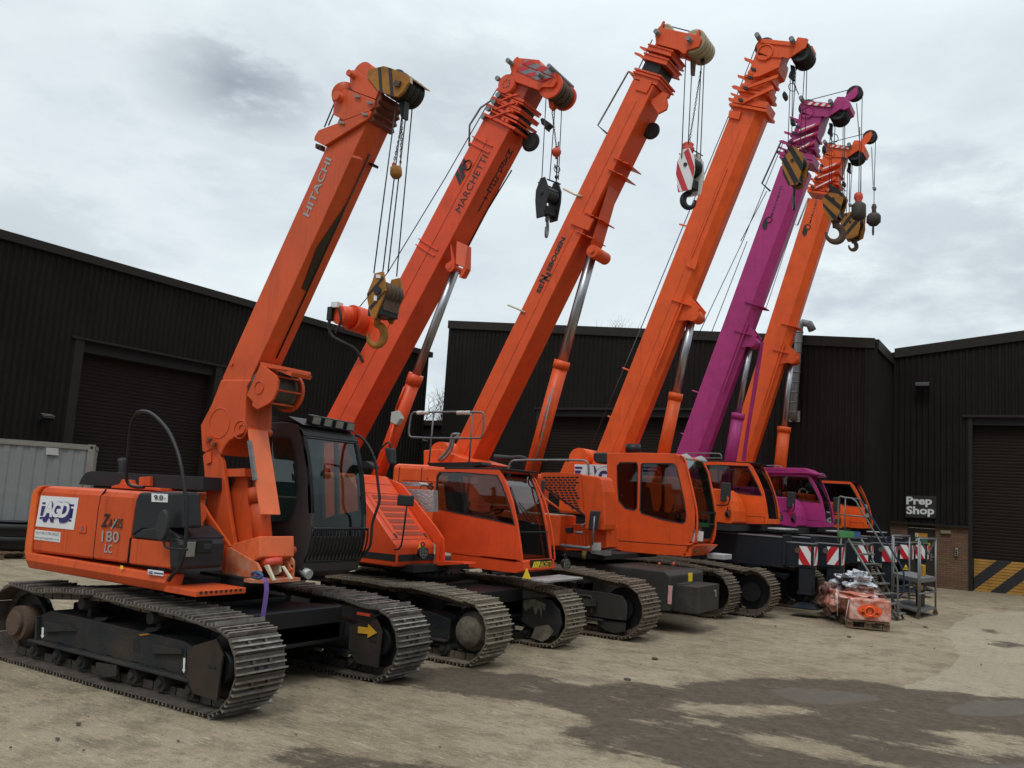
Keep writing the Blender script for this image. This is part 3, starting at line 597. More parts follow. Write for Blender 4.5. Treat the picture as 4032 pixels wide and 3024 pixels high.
# ---------------- things fixed to the buildings
def wall_light(p, n, label, s=1.0):
    n = Vector(n); r = thing('wall_light', p, label, 'light'); p = Vector(p); sd_ = n.cross(zz)
    hb = MB(); c = p+n*.16*s; dn = (n*.5-zz).normalized(); upv = dn.cross(sd_)
    hb.box(c, (.30*s, .20*s, .10*s), sd_, upv, dn); hb.box(p+n*.05*s-zz*.02, (.05*s, .10*s, .16*s), sd_, n, zz); hb.build('housing', DG, r, .01)
    MB().box(c-upv*.0+zz*.075*s+n*.03, (.29*s, .17*s, .012), sd_, (n-zz*.35).normalized(), (zz+n*.35).normalized()).build('cover', mat('light_cover', (.10,.097,.09), .6), r); return r
p = af('U', 370, 985, LF); wall_light(p+Vector((.04,0,0)), (1,0,0), 'small pale floodlight on the left warehouse wall above the grey container', 1.1)
p = at('W', 1015, 830, RL); wall_light(p+Vector((0,-.04,0)), (0,-1,0), 'pale wall floodlight high on the right workshop, above the Prep Shop sign', 1.5)
p = at('E', 460, 530, ML) if False else af('E', 460, 530, LF); wall_light(p+Vector((.04,0,0)), (1,0,0), 'tiny dark floodlight on the warehouse wall behind the white-tipped handrail', .9)
# flue
fp = thing('flue_pipe', at('Z', 1660, 740, ML), 'galvanised flue pipe running up the middle warehouse wall beside the last boom', 'flue')
yy = ML-.22; a0 = at('Z', 1655, 700, yy); a1 = at('Z', 1690, 235, yy)
MB().tube([a0+Vector((0, .2, -.18)), a0+Vector((0, .06, -.17)), a0+Vector((0, 0, -.02)), a0.lerp(a1, .5), a1, a1+Vector((.0, .05, .22)), a1+Vector((.1, .1, .36)), a1+Vector((.32, .1, .3)), a1+Vector((.42, .1, .08))], .135, 12).build('pipe', GV, fp)
for i in range(9): c_ = a0.lerp(a1, i/8); MB().cyl(c_-zz*.02, c_+zz*.02, .15, n=12).build('pipe_collar', GV, fp)
MB().b2(at('Z', 1632, 690, ML-.05), at('Z', 1695, 755, ML-.02)).build('wall_plate', mat('pale_plate', (.33,.31,.31), .5), fp)
def board(name, z, quad, l, m, label, cat, th=.02):
    o = P(name, m, None, z, quad, l, th, label=label, category=cat); return o
sg = thing('sign', at('X', 350, 540, RL-.06), 'dark Prep Shop sign in white letters above the workshop door', 'sign')
P('sign_board', mat('sign_board_dark', (.022,.020,.020), .4), sg, 'X', [(182,415),(517,425),(515,665),(178,655)], RL-.09, .02)
letpx('Prep', 'X', (190,540), (470,545), (190,430), RL-.092, TXW, sg, bold=.035)
letpx('Shop', 'X', (190,644), (495,652), (190,532), RL-.092, TXW, sg, bold=.035)
sg = thing('sign', at('H', 1290, 520, ML-.06), 'dark sign in white letters beginning Cra, seen through the magenta crane cab', 'sign')
P('sign_board', MAT['sign_board_dark'], sg, 'H', [(1180,470),(1520,480),(1520,585),(1180,580)], ML-.09, .02)
letpx('Crane', 'H', (1200,555), (1450,566), (1200,488), ML-.093, TXW, sg, bold=.035)
nb = thing('notice_boards', at('X', 350, 880, RL-.05), 'orange, green, yellow and red safety notices on the workshop door', 'notice')
for q, m_, nm in (([(285,822),(420,830),(420,872),(285,866)], mat('notice_orange', (.62,.28,.03), .5), 'orange_notice'), ([(285,868),(420,874),(418,925),(284,915)], mat('notice_green', (.03,.20,.11), .5), 'green_notice'), ([(255,920),(450,935),(450,965),(255,940)], mat('notice_yellow', (.55,.52,.06), .5), 'yellow_notice'), ([(385,968),(452,972),(452,1014),(385,1010)], mat('notice_red', (.45,.03,.05), .5), 'red_notice'), ([(286,826),(318,828),(318,866),(286,864)], WH, 'white_notice')):
    P(nm, m_, nb, 'X', q, RL+.06-(.01 if nm == 'white_notice' else 0), .008)
P('pictogram', mat('notice_orange', (.62,.28,.03), .5), nb, 'X', [(302,834),(313,856),(291,856)], RL+.045, .004)
P('pictogram', WH, nb, 'X', [(290,905),(312,880),(316,884),(298,910)], RL+.055, .004)
o = P('bulkhead_light', mat('emergency_light', (.20,.17,.11), .5), None, 'X', [(560,795),(675,800),(675,836),(560,830)], RL-.09, .08, bevel=.01, label='long buff emergency light on the brickwork right of the workshop door', category='light')
o = P('switch_box', mat('switch_grey', (.36,.36,.33), .5), None, 'X', [(722,992),(750,993),(748,1078),(720,1076)], RL-.09, .08, bevel=.01, label='small grey shutter switch box on the brick wall', category='switch')
for yy in (1012, 1035, 1058): MB().cyl(at('X', 735, yy, RL-.1), at('X', 735, yy, RL-.08), .03, n=10).build('button', BK, o)

# ---------------- grey shipping container with the black tub and pallets
CL = 13.0; cx1 = at('U', 833, 1225, CL).x; cx0 = cx1-6.06; ch = at('U', 833, 1225, CL).z; n_before = len(D.objects)
ct = thing('shipping_container', ((cx0+cx1)/2, CL+1.2, 0), 'weathered pale grey shipping container with rusty top rail at the left edge', 'container')
CGm = mat('container_grey', (.19,.205,.208), .55, var=.08, dirt=.22, dirtcol=(.18,.17,.15), dscale=1.5); CGr = mat('container_rail', (.20,.20,.185), .6, dirt=.6, dirtcol=(.17,.10,.06), dscale=5)
b = MB(); corr(b, (cx0+.15, CL+.05), (cx1-.16, CL+.05), .15, ch-.12, (0,-1,0), per=.28, dep=.02); corr(b, (cx1-.04, CL+.15), (cx1-.04, CL+2.3), .15, ch-.1, (1,0,0), per=.28); b.b2((cx0+.1, CL+.1, .12), (cx1-.12, CL+2.4, ch-.04)); b.build('wall_panels', CGm, ct)
for b in (MB().b2((cx0, CL, ch-.12), (cx1, CL+.08, ch)), MB().b2((cx0, CL, .0), (cx1, CL+.08, .16)), MB().b2((cx1-.07, CL+.08, ch-.11), (cx1, CL+2.4, ch-.005))): b.build('rail', CGr, ct)
for x in (cx0, cx1-.16):
    MB().b2((x, CL-.006, .0), (x+.16, CL+.14, ch+.012)).build('corner_post', CGr, ct)
for z_ in (ch-.06, .07): MB().cyl((cx1-.08, CL-.012, z_), (cx1-.08, CL+.01, z_), .035, n=12).cyl((cx1-.003, CL+.07, z_), (cx1+.012, CL+.07, z_), .03, n=12).build('corner_casting_hole', GRND_DARK, ct)
P('vent', GR, ct, 'U', [(600,1262),(655,1265),(652,1325),(597,1320)], CL-.015, .02)
ct.location = (cx1, CL, 0)
for o_ in ct.children:
    for v_ in o_.data.vertices: v_.co += Vector(((cx0+cx1)/2-cx1, 1.2, 0))
ct.rotation_euler = (0, 0, rad(55))
tb = az('BB', 150, 1195)
tt = thing('tub_stack', (tb.x, tb.y, 0), 'stack of black round plastic tubs on wood in front of the grey container', 'tubs')
tc_ = Vector((tb.x, tb.y, .22)); sc_ = (at('BB', 0, 600, tb.y)-at('BB', 0, 1130, tb.y)).z
for k, (r_, z0, z1) in enumerate(((.72, .0, .45), (.75, .45, .9), (.62, .9, 1.02))):
    zs_ = (at('BB', 150, 595, tb.y).z-.2)/1.02; zz0, zz1 = .2+z0*zs_, .2+z1*zs_
    MB().lathe((tb.x, tb.y, zz0), (tb.x, tb.y, zz1), [(0,0),(0,r_*.9),(.03,r_*.93),((zz1-zz0)*.6,r_*.96),((zz1-zz0)*.62,r_),((zz1-zz0)-.02,r_),((zz1-zz0),r_*.97),((zz1-zz0),0)], 32).build('tub', RB, tt)
def pallet(c, wx, wy, label, rot=0, group='wooden pallets'):
    r = thing('pallet', c, label, 'pallet', group); c = Vector(c); X = Vector((math.cos(rot), math.sin(rot), 0)); Y = Vector((-X.y, X.x, 0))
    for k in range(3): MB().box(c+Y*wy*(k-1)*.44+zz*.01, (wx, .1, .02), X, Y).build('bottom_board', WD, r)
    for k in range(3):
        for j in range(3): MB().box(c+Y*wy*(k-1)*.44+X*wx*(j-1)*.44+zz*.065, (.13, .1, .09), X, Y).build('block', WD, r)
    for j in range(3): MB().box(c+X*wx*(j-1)*.44+zz*.121, (.1, wy, .022), X, Y).build('cross_board', WD, r)
    for k in range(7): MB().box(c+Y*wy*(k-3)*.153+zz*.145, (wx, .1, .022), X, Y).build('top_board', WD, r)
    return r
pallet((tb.x, tb.y, .0), 1.5, 1.3, 'wide wooden pallet under the black tubs beside the container')

# ---------------- bare trees
BKM = mat('bark', (.10,.085,.065), .9); 
def bare_tree(base, h, label, seed, spread=.55, lv=6, r=.16):
    rn = random.Random(seed); t_ = thing('bare_tree', base, label, 'tree'); tr = MB(); cr_ = MB()
    def grow(p, d, L, r, k):
        mid = p+d*L*.5+Vector((rn.uniform(-1,1), rn.uniform(-1,1), 0))*L*.04; q = p+d*L
        B_ = tr if k < 2 else cr_; n = 8 if k < 2 else (5 if k < 4 else 3)
        B_.tube([p, mid, q], r, n) if k > 3 else B_.cyl(p, q, r, r*.72, n=n, cap=False)
        if k >= lv: return
        for j in range(3 if k > 0 else 5):
            a = Vector((rn.gauss(0,1), rn.gauss(0,1), rn.gauss(.35,.6))); dd = (d*1.0+a*spread).normalized()
            if dd.z < .05: dd.z = .15; dd.normalize()
            s0 = p.lerp(q, rn.uniform(.55, 1.0)) if j else q
            grow(s0, dd, L*rn.uniform(.62, .82), r*.58, k+1)
    grow(Vector(base), Vector((rn.uniform(-.05,.05), rn.uniform(-.05,.05), 1)), h*.30, r, 0)
    tr.build('trunk', BKM, t_); cr_.build('crown', BKM, t_); return t_
p = at('V', 230, 1400, 52); bare_tree((p.x, 52, 0), p.z*1.36, 'bare tree seen in the narrow gap between the two warehouses', 11)
p = at('Z', 535, 200, 62); bare_tree((p.x, 62, 0), p.z*1.10, 'bare treetop peeping over the middle warehouse roof', 23, r=.2)
p = at('W', 2190, 100, 60); bare_tree((p.x+.8, 60, 0), p.z*1.02, 'bare tree behind the right workshop, at the picture edge', 5, r=.2)

# ================================================================= THE CRANES
GRP = 'crawler cranes parked in a row with raised booms'
def hookblock(c, up, wd, th, hh, mats, label, z, outline, l, hook, stripe=None, hooks=1):
    pass
def hook_shape(b, top, R, r, ax, shank=.12, n=16, flip=1, stretch=1.3):
    """big J hook hanging from top; ax = sideways direction of the opening"""
    ax = Vector(ax).normalized(); pts = [top, top-zz*shank]; c = top-zz*(shank+R*stretch)
    for i in range(n+1):
        a = rad(100-i*(285/n)); pts.append(c+ax*flip*R*math.cos(a)+zz*R*stretch*math.sin(a))
    k = len(pts); P_ = [Vector(p) for p in pts]
    # varying radius tube
    d0 = (P_[1]-P_[0]).normalized(); nb = ax.cross(zz).normalized(); vs = []; m_ = 8
    for i, p in enumerate(P_):
        d = (P_[min(i+1, k-1)]-P_[max(i-1, 0)]).normalized(); e = d.cross(nb).normalized()
        u = i/(k-1); rr_ = r*(.75+.65*math.sin(math.pi*min(1, u*1.15)) if u < .9 else .55)
        for j in range(m_): t_ = 2*math.pi*j/m_; vs.append(p+e*rr_*1.15*math.cos(t_)+nb*rr_*.8*math.sin(t_))
    b.add(vs, [(i*m_+j, i*m_+(j+1) % m_, (i+1)*m_+(j+1) % m_, (i+1)*m_+j) for i in range(k-1) for j in range(m_)], True)
    return b
def sheave(b, c, r, wd, ax=Vector((0,1,0))):
    c = Vector(c); b.lathe(c-ax*wd/2, c+ax*wd/2, [(0, 0), (0, r*.3), (wd*.25, r*.35), (wd*.1, r*.8), (0, r), (wd*.3, r*.95), (wd*.5, r*.86), (wd*.7, r*.95), (wd, r), (wd*.9, r*.8), (wd*.75, r*.35), (wd, r*.3), (wd, 0)], 28)
def cyl_tilt(par, a, b_, r0, r1, split, m0, m1=CR, name='luffing_cylinder'):
    a, b_ = Vector(a), Vector(b_); m_ = a.lerp(b_, split); d = (b_-a).normalized()
    o = MB().cyl(a, m_, r0, n=20).cyl(m_-d*.16, m_+d*.01, r0*1.13, n=20).build(name, m0, par)
    MB().cyl(m_, b_, r1, n=18).build('piston_rod', m1, o); return o
def cab(par, z, prof, kinds, l0, l1, holes, mbody, mglass, mframe, inner=SEAT, seat_at=None, gl_in=.02, pt=.05, far=None):
    """cab shell: side plates cut for the windows, strips along the profile, glass panes, a seat inside"""
    r = MB(); A = [at(z, x, y, l0) for x, y in prof]; n = len(A)
    Hs = [[at(z, x, y, l0) for x, y in h] for h in holes]
    r.prism(A, (0, pt, 0), Hs)
    Hf = [[at(z, x, y, l0) for x, y in h] for h in far] if far else Hs
    r.prism([p+Vector((0, l1-l0-pt, 0)) for p in A], (0, pt, 0), [[p+Vector((0, l1-l0-pt, 0)) for p in h] for h in Hf])
    c = sum(A, Vector((0,0,0)))/n; g = MB(); fr = MB(); gs = []
    for i in range(n):
        p, q = A[i], A[(i+1) % n]; k = kinds[i]; d = (q-p).normalized(); nn = Vector((d.z, 0, -d.x))
        if nn.dot(c-p) < 0: nn = -nn
        w0 = Vector((0, pt, 0)); sp = Vector((0, l1-l0-2*pt, 0))
        if k == 'b': r.prism([p+w0, q+w0, q+w0+nn*.04, p+w0+nn*.04], sp)
        elif k == 'g':
            if g.v and kinds[i-1] != 'g': gs.append(g); g = MB()
            g.prism([p+w0+nn*gl_in, q+w0+nn*gl_in, q+w0+nn*(gl_in+.006), p+w0+nn*(gl_in+.006)], sp)
        elif k == 'f': fr.prism([p+w0, q+w0, q+w0+nn*.05, p+w0+nn*.05], sp)
    body = r.build('cab_shell', mbody, par, bevel=.008)
    for k_, g_ in enumerate(gs+[g]):
        if g_.v: g_.build('rear_pane' if k_ else 'windscreen', mglass, body)
    if fr.v: fr.build('screen_bar', mframe, body)
    for h in Hs:
        hc = sum(h, Vector((0,0,0)))/len(h)
        MB().prism([p+Vector((0, .012, 0)) for p in h], (0, .005, 0)).build('window', mglass, body); 
        rb_ = MB(); rb_.prism([p+(p-hc).normalized()*.012+Vector((0,-.006,0)) for p in h], (0, .012, 0), [[p+(hc-p).normalized()*.014+Vector((0,-.006,0)) for p in h]]); rb_.build('window_seal', RB, body)
    lo_ = pt+.002; MB().prism([p.lerp(c, .03)+Vector((0, l1-l0-lo_-.006, 0)) for p in A], (0, .004, 0), [[q+Vector((0, l1-l0-lo_-.006, 0)) for q in h] for h in Hf]).build('shade_lining', inner, body)  # dark sheet added inside the far wall so the cab interior reads dim
    for h in Hf: MB().prism([p+Vector((0, l1-l0-.017, 0)) for p in h], (0, .005, 0)).build('window', mglass, body)
    if seat_at is not None:
        s_ = Vector(seat_at); b = MB().box(s_+Vector((0,0,.42)), (.5,.46,.14)).box(s_+Vector((-.24,0,.78)), (.14,.44,.66), Vector((.97,0,.2)).normalized(), Vector((0,1,0)), Vector((-.2,0,.97)).normalized()).box(s_+Vector((-.33,0,1.18)), (.09,.25,.18)).box(s_+Vector((0,0,.2)), (.3,.3,.4))
        b.build('seat', inner, body, bevel=.03)
        b = MB().box(s_+Vector((.1,-.33,.55)), (.4,.1,.16)).box(s_+Vector((.1,.33,.55)), (.4,.1,.16)).tube([s_+Vector((.2,-.33,.62)), s_+Vector((.25,-.33,.8))], .02).tube([s_+Vector((.2,.33,.62)), s_+Vector((.25,.33,.8))], .02).tube([s_+Vector((.62,0,.0)), s_+Vector((.5,0,.62))], .03).torus(s_+Vector((.49,0,.66)), (-.4,0,1), .16, .014)
        b.build('controls', BK, body, bevel=.005)
    return body
def rail(par, pts, r=.017, m=None, name='handrail', sp=2): return MB().tube(pts, r, 8, sp).build(name, m or GV, par)
def turret(par, fc, lc, z0, z1, r=.62): 
    b = MB().cyl((fc, lc, z0), (fc, lc, z1), r, n=40)
    for i in range(40): a = 2*math.pi*i/40; b.cyl((fc+r*math.cos(a), lc+r*math.sin(a), z1-.07), (fc+(r+.03)*math.cos(a), lc+(r+.03)*math.sin(a), z1-.07), .02, n=6)
    return b.build('slewing_ring', BK, par)
def carbody(par, fc, lc, hw, z0, z1, m, L=1.5):
    b = MB().b2((fc-.75, lc-hw*.55, z0), (fc+.75, lc+hw*.55, z1))
    for s_ in (-1, 1):
        b.prism([Vector((fc+s_*L, lc-hw, z0+.02)), Vector((fc+s_*L, lc-hw, z1-.22)), Vector((fc+s_*(L-.3), lc-hw, z1-.22)), Vector((fc+s_*(L-.3), lc-hw, z0+.02))], (0, 2*hw, 0))
        b.prism([Vector((fc+s_*.6, lc-.35, z0+.05)), Vector((fc+s_*L, lc-hw*.9, z0+.05)), Vector((fc+s_*L, lc+hw*.9, z0+.05)), Vector((fc+s_*.6, lc+.35, z0+.05))], (0, 0, z1-z0-.1))
    return b.build('undercarriage', m, par, bevel=.02)

# ----------------------------------------------------------------- crane 1, with the counterweight nearest the viewer
def crane_one():
    r = thing('crawler_crane', (-8.4, 7.1, 0), 'nearest orange crawler crane, its grey-pillared cab behind the boom foot and AGD sticker on its rear flank', 'crane', GRP)
    r['label'] = 'nearest orange crawler crane, with charcoal cab and a 9.0 sticker on its flank'
    NL = 5.87
    top = [(-6.75,.84),(-7.1,.885),(-7.6,.90),(-8.0,.90),(-8.6,.93),(-9.0,.90),(-9.6,.84),(-10.0,.86)]
    track(r, -6.26, -10.45, 5.70, .6, top, .425, S1, pitch=.176, seed=1)
    track(r, -6.24, -10.43, 7.98, .6, top, .425, S1, pitch=.176, seed=2)
    # end guards of the side frames
    for dl, m_ in ((0, 0), (2.28, 1)):
        g = MB().prism([at('B', x, y, 5.77)+Vector((0,dl,0)) for x, y in ((1255,680),(1450,622),(1490,740),(1450,1040),(1290,990),(1240,870))], (0, .03, 0)).build('idler_guard', mat('guard_rusty', (.026,.022,.019), .65, spec=.3, dirt=.75, dirtcol=(.06,.036,.022), dscale=3), r, .006)
        MB().prism([at('B', x, y, 5.765)+Vector((0,dl,0)) for x, y in ((1390,800),(1442,808),(1442,824),(1390,816))], (0, .004, 0)).build('slot', GRND_DARK, g)
        MB().cyl((-9.93, 5.75+dl, .42), (-9.93, 5.98+dl, .42), .19, n=24).cyl((-9.93, 5.70+dl, .42), (-9.93, 5.77+dl, .42), .13, n=20).build('drive_motor', RU, r)
    # details of the nearest side frame: windows, brackets, toe plate, chain guide, travel tension hatch
    YF = 5.70+.15
    MB().plate('B', [(895,640),(938,645),(938,712),(890,705)], YF-.003, .004).build('frame_opening', GRND_DARK, r)
    for q in ([(612,500),(640,480),(725,478),(700,500),(650,508)], [(955,570),(985,548),(1075,545),(1045,570),(990,580)]): MB().plate('B', q, YF+.02, .12).build('top_cutout', GRND_DARK, r)
    for q in ([(290,505),(350,515),(400,525),(470,530),(500,570),(300,575)], [(1010,660),(1080,670),(1130,685),(1200,690),(1215,725),(1020,725)]): MB().plate('B', q, YF-.035, .06).build('step_bracket', FR, r, .008)
    MB().plate('B', [(925,592),(985,585),(1000,595),(940,602)], YF-.01, .02).build('yellow_patch', YE, r)
    MB().plate('B', [(640,780),(780,800),(775,875),(700,880),(640,850)], YF-.07, .04).build('chain_guide', FR, r, .006)
    for x_, y_ in ((235,640),(1232,880)): MB().plate('B', [(x_, y_-170),(x_+14, y_-165),(x_+10, y_+5),(x_-4, y_)], YF-.05, .05).build('frame_rib', FR, r)
    for k in range(8): p_ = at('B', 300+k*118, 655+k*31, YF-.05); MB().cyl(p_, p_+Vector((0,.02,0)), .014, n=8).build('frame_bolt', RU, r)
    MB().prism([af('D', x, y, 0) if False else at('D', x, y, 8.035) for x, y in ((823,1138),(902,1150),(905,1122),(972,1190),(898,1230),(900,1200),(822,1192))], (0, .006, 0)).build('yellow_arrow', mat('arrow_yellow', (.62,.33,.03), .5), r)
    MB().prism([at('D', x, y, 8.0) for x, y in ((815,1025),(920,1042),(915,1062),(812,1045))], (0, .02, 0)).build('reflector', REDC, r)
    for q in (((280,545),(292,545),(290,600),(296,600),(282,618),(272,598),(278,600)), ((1228,750),(1240,750),(1236,830),(1242,828),(1230,850),(1220,826),(1226,828))):
        MB().prism([at('B', x, y, 5.745) for x, y in q], (0, .004, 0)).build('white_arrow', TXW, r)
    carbody(r, -8.4, 7.13, .85, .38, .86, BK, 1.35)
    turret(r, -8.45, 7.12, .84, 1.08, .6)
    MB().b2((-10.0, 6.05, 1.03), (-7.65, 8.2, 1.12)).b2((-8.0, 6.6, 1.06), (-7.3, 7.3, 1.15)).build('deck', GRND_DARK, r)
    # near flank: engine house with rounded shoulders
    pan = [(205,1140),(250,760),(262,728),(290,700),(680,718),(900,738),(930,745),(905,800),(890,900),(872,1045),(855,1225)]
    b = MB().plate('A', [(205,1142),(250,755),(290,702),(930,742),(895,870),(872,1045),(852,1228)], NL, .78)
    body = b.build('engine_house', O1, r, bevel=.07)
    b = MB().plate('A', [(618,1195),(655,860),(672,770),(705,725),(708,725),(676,770),(659,860),(622,1195)], NL-.003, .02).plate('A', [(848,1222),(868,1050),(872,1050),(852,1222)], NL-.003, .02); b.build('panel_joint', GRND_DARK, body)
    # sill
    b = MB(); P0, P1 = at('A', 190, 1150, NL-.01), at('A', 1125, 1275, NL-.01); zt_, zb = 1.245, 1.02
    zt_ = P0.z; b.prism([Vector((P0.x, NL-.02, zt_-.0)), Vector((P0.x, NL-.035, zt_-.08)), Vector((P0.x, NL+.01, zt_-.17)), Vector((P0.x, NL+.16, zt_-.2)), Vector((P0.x, NL+.2, zt_))], Vector((P1.x-P0.x, 0, 0))); b.build('sill', O1, r, bevel=.012)
    # counterweight at the tail, rounded end
    cw = [(205,1140),(250,755),(290,702),(283,700),(240,712),(215,745),(203,800),(160,1110),(163,1170),(180,1205),(205,1220)]
    b = MB(); b.plate('A', [(198,1225),(205,1140),(247,757),(287,700),(250,706),(222,730),(205,780),(163,1100),(160,1150),(170,1190),(185,1215)], NL+.02, 2.42); b.build('counterweight', mat('counterweight_orange', (.78,.135,.025), .42, dirt=.1, dirtcol=(.4,.08,.02)), r, bevel=.06)
    # door latch, screws
    P('latch', O1, body, 'A', [(528,962),(576,966),(572,1020),(524,1016)], NL-.012, .012, bevel=.004); P('keyhole', GV, body, 'A', [(543,978),(556,979),(555,1000),(542,999)], NL-.018, .006)
    # front part of the flank: black upper panel, orange lower panel, black toolbox with lamp
    b = MB().plate('A', [(872,1042),(893,900),(905,800),(930,745),(1230,742),(1238,985),(955,990)], NL+.004, .22); bp_ = b.build('black_panel', DG, r, bevel=.03)
    b = MB().plate('A', [(855,1226),(872,1052),(1135,1075),(1140,1260)], NL+.002, .6); b.build('lower_panel', O1, r, bevel=.03)
    fx = at('A', 1200, 1250, NL).x; z_hi, z_lo = at('A', 1190, 1050, NL).z, at('A', 1190, 1262, NL).z; wide = .56
    bx = MB().prism([at('A', 1133, 1262, NL-.01), at('A', 1128, 1085, NL-.01), at('A', 1120, 1050, NL-.01), Vector((fx-.05, NL-.01, z_hi)), Vector((fx, NL-.01, z_hi-.06)), Vector((fx, NL-.01, z_lo))], (0, wide, 0)).build('toolbox', DG, r, bevel=.03)
    top_ = MB().prism([at('A', 872, 1046, NL-.008), at('A', 950, 992, NL-.008), at('A', 1230, 1002, NL-.008)+Vector((-.3,0,.03)), Vector((fx-.04, NL-.008, z_hi+.0)), at('A', 1120, 1075, NL-.008)], (0, .6, 0)).build('toolbox_lid', DG, r, bevel=.02)
    MB().b2((fx-.005, NL+.18, z_lo+.16), (fx+.012, NL+.37, z_lo+.29)).build('lamp_housing', BK, bx, .005); MB().b2((fx+.004, NL+.05, z_lo+.12), (fx+.016, NL+.16, z_lo+.27)).build('headlight', LMP, bx, .01)
    MB().b2((fx+.003, NL+.26, z_lo+.19), (fx+.018, NL+.36, z_lo+.25)).build('latch', RB, bx, .006)
    # step
    s0, s1 = at('A', 1110, 1285, NL-.01), at('A', 1330, 1300, NL); st = MB(); fz = at('A', 1330, 1310, NL).x
    st.b2((s0.x, NL-.01, 1.015), (fz, NL+.62, 1.075))
    sto = st.build('step', O1, r, bevel=.008); hb = MB()
    for i in range(9): y_ = NL+.05+i*.062; hb.cyl((fz-.002, y_, 1.055), (fz+.004, y_, 1.055), .016, n=8)
    hb.build('step_teeth', GRND_DARK, sto)
    # roof: black engine cover, filler, exhaust
    b = MB().plate('A', [(528,692),(545,650),(575,615),(605,604),(700,608),(838,617),(1000,625),(1362,642),(1362,730),(1000,715),(620,700)], 6.45, 1.0); b.build('engine_cover', DG, r, bevel=.03)
    MB().plate('A', [(930,645),(998,640),(1000,705),(930,700)], 6.40, .1).plate('A', [(745,705),(800,690),(815,660),(830,660),(835,685),(870,705),(1070,718),(1070,736),(745,716)], 6.3, .2).build('cover_bracket', O1, r, .005)
    e0 = at('A', 820, 612, 6.9); MB().tube([e0-zz*.1, e0+zz*.02, e0+Vector((-.05,0,.17))], .05, 12, 1).build('exhaust', DG, r)
    # stickers and writing on the flank
    l_ = NL-.005; P('sticker_panel', WH, body, 'BB', [(668,212),(1284,250),(1200,773),(580,713)], l_, .004)
    for q in ([(695,320),(745,322),(740,358),(688,352)], [(1120,350),(1212,357),(1207,390),(1130,388)], [(682,380),(745,384),(690,545),(655,540)], [(1130,420),(1200,425),(1175,585),(1140,582)], [(650,560),(690,562),(680,600),(645,596)], [(1128,605),(1168,608),(1160,642),(1120,638)]):
        P('logo_bar', NV, body, 'BB', q, l_-.002, .002)
    kw = dict(bold=.055, space=.86, shear=.12)
    for i in range(10):
        dx, dy = -i*1.0+i*2.0, i*8.5
        letpx('AGD', 'BB', (690+i*1.5,565+dy), (1125+i*1.5,590+dy), (740+i*1.5,300+dy), l_-.003-.0002*(10-i), NV, body, name='logo_shadow', bold=.08, space=.86, shear=.12)
    letpx('AGD', 'BB', (700,560), (1112,583), (748,305), l_-.006, WH, body, name='logo_letters', bold=.045, space=.86, shear=.12)
    P('sticker_panel', WH, body, 'BB', [(572,768),(990,815),(975,978),(556,928)], l_, .004)
    letpx('Tel: (+44) 01789 292227', 'BB', (580,845), (970,885), (584,788), l_-.004, TXK, body); letpx('www.agd-equipment.co.uk', 'BB', (566,915), (966,960), (570,868), l_-.004, TXK, body)
    letpx('Z', 'BB', (1650,722), (1760,735), (1700,505), l_, TXK, body, bold=.04, shear=.1); letpx('AXIS', 'BB', (1765,735), (2000,752), (1785,580), l_, TXK, body, bold=.012, space=1.05)
    P('accent', CYB, body, 'BB', [(1898,600),(1912,602),(1822,760),(1808,758)], l_-.008, .002); pass
    letpx('180', 'BB', (1662,965), (1945,985), (1672,782), l_, TXG, body, bold=.015); letpx('LC', 'BB', (1710,1140), (1835,1158), (1722,1000), l_, TXG, body, bold=.02)
    P('sticker_panel', WH, r, 'A', [(1015,752),(1124,758),(1122,814),(1015,809)], NL-.002, .004); letpx('9.0', 'A', (1034,797), (1094,800), (1035,763), NL-.006, TXK, r, bold=.03); letpx('T', 'A', (1103,801), (1114,802), (1103,784), NL-.006, TXK, r, bold=.02)
    P('sticker_panel', WH, r, 'A', [(990,1262),(1095,1275),(1093,1308),(990,1295)], NL-.05, .004); letpx('AGD', 'A', (995,1292), (1024,1296), (998,1270), NL-.055, NV, r, bold=.05); P('logo_bar', NV, r, 'A', [(1030,1281),(1092,1289),(1092,1297),(1030,1290)], NL-.054, .002)
    P('warning_sticker', YW, r, 'A', [(806,1236),(824,1238),(823,1262),(806,1260)], NL-.05, .004)
    # handrail loop with round mirror
    lo = [(1130,1338),(1155,1300),(1200,1262),(1225,1200),(1238,1130),(1250,1000),(1250,880),(1242,760),(1232,690),(1215,570),(1190,470),(1150,375),(1110,310),(1060,255),(1020,222),(985,205),(930,203),(895,240),(876,300),(868,360),(860,450),(850,560),(845,640),(852,680),(875,703),(910,712),(965,712)]
    n_ = len(lo); pts = [at('A', x, y, NL-.05+(.35*max(0, (i-9))/(n_-10) if i > 9 else 0)) for i, (x, y) in enumerate(lo)]
    rail(r, pts, .019, BK, sp=1)
    mh = MB().lathe(at('A', 1096, 962, NL-.12), at('A', 1096, 962, NL-.08), [(0,0),(0,.085),(.02,.1),(.04,.095),(.04,0)], 24)
    mo = MB(); c_ = at('A', 1096, 968, NL-.1)
    mo.add([c_+Vector((.085*math.cos(2*math.pi*i/24), dd, .155*math.sin(2*math.pi*i/24))) for dd in (-.03, .02) for i in range(24)], [tuple(range(24)), tuple(range(47, 23, -1))]+[(i, (i+1) % 24, 24+(i+1) % 24, 24+i) for i in range(24)])
    mo = mo.build('mirror', RB, r, bevel=.015); MB().tube([at('A', 1098, 1010, NL-.1), at('A', 1098, 1100, NL-.1), at('A', 1125, 1122, NL-.08), at('A', 1255, 1130, NL-.05)], .012, 8, 1).build('mirror_arm', BK, mo)
    # ---- boom foot: twin side plates, folded gooseneck
    BN, BF = 6.72, 7.06
    bm_ = Boom(BN, ('C', 575, 0), ('J', 375, 1659), BF-BN)
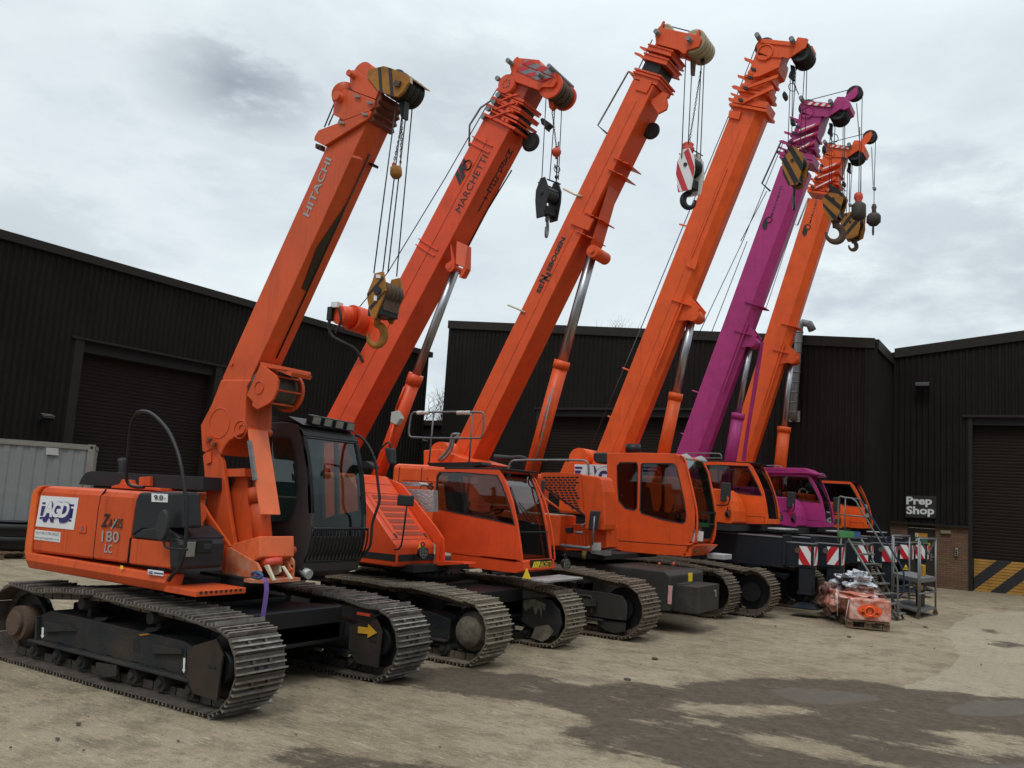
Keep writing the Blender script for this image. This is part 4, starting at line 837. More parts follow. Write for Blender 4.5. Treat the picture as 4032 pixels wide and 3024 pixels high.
    neck = [(1685,-10),(1480,-10),(1415,160),(1342,298),(1352,470),(1372,480),(1440,446),(1478,500),(1497,450),(1530,405),(1580,372),(1640,350),(1652,325),(1640,305),(1645,130),(1655,36)]
    b = MB().plate('A', neck, BN-.03, BF-BN+.06); b.build('gooseneck', O1, r, bevel=.015)
    nk = MB(); ci = at('A', 1470, 282, BN-.032); 
    for rr_, cc in ((.17, ci), (.05, at('A', 1620, 320, BN-.04)), (.10, at('A', 1610, 325, BN-.035))): nk.torus(cc, (0,1,0), rr_, .006, 28, 6)
    for x, y in ((1394,388),(1430,418)): nk.cyl(at('A', x, y, BN-.08), at('A', x, y, BN), .035, n=8)
    nk.build('pivot_boss', O1, r)
    MB().plate('A', [(1392,380),(1408,384),(1404,404),(1388,400)], BN-.09, .03).plate('A', [(1424,410),(1440,414),(1437,432),(1422,428)], BN-.09, .03).build('pin_bolt', RU, r)
    ap = [(1358,500),(1385,462),(1440,444),(1470,480),(1492,545),(1505,640),(1540,900),(1572,1108),(1660,1060),(1700,1120),(1740,1180),(1755,1270),(1740,1330),(1490,1330),(1500,1290),(1562,1185),(1525,1110),(1400,870),(1376,800),(1370,640),(1357,560)]
    MB().plate('A', [(1357,500),(1385,465),(1440,446),(1470,480),(1492,545),(1505,640),(1540,900),(1572,1105),(1500,1330),(1485,1330),(1478,1060),(1395,860),(1372,700),(1368,600)], BN-.015, .05).build('turret_plate', O1, r, .008)
    MB().plate('A', [(1357,500),(1385,465),(1440,446),(1470,480),(1492,545),(1505,640),(1540,900),(1572,1105),(1500,1330),(1485,1330),(1478,1060),(1395,860),(1372,700),(1368,600)], BF-.02, .05).build('turret_plate', O1, r, .008)
    MB().plate('A', [(1510,600),(1650,600),(1700,1100),(1600,1180),(1560,1140)], BN+.12, .04).plate('A', [(1505,590),(1640,585),(1640,640),(1510,640)], BN+.03, BF-BN).build('inner_web', O1, r)
    MB().plate('A', [(1378,478),(1412,475),(1412,545),(1380,560),(1378,520)], BN-.035, .02).build('access_lug', O1, r, .004)
    # lift cylinder with its cover plate and trunnion box
    ca, cb_ = at('A', 1770, 1180, BN+.2), at('A', 1700, 360, BN+.17)
    cyl_tilt(r, ca, cb_, .105, .06, .55, O1)
    fp_ = at('A', 1665, 320, BN-.02); bt = at('A', 1750, 893, BN-.02)
    MB().prism([fp_, fp_+Vector((0,.28,0)), bt+Vector((0,.28,0)), bt], Vector((-.02,0,-.006))).build('cylinder_cover', mat('paint_orange_clean', (.82,.16,.05), .45, dirt=.1, dirtcol=(.4,.08,.03)), r, .004)
    MB().plate('A', [(1655,400),(1674,398),(1712,660),(1692,666)], BN-.045, .03).build('scale_strip', GV, r)
    tb_ = [(1535,1115),(1565,1090),(1740,1040),(1742,1180),(1700,1205),(1562,1185)]
    b = MB().plate('A', tb_, BN-.02, .5); b.build('trunnion_box', mat('paint_orange_chipped', (.82,.16,.05), .45, dirt=.3, dirtcol=(.10,.04,.03), dscale=9), r, .01)
    tf = at('A', 1742, 1120, BN).x; MB().cyl((tf-.05, BN+.5, 1.43), (tf-.05, BN+.55, 1.43), .045, n=14).build('end_pin', REDC, r)
    MB().cyl(at('A', 1810, 1195, BN+.18), at('A', 1815, 1245, BN+.18), .13, n=20).build('cylinder_foot', REDC, r)
    # worn base bracket with cream patches
    f_ = tf+.02; z0_ = at('A', 1740, 1350, BN).z
    b = MB().prism([Vector((-8.0, BN-.12, z0_)), Vector((f_+.02, BN-.12, z0_)), Vector((f_+.12, BN+.0, z0_)), Vector((f_+.12, BN+.5, z0_)), Vector((-8.0, BN+.5, z0_))], (0,0,.035)); b.build('base_plate', mat('base_worn', (.55,.12,.04), .6, dirt=.75, dirtcol=(.42,.38,.26), dscale=7), r)
    for y_ in (BN-.03, BN+.42): MB().prism([Vector((f_-.5, y_, z0_+.03)), Vector((f_-.05, y_, z0_+.03)), Vector((f_+.05, y_, z0_+.12)), Vector((f_-.02, y_, z0_+.2)), Vector((f_-.5, y_, z0_+.34))], (0, .035, 0)).build('base_lug', MAT['base_worn'], r, .004)
    lx = f_+.06; b = MB(); b.cyl((lx-.1, BN+.44, z0_+.17), (lx-.1, BN+.47, z0_+.17), .09, n=20); b.b2((lx-.19, BN+.44, z0_+.03), (lx-.01, BN+.47, z0_+.17)); b.build('base_lug', MAT['base_worn'], r)
    for q in (([(1768,1238),(1790,1232),(1835,1335),(1826,1342)]), ([(1884,1240),(1893,1240),(1950,1325),(1940,1330)])): MB().plate('A', q, BN+.05, .03).build('gusset', CRM, r)
    MB().plate('A', [(1790,1230),(1870,1235),(1872,1280),(1845,1300),(1825,1300)], BN+.2, .03).build('gusset', CRM, r)
    # ---- main boom, drum winch, telescopes
    s1 = bm_.st('J', 1080, 900)[0]+.12
    b = MB(); bm_.tube(b, -.62, s1, .43, 0, .045); bo = b.build('main_boom', O1, r, bevel=.008)
    b = MB(); b.tube([bm_.p(-.1, .485, BN+.17), bm_.p(2.4, .485, BN+.17)], .009, 6); b.build('belly_cable', BK, bo)
    sA, sB = bm_.st('K', 300, 530)[0], bm_.st('K', 60, 1280)[0]
    MB().prism([bm_.p(bm_.st('K', 420, 290)[0], .478, BN+.16), bm_.p(bm_.st('K', 180, 800)[0], .452, BN+.06), bm_.p(bm_.st('K', 0, 1250)[0], .458, BN+.10), bm_.p(bm_.st('K', 30, 1280)[0], .475, BN+.16), bm_.p(bm_.st('K', 200, 950)[0], .478, BN+.168), ], bm_.n*.004).build('oil_stain', mat('oil_stain', (.035,.024,.012), .35, dirt=.4, dirtcol=(.12,.05,.02), dscale=6), bo)
    letpx('HITACHI', 'J', (5000,0), (0,0), (0,0), BN, TXG, bo) if False else flank('HITACHI', bm_, 'OV', (668,470), (718,345), (703,343), TXG, bo, bold=.02)
    P('eye_lug', O1, bo, 'C', [(455,285),(475,290),(470,310),(450,305)], BN-.02, .02)
    wn = [(720,290),(855,395),(872,440),(865,520),(830,600),(790,640),(690,690),(645,655),(650,620),(600,565),(715,310)]
    for l_, t_ in ((BN-.05, .03), (BF+.0, .03)): P('winch_plate', O1, r, 'C', wn, l_, t_, bevel=.004)
    wc = at('C', 740, 505, BN); MB().lathe(wc+Vector((0,-.02,0)), wc+Vector((0,.36,0)), [(0,0),(0,.2),(.03,.2),(.04,.165),(.32,.165),(.33,.2),(.36,.2),(.36,0)], 28).build('winch_drum', mat('rope_drum', (.085,.08,.07), .5, .4, bump=.8, bscale=60), r)
    b = MB()
    for a in (-50, -5, 40): 
        c_ = wc+Vector((.215*math.cos(rad(a)), 0, .215*math.sin(rad(a)))); b.cyl(c_+Vector((0,-.04,0)), c_+Vector((0,.36,0)), .012, n=8)
    b.build('drum_bar', O1, r); c_ = wc+Vector((0, .37, 0)); MB().cyl(c_, c_+Vector((0,.05,0)), .225, n=28).build('winch_cheek', O1, r)
    MB().torus(wc+Vector((0,-.055,0)), (0,1,0), .07, .006, 20, 6).build('winch_boss', O1, r)
    MB().plate('C', [(775,330),(845,345),(985,400),(1000,365),(930,345)], BN, .3).plate('C', [(720,275),(940,320),(942,345),(800,330),(722,300)], BN-.02, BF-BN+.04).build('winch_bracket', O1, r)
    # junction box & clamps
    P('work_light', BK, bo, 'J', [(960,1330),(1090,1380),(1165,1400),(1150,1430),(960,1355)], BF-.1, .1); P('bracket', O1, bo, 'J', [(905,1290),(1000,1320),(1000,1350),(905,1325)], BN-.03, .04)
    # telescope collars at the head, side ear plates with pads
    e1 = [(1130,745),(1140,770),(1105,840),(560,1180),(530,1165),(465,1130),(430,1110),(440,1060),(485,990),(560,960),(800,870)]
    e2 = [(800,835),(665,765),(735,790),(870,795),(935,720),(945,690),(1180,640),(1170,680),(1120,745),(880,850)]
    for l_ in (BN-.045, BF+.01):
        P('side_plate', O1, r, 'J', e1, l_, .035, bevel=.004)
        P('side_plate', O1, r, 'J', [(680,640),(690,560),(735,515),(800,478),(870,490),(1190,610),(1175,690),(1120,745),(800,860),(665,790)], l_+.01, .03, bevel=.004)
        P('side_plate', O1, r, 'J', [(870,280),(900,240),(945,240),(1090,330),(1230,510),(1195,600),(960,515),(905,490),(880,440)], l_+.02, .03, bevel=.004)
    b = MB(); b.plate('J', [(1080,870),(1170,680),(1210,600),(1225,500),(1270,520),(1265,600),(1225,640),(1240,690),(1190,720),(1205,780),(1160,800),(1170,860),(1120,890)], BN-.01, BF-BN+.02).plate('J', [(720,600),(900,420),(1180,540),(1180,640),(1100,780),(800,860)], BN+.005, BF-BN-.01); b.build('telescope_collars', mat('head_grimy', (.17,.032,.016), .55, dirt=.7, dirtcol=(.05,.03,.02), dscale=6), r, .006)
    for q in ((960,560),(1118,640),(1055,785),(765,890)): P('wear_pad', GV, r, 'J', [(q[0]-38,q[1]-22),(q[0]+22,q[1]-10),(q[0]+40,q[1]+18),(q[0]-20,q[1]+14)], BN-.065, .02)
    for c_, rr_ in (((745,580), .075), ((905,300), .05)):
        p_ = at('J', *c_, BN-.05); MB().cyl(p_+Vector((0,-.06,0)), p_+Vector((0,.48,0)), rr_*.72, n=16).build('cross_pin', O1, r)
    MB().lathe(at('J', 820, 560, BN+.02), at('J', 820, 560, BF-.02), [(0,0),(0,.15),(.3,.15),(.3,0)], 24).build('guide_roller', O1, r); p_ = at('J', 1030, 290, BN+.02); MB().cyl(p_, p_+Vector((0,.3,0)), .14, n=24).build('guide_roller', O1, r)
    MB().tube([at('J', 560, 950, BN+.1), at('J', 690, 640, BN+.1), at('J', 870, 400, BN+.1)], .008, 6).tube([at('J', 610, 930, BN+.15), at('J', 720, 680, BN+.15)], .008, 6).build('guide_rod', ST, r)
    MB().plate('J', [(450,1150),(530,1175),(515,1235),(488,1228),(490,1190),(478,1185),(465,1220),(445,1210)], BN+.03, .06).build('rope_socket', RU, r)
    hd = [(1090,330),(1105,235),(1300,188),(1390,215),(1600,300),(1610,385),(1540,500),(1470,570),(1400,560),(1225,495)]
    for l_ in (BN-.04, BF+.02):
        o = P('head_plate', YE, r, 'J', hd, l_, .035, bevel=.004)
        for q in ([(1225,210),(1262,203),(1282,512),(1245,500)], [(1352,205),(1395,218),(1420,558),(1380,552)]): P('black_stripe', BK, o, 'J', q, l_-.004, .003)
        P('axle_nut', RU, o, 'J', [(1430,365),(1500,375),(1480,440),(1415,430)], l_-.03, .03)
    P('bevel_plate', CRM, r, 'J', [(1575,300),(1610,305),(1615,385),(1590,375)], BN-.02, .06)
    hc = at('J', 1440, 410, BN); b = MB()
    for k in range(4): sheave(b, hc+Vector((-.01, .04+k*.085, .01)), .155, .07)
    b.build('head_sheave', mat('greasy_iron', (.022,.018,.014), .5, .3), r)
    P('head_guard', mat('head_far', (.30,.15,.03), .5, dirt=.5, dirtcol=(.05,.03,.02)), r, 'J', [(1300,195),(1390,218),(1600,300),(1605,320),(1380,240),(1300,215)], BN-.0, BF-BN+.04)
    # safety chain and ropes
    hk = [((1460,600), ('K', 752,1040)), ((1590,660), ('K', 905,1030)), ((1655,690), ('K', 1000,1075)), ((1545,640), ('K', 850,1020))]
    r_l = (BN+.05, BN+.22, BN+.33, BN+.12)
    for i, ((x, y), q) in enumerate(hk): ropes(r, [(at('J', x, y, r_l[i]), at(*q, r_l[i]))], .007)
    MB().plate('J', [(1480,590),(1560,620),(1545,830),(1520,838),(1505,800)], BN+.12, .08).build('rope_anchor', BK, r)
    b = MB(); chain(b, at('J', 1530, 840, BN+.16), at('J', 1505, 1440, BN+.16), 17); chain(b, at('J', 1520, 950, BN+.14), at('J', 1425, 1390, BN+.12), 13); b.build('safety_chain', CH, r)
    # ---- cab
    cl0, cl1 = 7.42, 8.37
    prof = [(775,800),(960,800),(1030,815),(1075,860),(1100,930),(1130,1100),(1150,1260),(1160,1420),(1166,1600),(1155,1800),(1110,2010),(1080,2110),(900,2160),(740,2160)]
    kinds = ['b','b','b','b','g','g','g','g','g','b','b','b','b','b']
    body = cab(r, 'C', prof, kinds, cl0, cl1, [[(800,925),(955,928),(990,950),(1020,1040),(1040,1180),(1048,1340),(1040,1480),(1010,1590),(960,1660),(800,1680)]], CG, GLC, BK, far=[[(790,925),(905,920),(905,1600),(800,1640)], [(925,920),(1010,930),(1075,1100),(1110,1350),(1115,1560),(925,1600)]], seat_at=(at('C', 900, 1700, 7.9).x-.1, 7.9, 1.15))
    A = [at('C', x, y, cl0) for x, y in prof]
    # front frame, grille over the lower window, roof lamps
    fw_ = A[8]; b = MB()
    for y_ in (cl0, cl1-.05):
        b.prism([p+Vector((.0, y_-cl0, 0)) for p in A[3:9]]+[p+Vector((-.05, y_-cl0, 0)) for p in reversed(A[3:9])], (0, .05, 0))
    b.prism([A[3], A[4]+Vector((.0,0,.02)), A[4]+Vector((-.03,0,.02)), A[3]+Vector((-.03,0,0))], (0, cl1-cl0, 0)); b.build('front_frame', BK, body, .006)
    g0, g1 = at('D', 448, 365, cl0), at('D', 385, 625, cl0); gr = MB().tube([g0+Vector((.03,0,0)), g0+Vector((.03,cl1-cl0,0))], .02, 8).tube([g1+Vector((.03,0,0)), g1+Vector((.03,cl1-cl0,0))], .016, 8)
    for i in range(17):
        o_ = Vector((0, (cl1-cl0)*i/16, 0)); gm_ = g0.lerp(g1, .5)+Vector((.075,0,0)); gr.tube([g0+o_+Vector((.035,0,0)), gm_+o_, g1+o_+Vector((.03,0,0))], .011, 6, 1)
    gr.build('window_guard', BK, body)
    MB().prism([A[3]+Vector((.03,0,.05)), A[1]+Vector((0,0,.07)), A[0]+Vector((0,0,.07)), A[0]+Vector((0,0,.03)), A[2]+Vector((0,0,.02))], (0, cl1-cl0, 0)).build('roof_rack', BK, body)
    for i in range(4):
        c_ = A[3]+Vector((-.03+.0*i, .22+i*.2, .13-.005*i)); rl = MB().box(c_, (.09, .155, .11), Vector((.97,0,-.2)).normalized(), Vector((0,1,0)), Vector((.2,0,.97)).normalized()).build('roof_lamp', BK, body, .01); MB().box(c_+Vector((.046,0,-.008)), (.012, .125, .085), Vector((.97,0,-.2)).normalized(), Vector((0,1,0)), Vector((.2,0,.97)).normalized()).build('lamp_lens', LMP, rl)
    c_ = at('D', 440, 730, cl0+.05); MB().cyl(c_, c_+Vector((-.12,0,.03)), .055, n=14).build('camera_cap', GR, r)
    # second mirror stay at the cab front right
    mp_ = [at('C', 1550, 915, 8.05)]; q_ = [(1550,915),(1590,925),(1640,975),(1680,1040),(1712,1110),(1730,1200),(1748,1300),(1765,1400),(1762,1480),(1740,1560),(1710,1620)]
    qd = [(985,40),(1000,140),(960,250),(935,330),(930,430),(920,510),(870,572)]
    rail(r, [at('C', x, y, 8.3) for x, y in q_[:6]]+[at('D', x, y, 8.3) for x, y in qd], .017, DG, 'mirror_stay', 1)
    MB().tube([at('C', 1712, 1085, 8.3), at('C', 1820, 980, 8.3), at('C', 1840, 978, 8.3), at('C', 1855, 1030, 8.3)], .012, 8).build('mirror_arm', DG, r); P('mirror', RB, r, 'C', [(1795,1018),(1860,1028),(1865,1165),(1830,1165),(1810,1110)], 8.25, .1, bevel=.02)
    P('side_lamp', RB, r, 'C', [(1600,1145),(1640,1140),(1700,1180),(1700,1205),(1610,1200)], 8.3, .12, bevel=.01)
    MB().tube([at('C', 445, 1200, BN+.15), at('C', 410, 1280, BN+.1), at('C', 430, 1345, BN+.1), at('C', 465, 1355, BN+.1), at('C', 485, 1320, BN+.1), at('C', 480, 1260, BN+.1)], .006, 6, 2).build('loose_cable', RB, r); P('switch', mat('teal_switch', (.03,.13,.15), .4), r, 'C', [(447,1238),(488,1240),(490,1290),(450,1288)], BN+.08, .05, bevel=.01)
    # swing bracket pins beside the toolbox
    c_ = at('A', 1300, 900, 6.5); b = MB(); 
    for k in range(2): b.cyl(at('A', 1300, 890, 6.3+k*.09), at('A', 1300, 890, 6.35+k*.09), .13, n=20)
    b.plate('A', [(1265,795),(1360,830),(1400,900),(1540,1105),(1525,1115),(1330,900),(1330,1000),(1280,1000)], 6.5, .03); b.build('slew_bracket', O1, r)
    return r
c1_ = crane_one()
# rear hook block and headache ball of crane 1
def block(label, z, plate_pts, l, th, mplate, stripes_=(), stripe_m=None, sheave_c=None, sheave_r=.2, sheaves=3, hook=None, hook_ax=(1,0,0), msh=RU, mcore=BK, rear=None, hookm=RU):
    c = at(z, *plate_pts[0], l); P_ = [at(z, x, y, l) for x, y in plate_pts]; lo = min(P_, key=lambda p: p.z); cen = sum(P_, Vector((0,0,0)))/len(P_)
    t_ = thing('hook_block', cen+Vector((0, th/2, 0)), label, 'hook block')
    for k, l_ in enumerate((l, l+th-.025)):
        o = MB().prism([p+Vector((0, l_-l, 0)) for p in P_], (0, .025, 0)).build('cheek_plate', mplate, t_, .004)
        if k == 0:
            for q in stripes_: P('stripe', stripe_m or BK, o, z, q, l-.004, .003)
    b = MB(); sc__ = at(z, *sheave_c, l)
    for k in range(sheaves): sheave(b, sc__+Vector((0, th*(k+.8)/(sheaves+.6), 0)), sheave_r, th/(sheaves+1)*.9)
    b.build('sheave', msh, t_)
    MB().cyl(sc__+Vector((0,-.02,0)), sc__+Vector((0, th+.02, 0)), .045, n=12).build('axle', mcore, t_)
    zmin = lo.z; zmax = max(p.z for p in P_); hx = cen.x+(lo.x-cen.x)*.55
    MB().b2((hx-.10, l+.02, zmin+.04), (hx+.10, l+th-.02, zmin+(zmax-zmin)*.30)).build('trunnion', mcore, t_, .01)
    if hook:
        (hx_, hy_), R, r_, fl = hook; tp = at(z, hx_, hy_, l+th/2)
        b = MB(); b.cyl(tp+zz*.06, tp-zz*.05, r_*1.25, n=14); hook_shape(b, tp, R, r_, hook_ax, shank=.04, flip=fl); b.build('hook', hookm, t_)
    return t_
h = block('yellow and black hook block with amber hook below the nearest crane boom', 'K', [(757,1040),(850,1018),(878,1180),(885,1222),(850,1310),(765,1530),(735,1535),(712,1500),(680,1330),(675,1265),(735,1120)], 6.76, .30, YE,
  [[(850,1070),(858,1100),(680,1300),(678,1262),(700,1245)], [(870,1228),(880,1235),(715,1440),(700,1415),(705,1400)]], BK, (800,1230), .115, 4, ((790,1560), .085, .028, 1), (.848,.53,0), hookm=YE)
P('tag', WH, h, 'K', [(775,1052),(823,1056),(822,1092),(775,1090)], 6.752, .003); P('tag', WH, h, 'K', [(752,1280),(785,1285),(782,1340),(750,1335)], 6.752, .003)
MB().b2(at('K', 880, 1222, 6.79), at('K', 850, 1500, 7.03)+Vector((.1,0,0))).build('core_frame', RU, h)
t_ = thing('rope_weight', at('J', 1450, 1510, 6.87), 'worn yellow switch weight on the chain above the nearest hook block', 'weight')
p_ = at('J', 1452, 1440, 6.87); q_ = at('J', 1452, 1580, 6.87); b = MB().lathe(p_, q_, [(0,0),(0,.03),(.01,.06),(.06,.064),((p_-q_).length-.03,.064),((p_-q_).length,.045),((p_-q_).length,0)], 8); b.build('weight_body', YE, t_); P('red_shackle', REDC, t_, 'J', [(1400,1400),(1425,1385),(1450,1440),(1400,1450)], 6.86, .03)
# purple strap hanging from the base bracket
t_ = thing('strap', at('A', 1770, 1400, 6.6), 'purple lifting strap hanging from the nearest crane boom foot', 'strap')
sp = [(1715,1290),(1740,1310),(1768,1320),(1782,1345),(1785,1400),(1775,1480),(1762,1560),(1755,1610)]; pp = [at('A', x, y, 6.5) for x, y in sp]
b = MB(); vs = []; 
for p in pp: vs += [p+Vector((-.02,-.01,0)), p+Vector((.02,.015,0))]
b.add(vs, [(2*i, 2*i+1, 2*i+3, 2*i+2) for i in range(len(pp)-1)]); b.build('webbing', PUR, t_).modifiers.new('s', 'SOLIDIFY').thickness = .006
MB().tube([at('A', 1690, 1290, 6.55), at('A', 1720, 1278, 6.5), at('A', 1760, 1300, 6.5), at('A', 1745, 1325, 6.5), at('A', 1690, 1310, 6.55)], .018, 8, 1).build('knot', mat('blue_webbing', (.04,.10,.20), .8), t_)

# ----------------------------------------------------------------- shared pieces for the telescopic cranes
def collar(par, bm, s, h, g, m, th=.045, name='boom_collar', top=0.0, v=0.0, cham=0.0):
    b = MB(); bm.tube(b, s, s+th, h, g, v, top, cham); return b.build(name, m, par, bevel=.004)
def gblock(label, c, yaw, W, Dp, Hh, prof, mch, stripe=None, mstripe=BK, nsh=3, hookR=.1, hookr=.03, hyaw=0, flip=1, mhook=BK, mcore=BK, msh=BK, topball=None, stretch=1.3, shank=.05, pair=True):
    """hook block: c = centre, yaw = direction of the sheave axis, prof = cheek outline in (-.5..+.5) depth and height"""
    c = Vector(c); X = Vector((math.cos(yaw), math.sin(yaw), 0)); Y = Vector((-X.y, X.x, 0)); t_ = thing('hook_block', c, label, 'hook block')
    prof = [(-u, v) for u, v in prof]; stripe = [[(-u, v) for u, v in q] for q in stripe] if stripe else None
    for s_ in (-1, 1):
        o = MB().prism([c+X*(s_*W/2-.012)+Y*u*Dp+zz*v*Hh for u, v in prof], X*.024).build('cheek_plate', mch, t_, .004)
        if stripe:
            for q in stripe: MB().prism([c+X*(s_*(W/2+.013))+Y*u*Dp+zz*v*Hh for u, v in q], X*s_*.003).build('stripe', mstripe, o)
    b = MB(); rr = min(Dp*.44, Hh*.3)
    for k in range(nsh): sheave(b, c+X*W*((k+.5)/nsh-.5)*.86+zz*Hh*.12, rr, W/nsh*.7, X)
    b.build('sheave', msh, t_); MB().cyl(c+zz*Hh*.12-X*(W/2+.03), c+zz*Hh*.12+X*(W/2+.03), .04, n=10).build('axle', mcore, t_)
    MB().box(c-zz*Hh*.30, (W*.86, Dp*.5, Hh*.22), X, Y).build('trunnion', mcore, t_, .01)
    for v in (.42, .18):
        for s_ in (-1, 1): MB().cyl(c-X*W/2+Y*s_*Dp*.38+zz*v*Hh, c+X*W/2+Y*s_*Dp*.38+zz*v*Hh, .012, n=8).build('spacer_bolt', mcore, t_)
    tp = c-zz*Hh*.44; b = MB().cyl(tp+zz*.08, tp-zz*.06, hookr*1.3, n=14); hook_shape(b, tp, hookR, hookr, (math.cos(hyaw), math.sin(hyaw), 0), shank, flip=flip, stretch=stretch); b.build('hook', mhook, t_)
    return t_
CHEEK = [(-.18,.5),(.18,.5),(.5,.22),(.5,-.05),(.3,-.5),(-.3,-.5),(-.5,-.05),(-.5,.22)]
def hazard_lamp(par, p, n, m=BK, r=.085):
    p = Vector(p); n = Vector(n).normalized(); o = MB().lathe(p-n*.10, p+n*.02, [(0,0),(0,.03),(.05,r*.9),(.11,r),(.12,r*.95)], 18).build('work_lamp', m, par); MB().cyl(p+n*.0, p+n*.012, r*.9, n=18).build('lamp_glass', LMP, o)
    b = MB()
    for k in (-.5, 0, .5): b.box(p+n*.025+zz*k*r*1.1, (.006, r*1.6, .006)).box(p+n*.025+n.cross(zz)*k*r*1.1, (.006, .006, r*1.6))
    b.torus(p+zz*(r+.03)-n*.03, n, .03, .01, 12, 6); b.build('lamp_guard', m, o); return o
def mirror(par, p, w_, h, arm, n=(1,-.2,0), m=RB):
    n = Vector(n).normalized(); sd_ = n.cross(zz); o = MB().box(p, (w_, h, .05), sd_, zz, n).build('mirror', m, par, bevel=.02); MB().tube(arm, .012, 8, 1).build('mirror_arm', BK, o); return o

# ----------------------------------------------------------------- crane 2
def crane_two():
    r = thing('crawler_crane', (-8.3, 10.9, 0), 'red-orange crawler crane second from the left, with sloping vented bonnet and muddy tracks', 'crane', GRP)
    top = [(-6.5,.84),(-6.8,.88),(-7.3,.92),(-7.8,.90),(-8.3,.92),(-9,.90),(-9.7,.88)]
    track(r, -6.06, -10.4, 9.53, .6, top, .425, S2, pitch=.176, seed=3); track(r, -6.06, -10.4, 11.66, .6, top, .425, S2, pitch=.176, seed=4)
    MUD = mat('dried_mud', (.16,.14,.105), .95, var=.3, vscale=10, dirt=.75, dirtcol=(.03,.026,.022), dscale=7, bump=.4)
    c_ = at('D', 1690, 1170, 9.6); MB().lathe(Vector((c_.x, 9.53, .42)), Vector((c_.x, 9.9, .42)), [(.06,0),(.06,.10),(.065,.11),(.08,.19),(.1,.20),(.18,.205),(.2,.25),(.37,.25)], 28).build('drive_motor', MUD, r)
    MB().prism([at('G', x, y, 11.70) for x, y in ((-40,1500),(60,1460),(250,1440),(380,1470),(450,1560),(470,1680),(430,1780),(330,1790),(100,1650),(-40,1620))], (0, .05, 0)).build('final_drive_cover', FR, r, .02)
    MB().prism([at('G', x, y, 11.69) for x, y in ((60,1510),(100,1470),(230,1460),(330,1500),(320,1560),(300,1530),(290,1620),(270,1530),(240,1600),(215,1520),(150,1560),(120,1500))], (0, .01, 0)).prism([at('G', x, y, 11.69) for x, y in ((200,1790),(240,1700),(350,1680),(400,1740),(350,1800),(300,1830))], (0, .01, 0)).build('mud_smear', MUD, r)
    carbody(r, -8.2, 10.9, .85, .38, .88, BK, 1.35); turret(r, -8.2, 10.9, .86, 1.06, .62)
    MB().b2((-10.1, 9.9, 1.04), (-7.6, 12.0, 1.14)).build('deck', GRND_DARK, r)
    NL = 9.65; lf = 10.55
    pA, pB = at('E', 17, 1094, NL), at('E', 243, 1432, NL); d = (pA-pB); zt = 2.36; pT = pB+d*((zt-pB.z)/d.z); zb = at('E', 245, 1625, NL).z
    prof = [Vector((-10.0, NL, zb)), Vector((pB.x+.0, NL, zb)), Vector((pB.x+.01, NL, zb+.1)), pB, pT, Vector((-10.0, NL, zt))]
    hd = MB().prism(prof, (0, lf-NL, 0)).build('engine_bonnet', O2, r, bevel=.035)
    e = lambda u, v, o: pB.lerp(pT, v)+Vector((0, (lf-NL)*u, 0))+nn_*o
    nn_ = Vector((-d.z, 0, d.x)).normalized(); nn_ = nn_ if nn_.z > 0 else -nn_
    vm = mat('vent_mesh', (.30,.045,.02), .8); 
    for k in range(7): v = .13+k*.085; MB().prism([e(.22, v, .002), e(.86, v, .002), e(.86, v+.052, .002), e(.22, v+.052, .002)], nn_*.003).build('vent', vm, hd)
    b = MB()
    for v in (.075, .72, .86): b.prism([e(.0, v, .001), e(1, v, .001), e(1, v+.008, .001), e(0, v+.008, .001)], nn_*.002)
    b.prism([e(.10, .07, .001), e(.12, .07, .001), e(.12, .98, .001), e(.10, .98, .001)], nn_*.002); b.build('panel_joint', vm, hd)
    for u in (.12, .88): MB().prism([e(u, .10, .002), e(u+.04, .10, .002), e(u+.04, .155, .002), e(u, .155, .002)], nn_*.008).build('latch', RB, hd)
    b = MB().b2((-10.0, NL-.006, zb+.08), (pB.x+.004, NL, zb+.17)).b2((pB.x+.02, NL+.06, zb+.08), (pB.x+.027, lf-.04, zb+.17)); b.build('rubber_strip', GRND_DARK, hd)
    q = [Vector((pB.x+.016, NL+.48, zb+.24)), Vector((pB.x+.016, NL+.60, zb+.24)), Vector((pB.x+.016, NL+.51, zb+.32))]; MB().prism(q, (.004,0,0)).build('warning_sticker', YW, hd)
    hazard_lamp(r, (pB.x+.16, NL+.42, zb+.20), (1,-.25,0)); mo = mirror(r, (pB.x+.12, NL-.02, pB.z+.62), .26, .15, [(pB.x, NL-.03, pB.z-.06), (pB.x+.1, NL-.03, pB.z-.04), (pB.x+.12, NL-.02, pB.z+.1), (pB.x+.14, NL-.01, pB.z+.55)], (1,-.35,0))
    P('side_fin', O2, r, 'E', [(150,850),(220,870),(290,900),(400,1040),(600,1290),(650,1370),(657,1450),(655,1565),(580,1590),(585,1430),(150,835)], lf+.02, .04, bevel=.006)
    MB().plate('E', [(575,1590),(605,1380),(613,1380),(600,1590)], lf-.05, .04).plate('E', [(565,1570),(830,1580),(835,1595),(565,1610)], lf-.1, .3).build('step', O2, r)
    P('deck_plate', AL, r, 'E', [(315,938),(566,950),(568,1140),(505,1140),(430,1050)], lf+.25, .12); P('deck_plate', AL, r, 'E', [(230,878),(440,882),(460,900),(455,918),(290,912)], lf+.4, .2)
    b = MB().cyl(at('E', 690, 1625, 11.2), at('E', 690, 1660, 11.2), .2, n=20); b.build('valve_block', RB, r)
    # cab
    l0, l1 = 11.25, 12.18
    prof = [(598,800),(640,768),(900,765),(1140,770),(1205,900),(1255,1050),(1297,1250),(1325,1450),(1338,1560),(1345,1655),(1290,1668),(1285,1560),(715,1500),(655,1490),(650,1400),(600,1300),(560,1240),(555,1200),(575,1000)]
    kinds = ['b','b','b','g','g','g','g','g','b','b','b','b','b',None,None,'b','b','g','g']
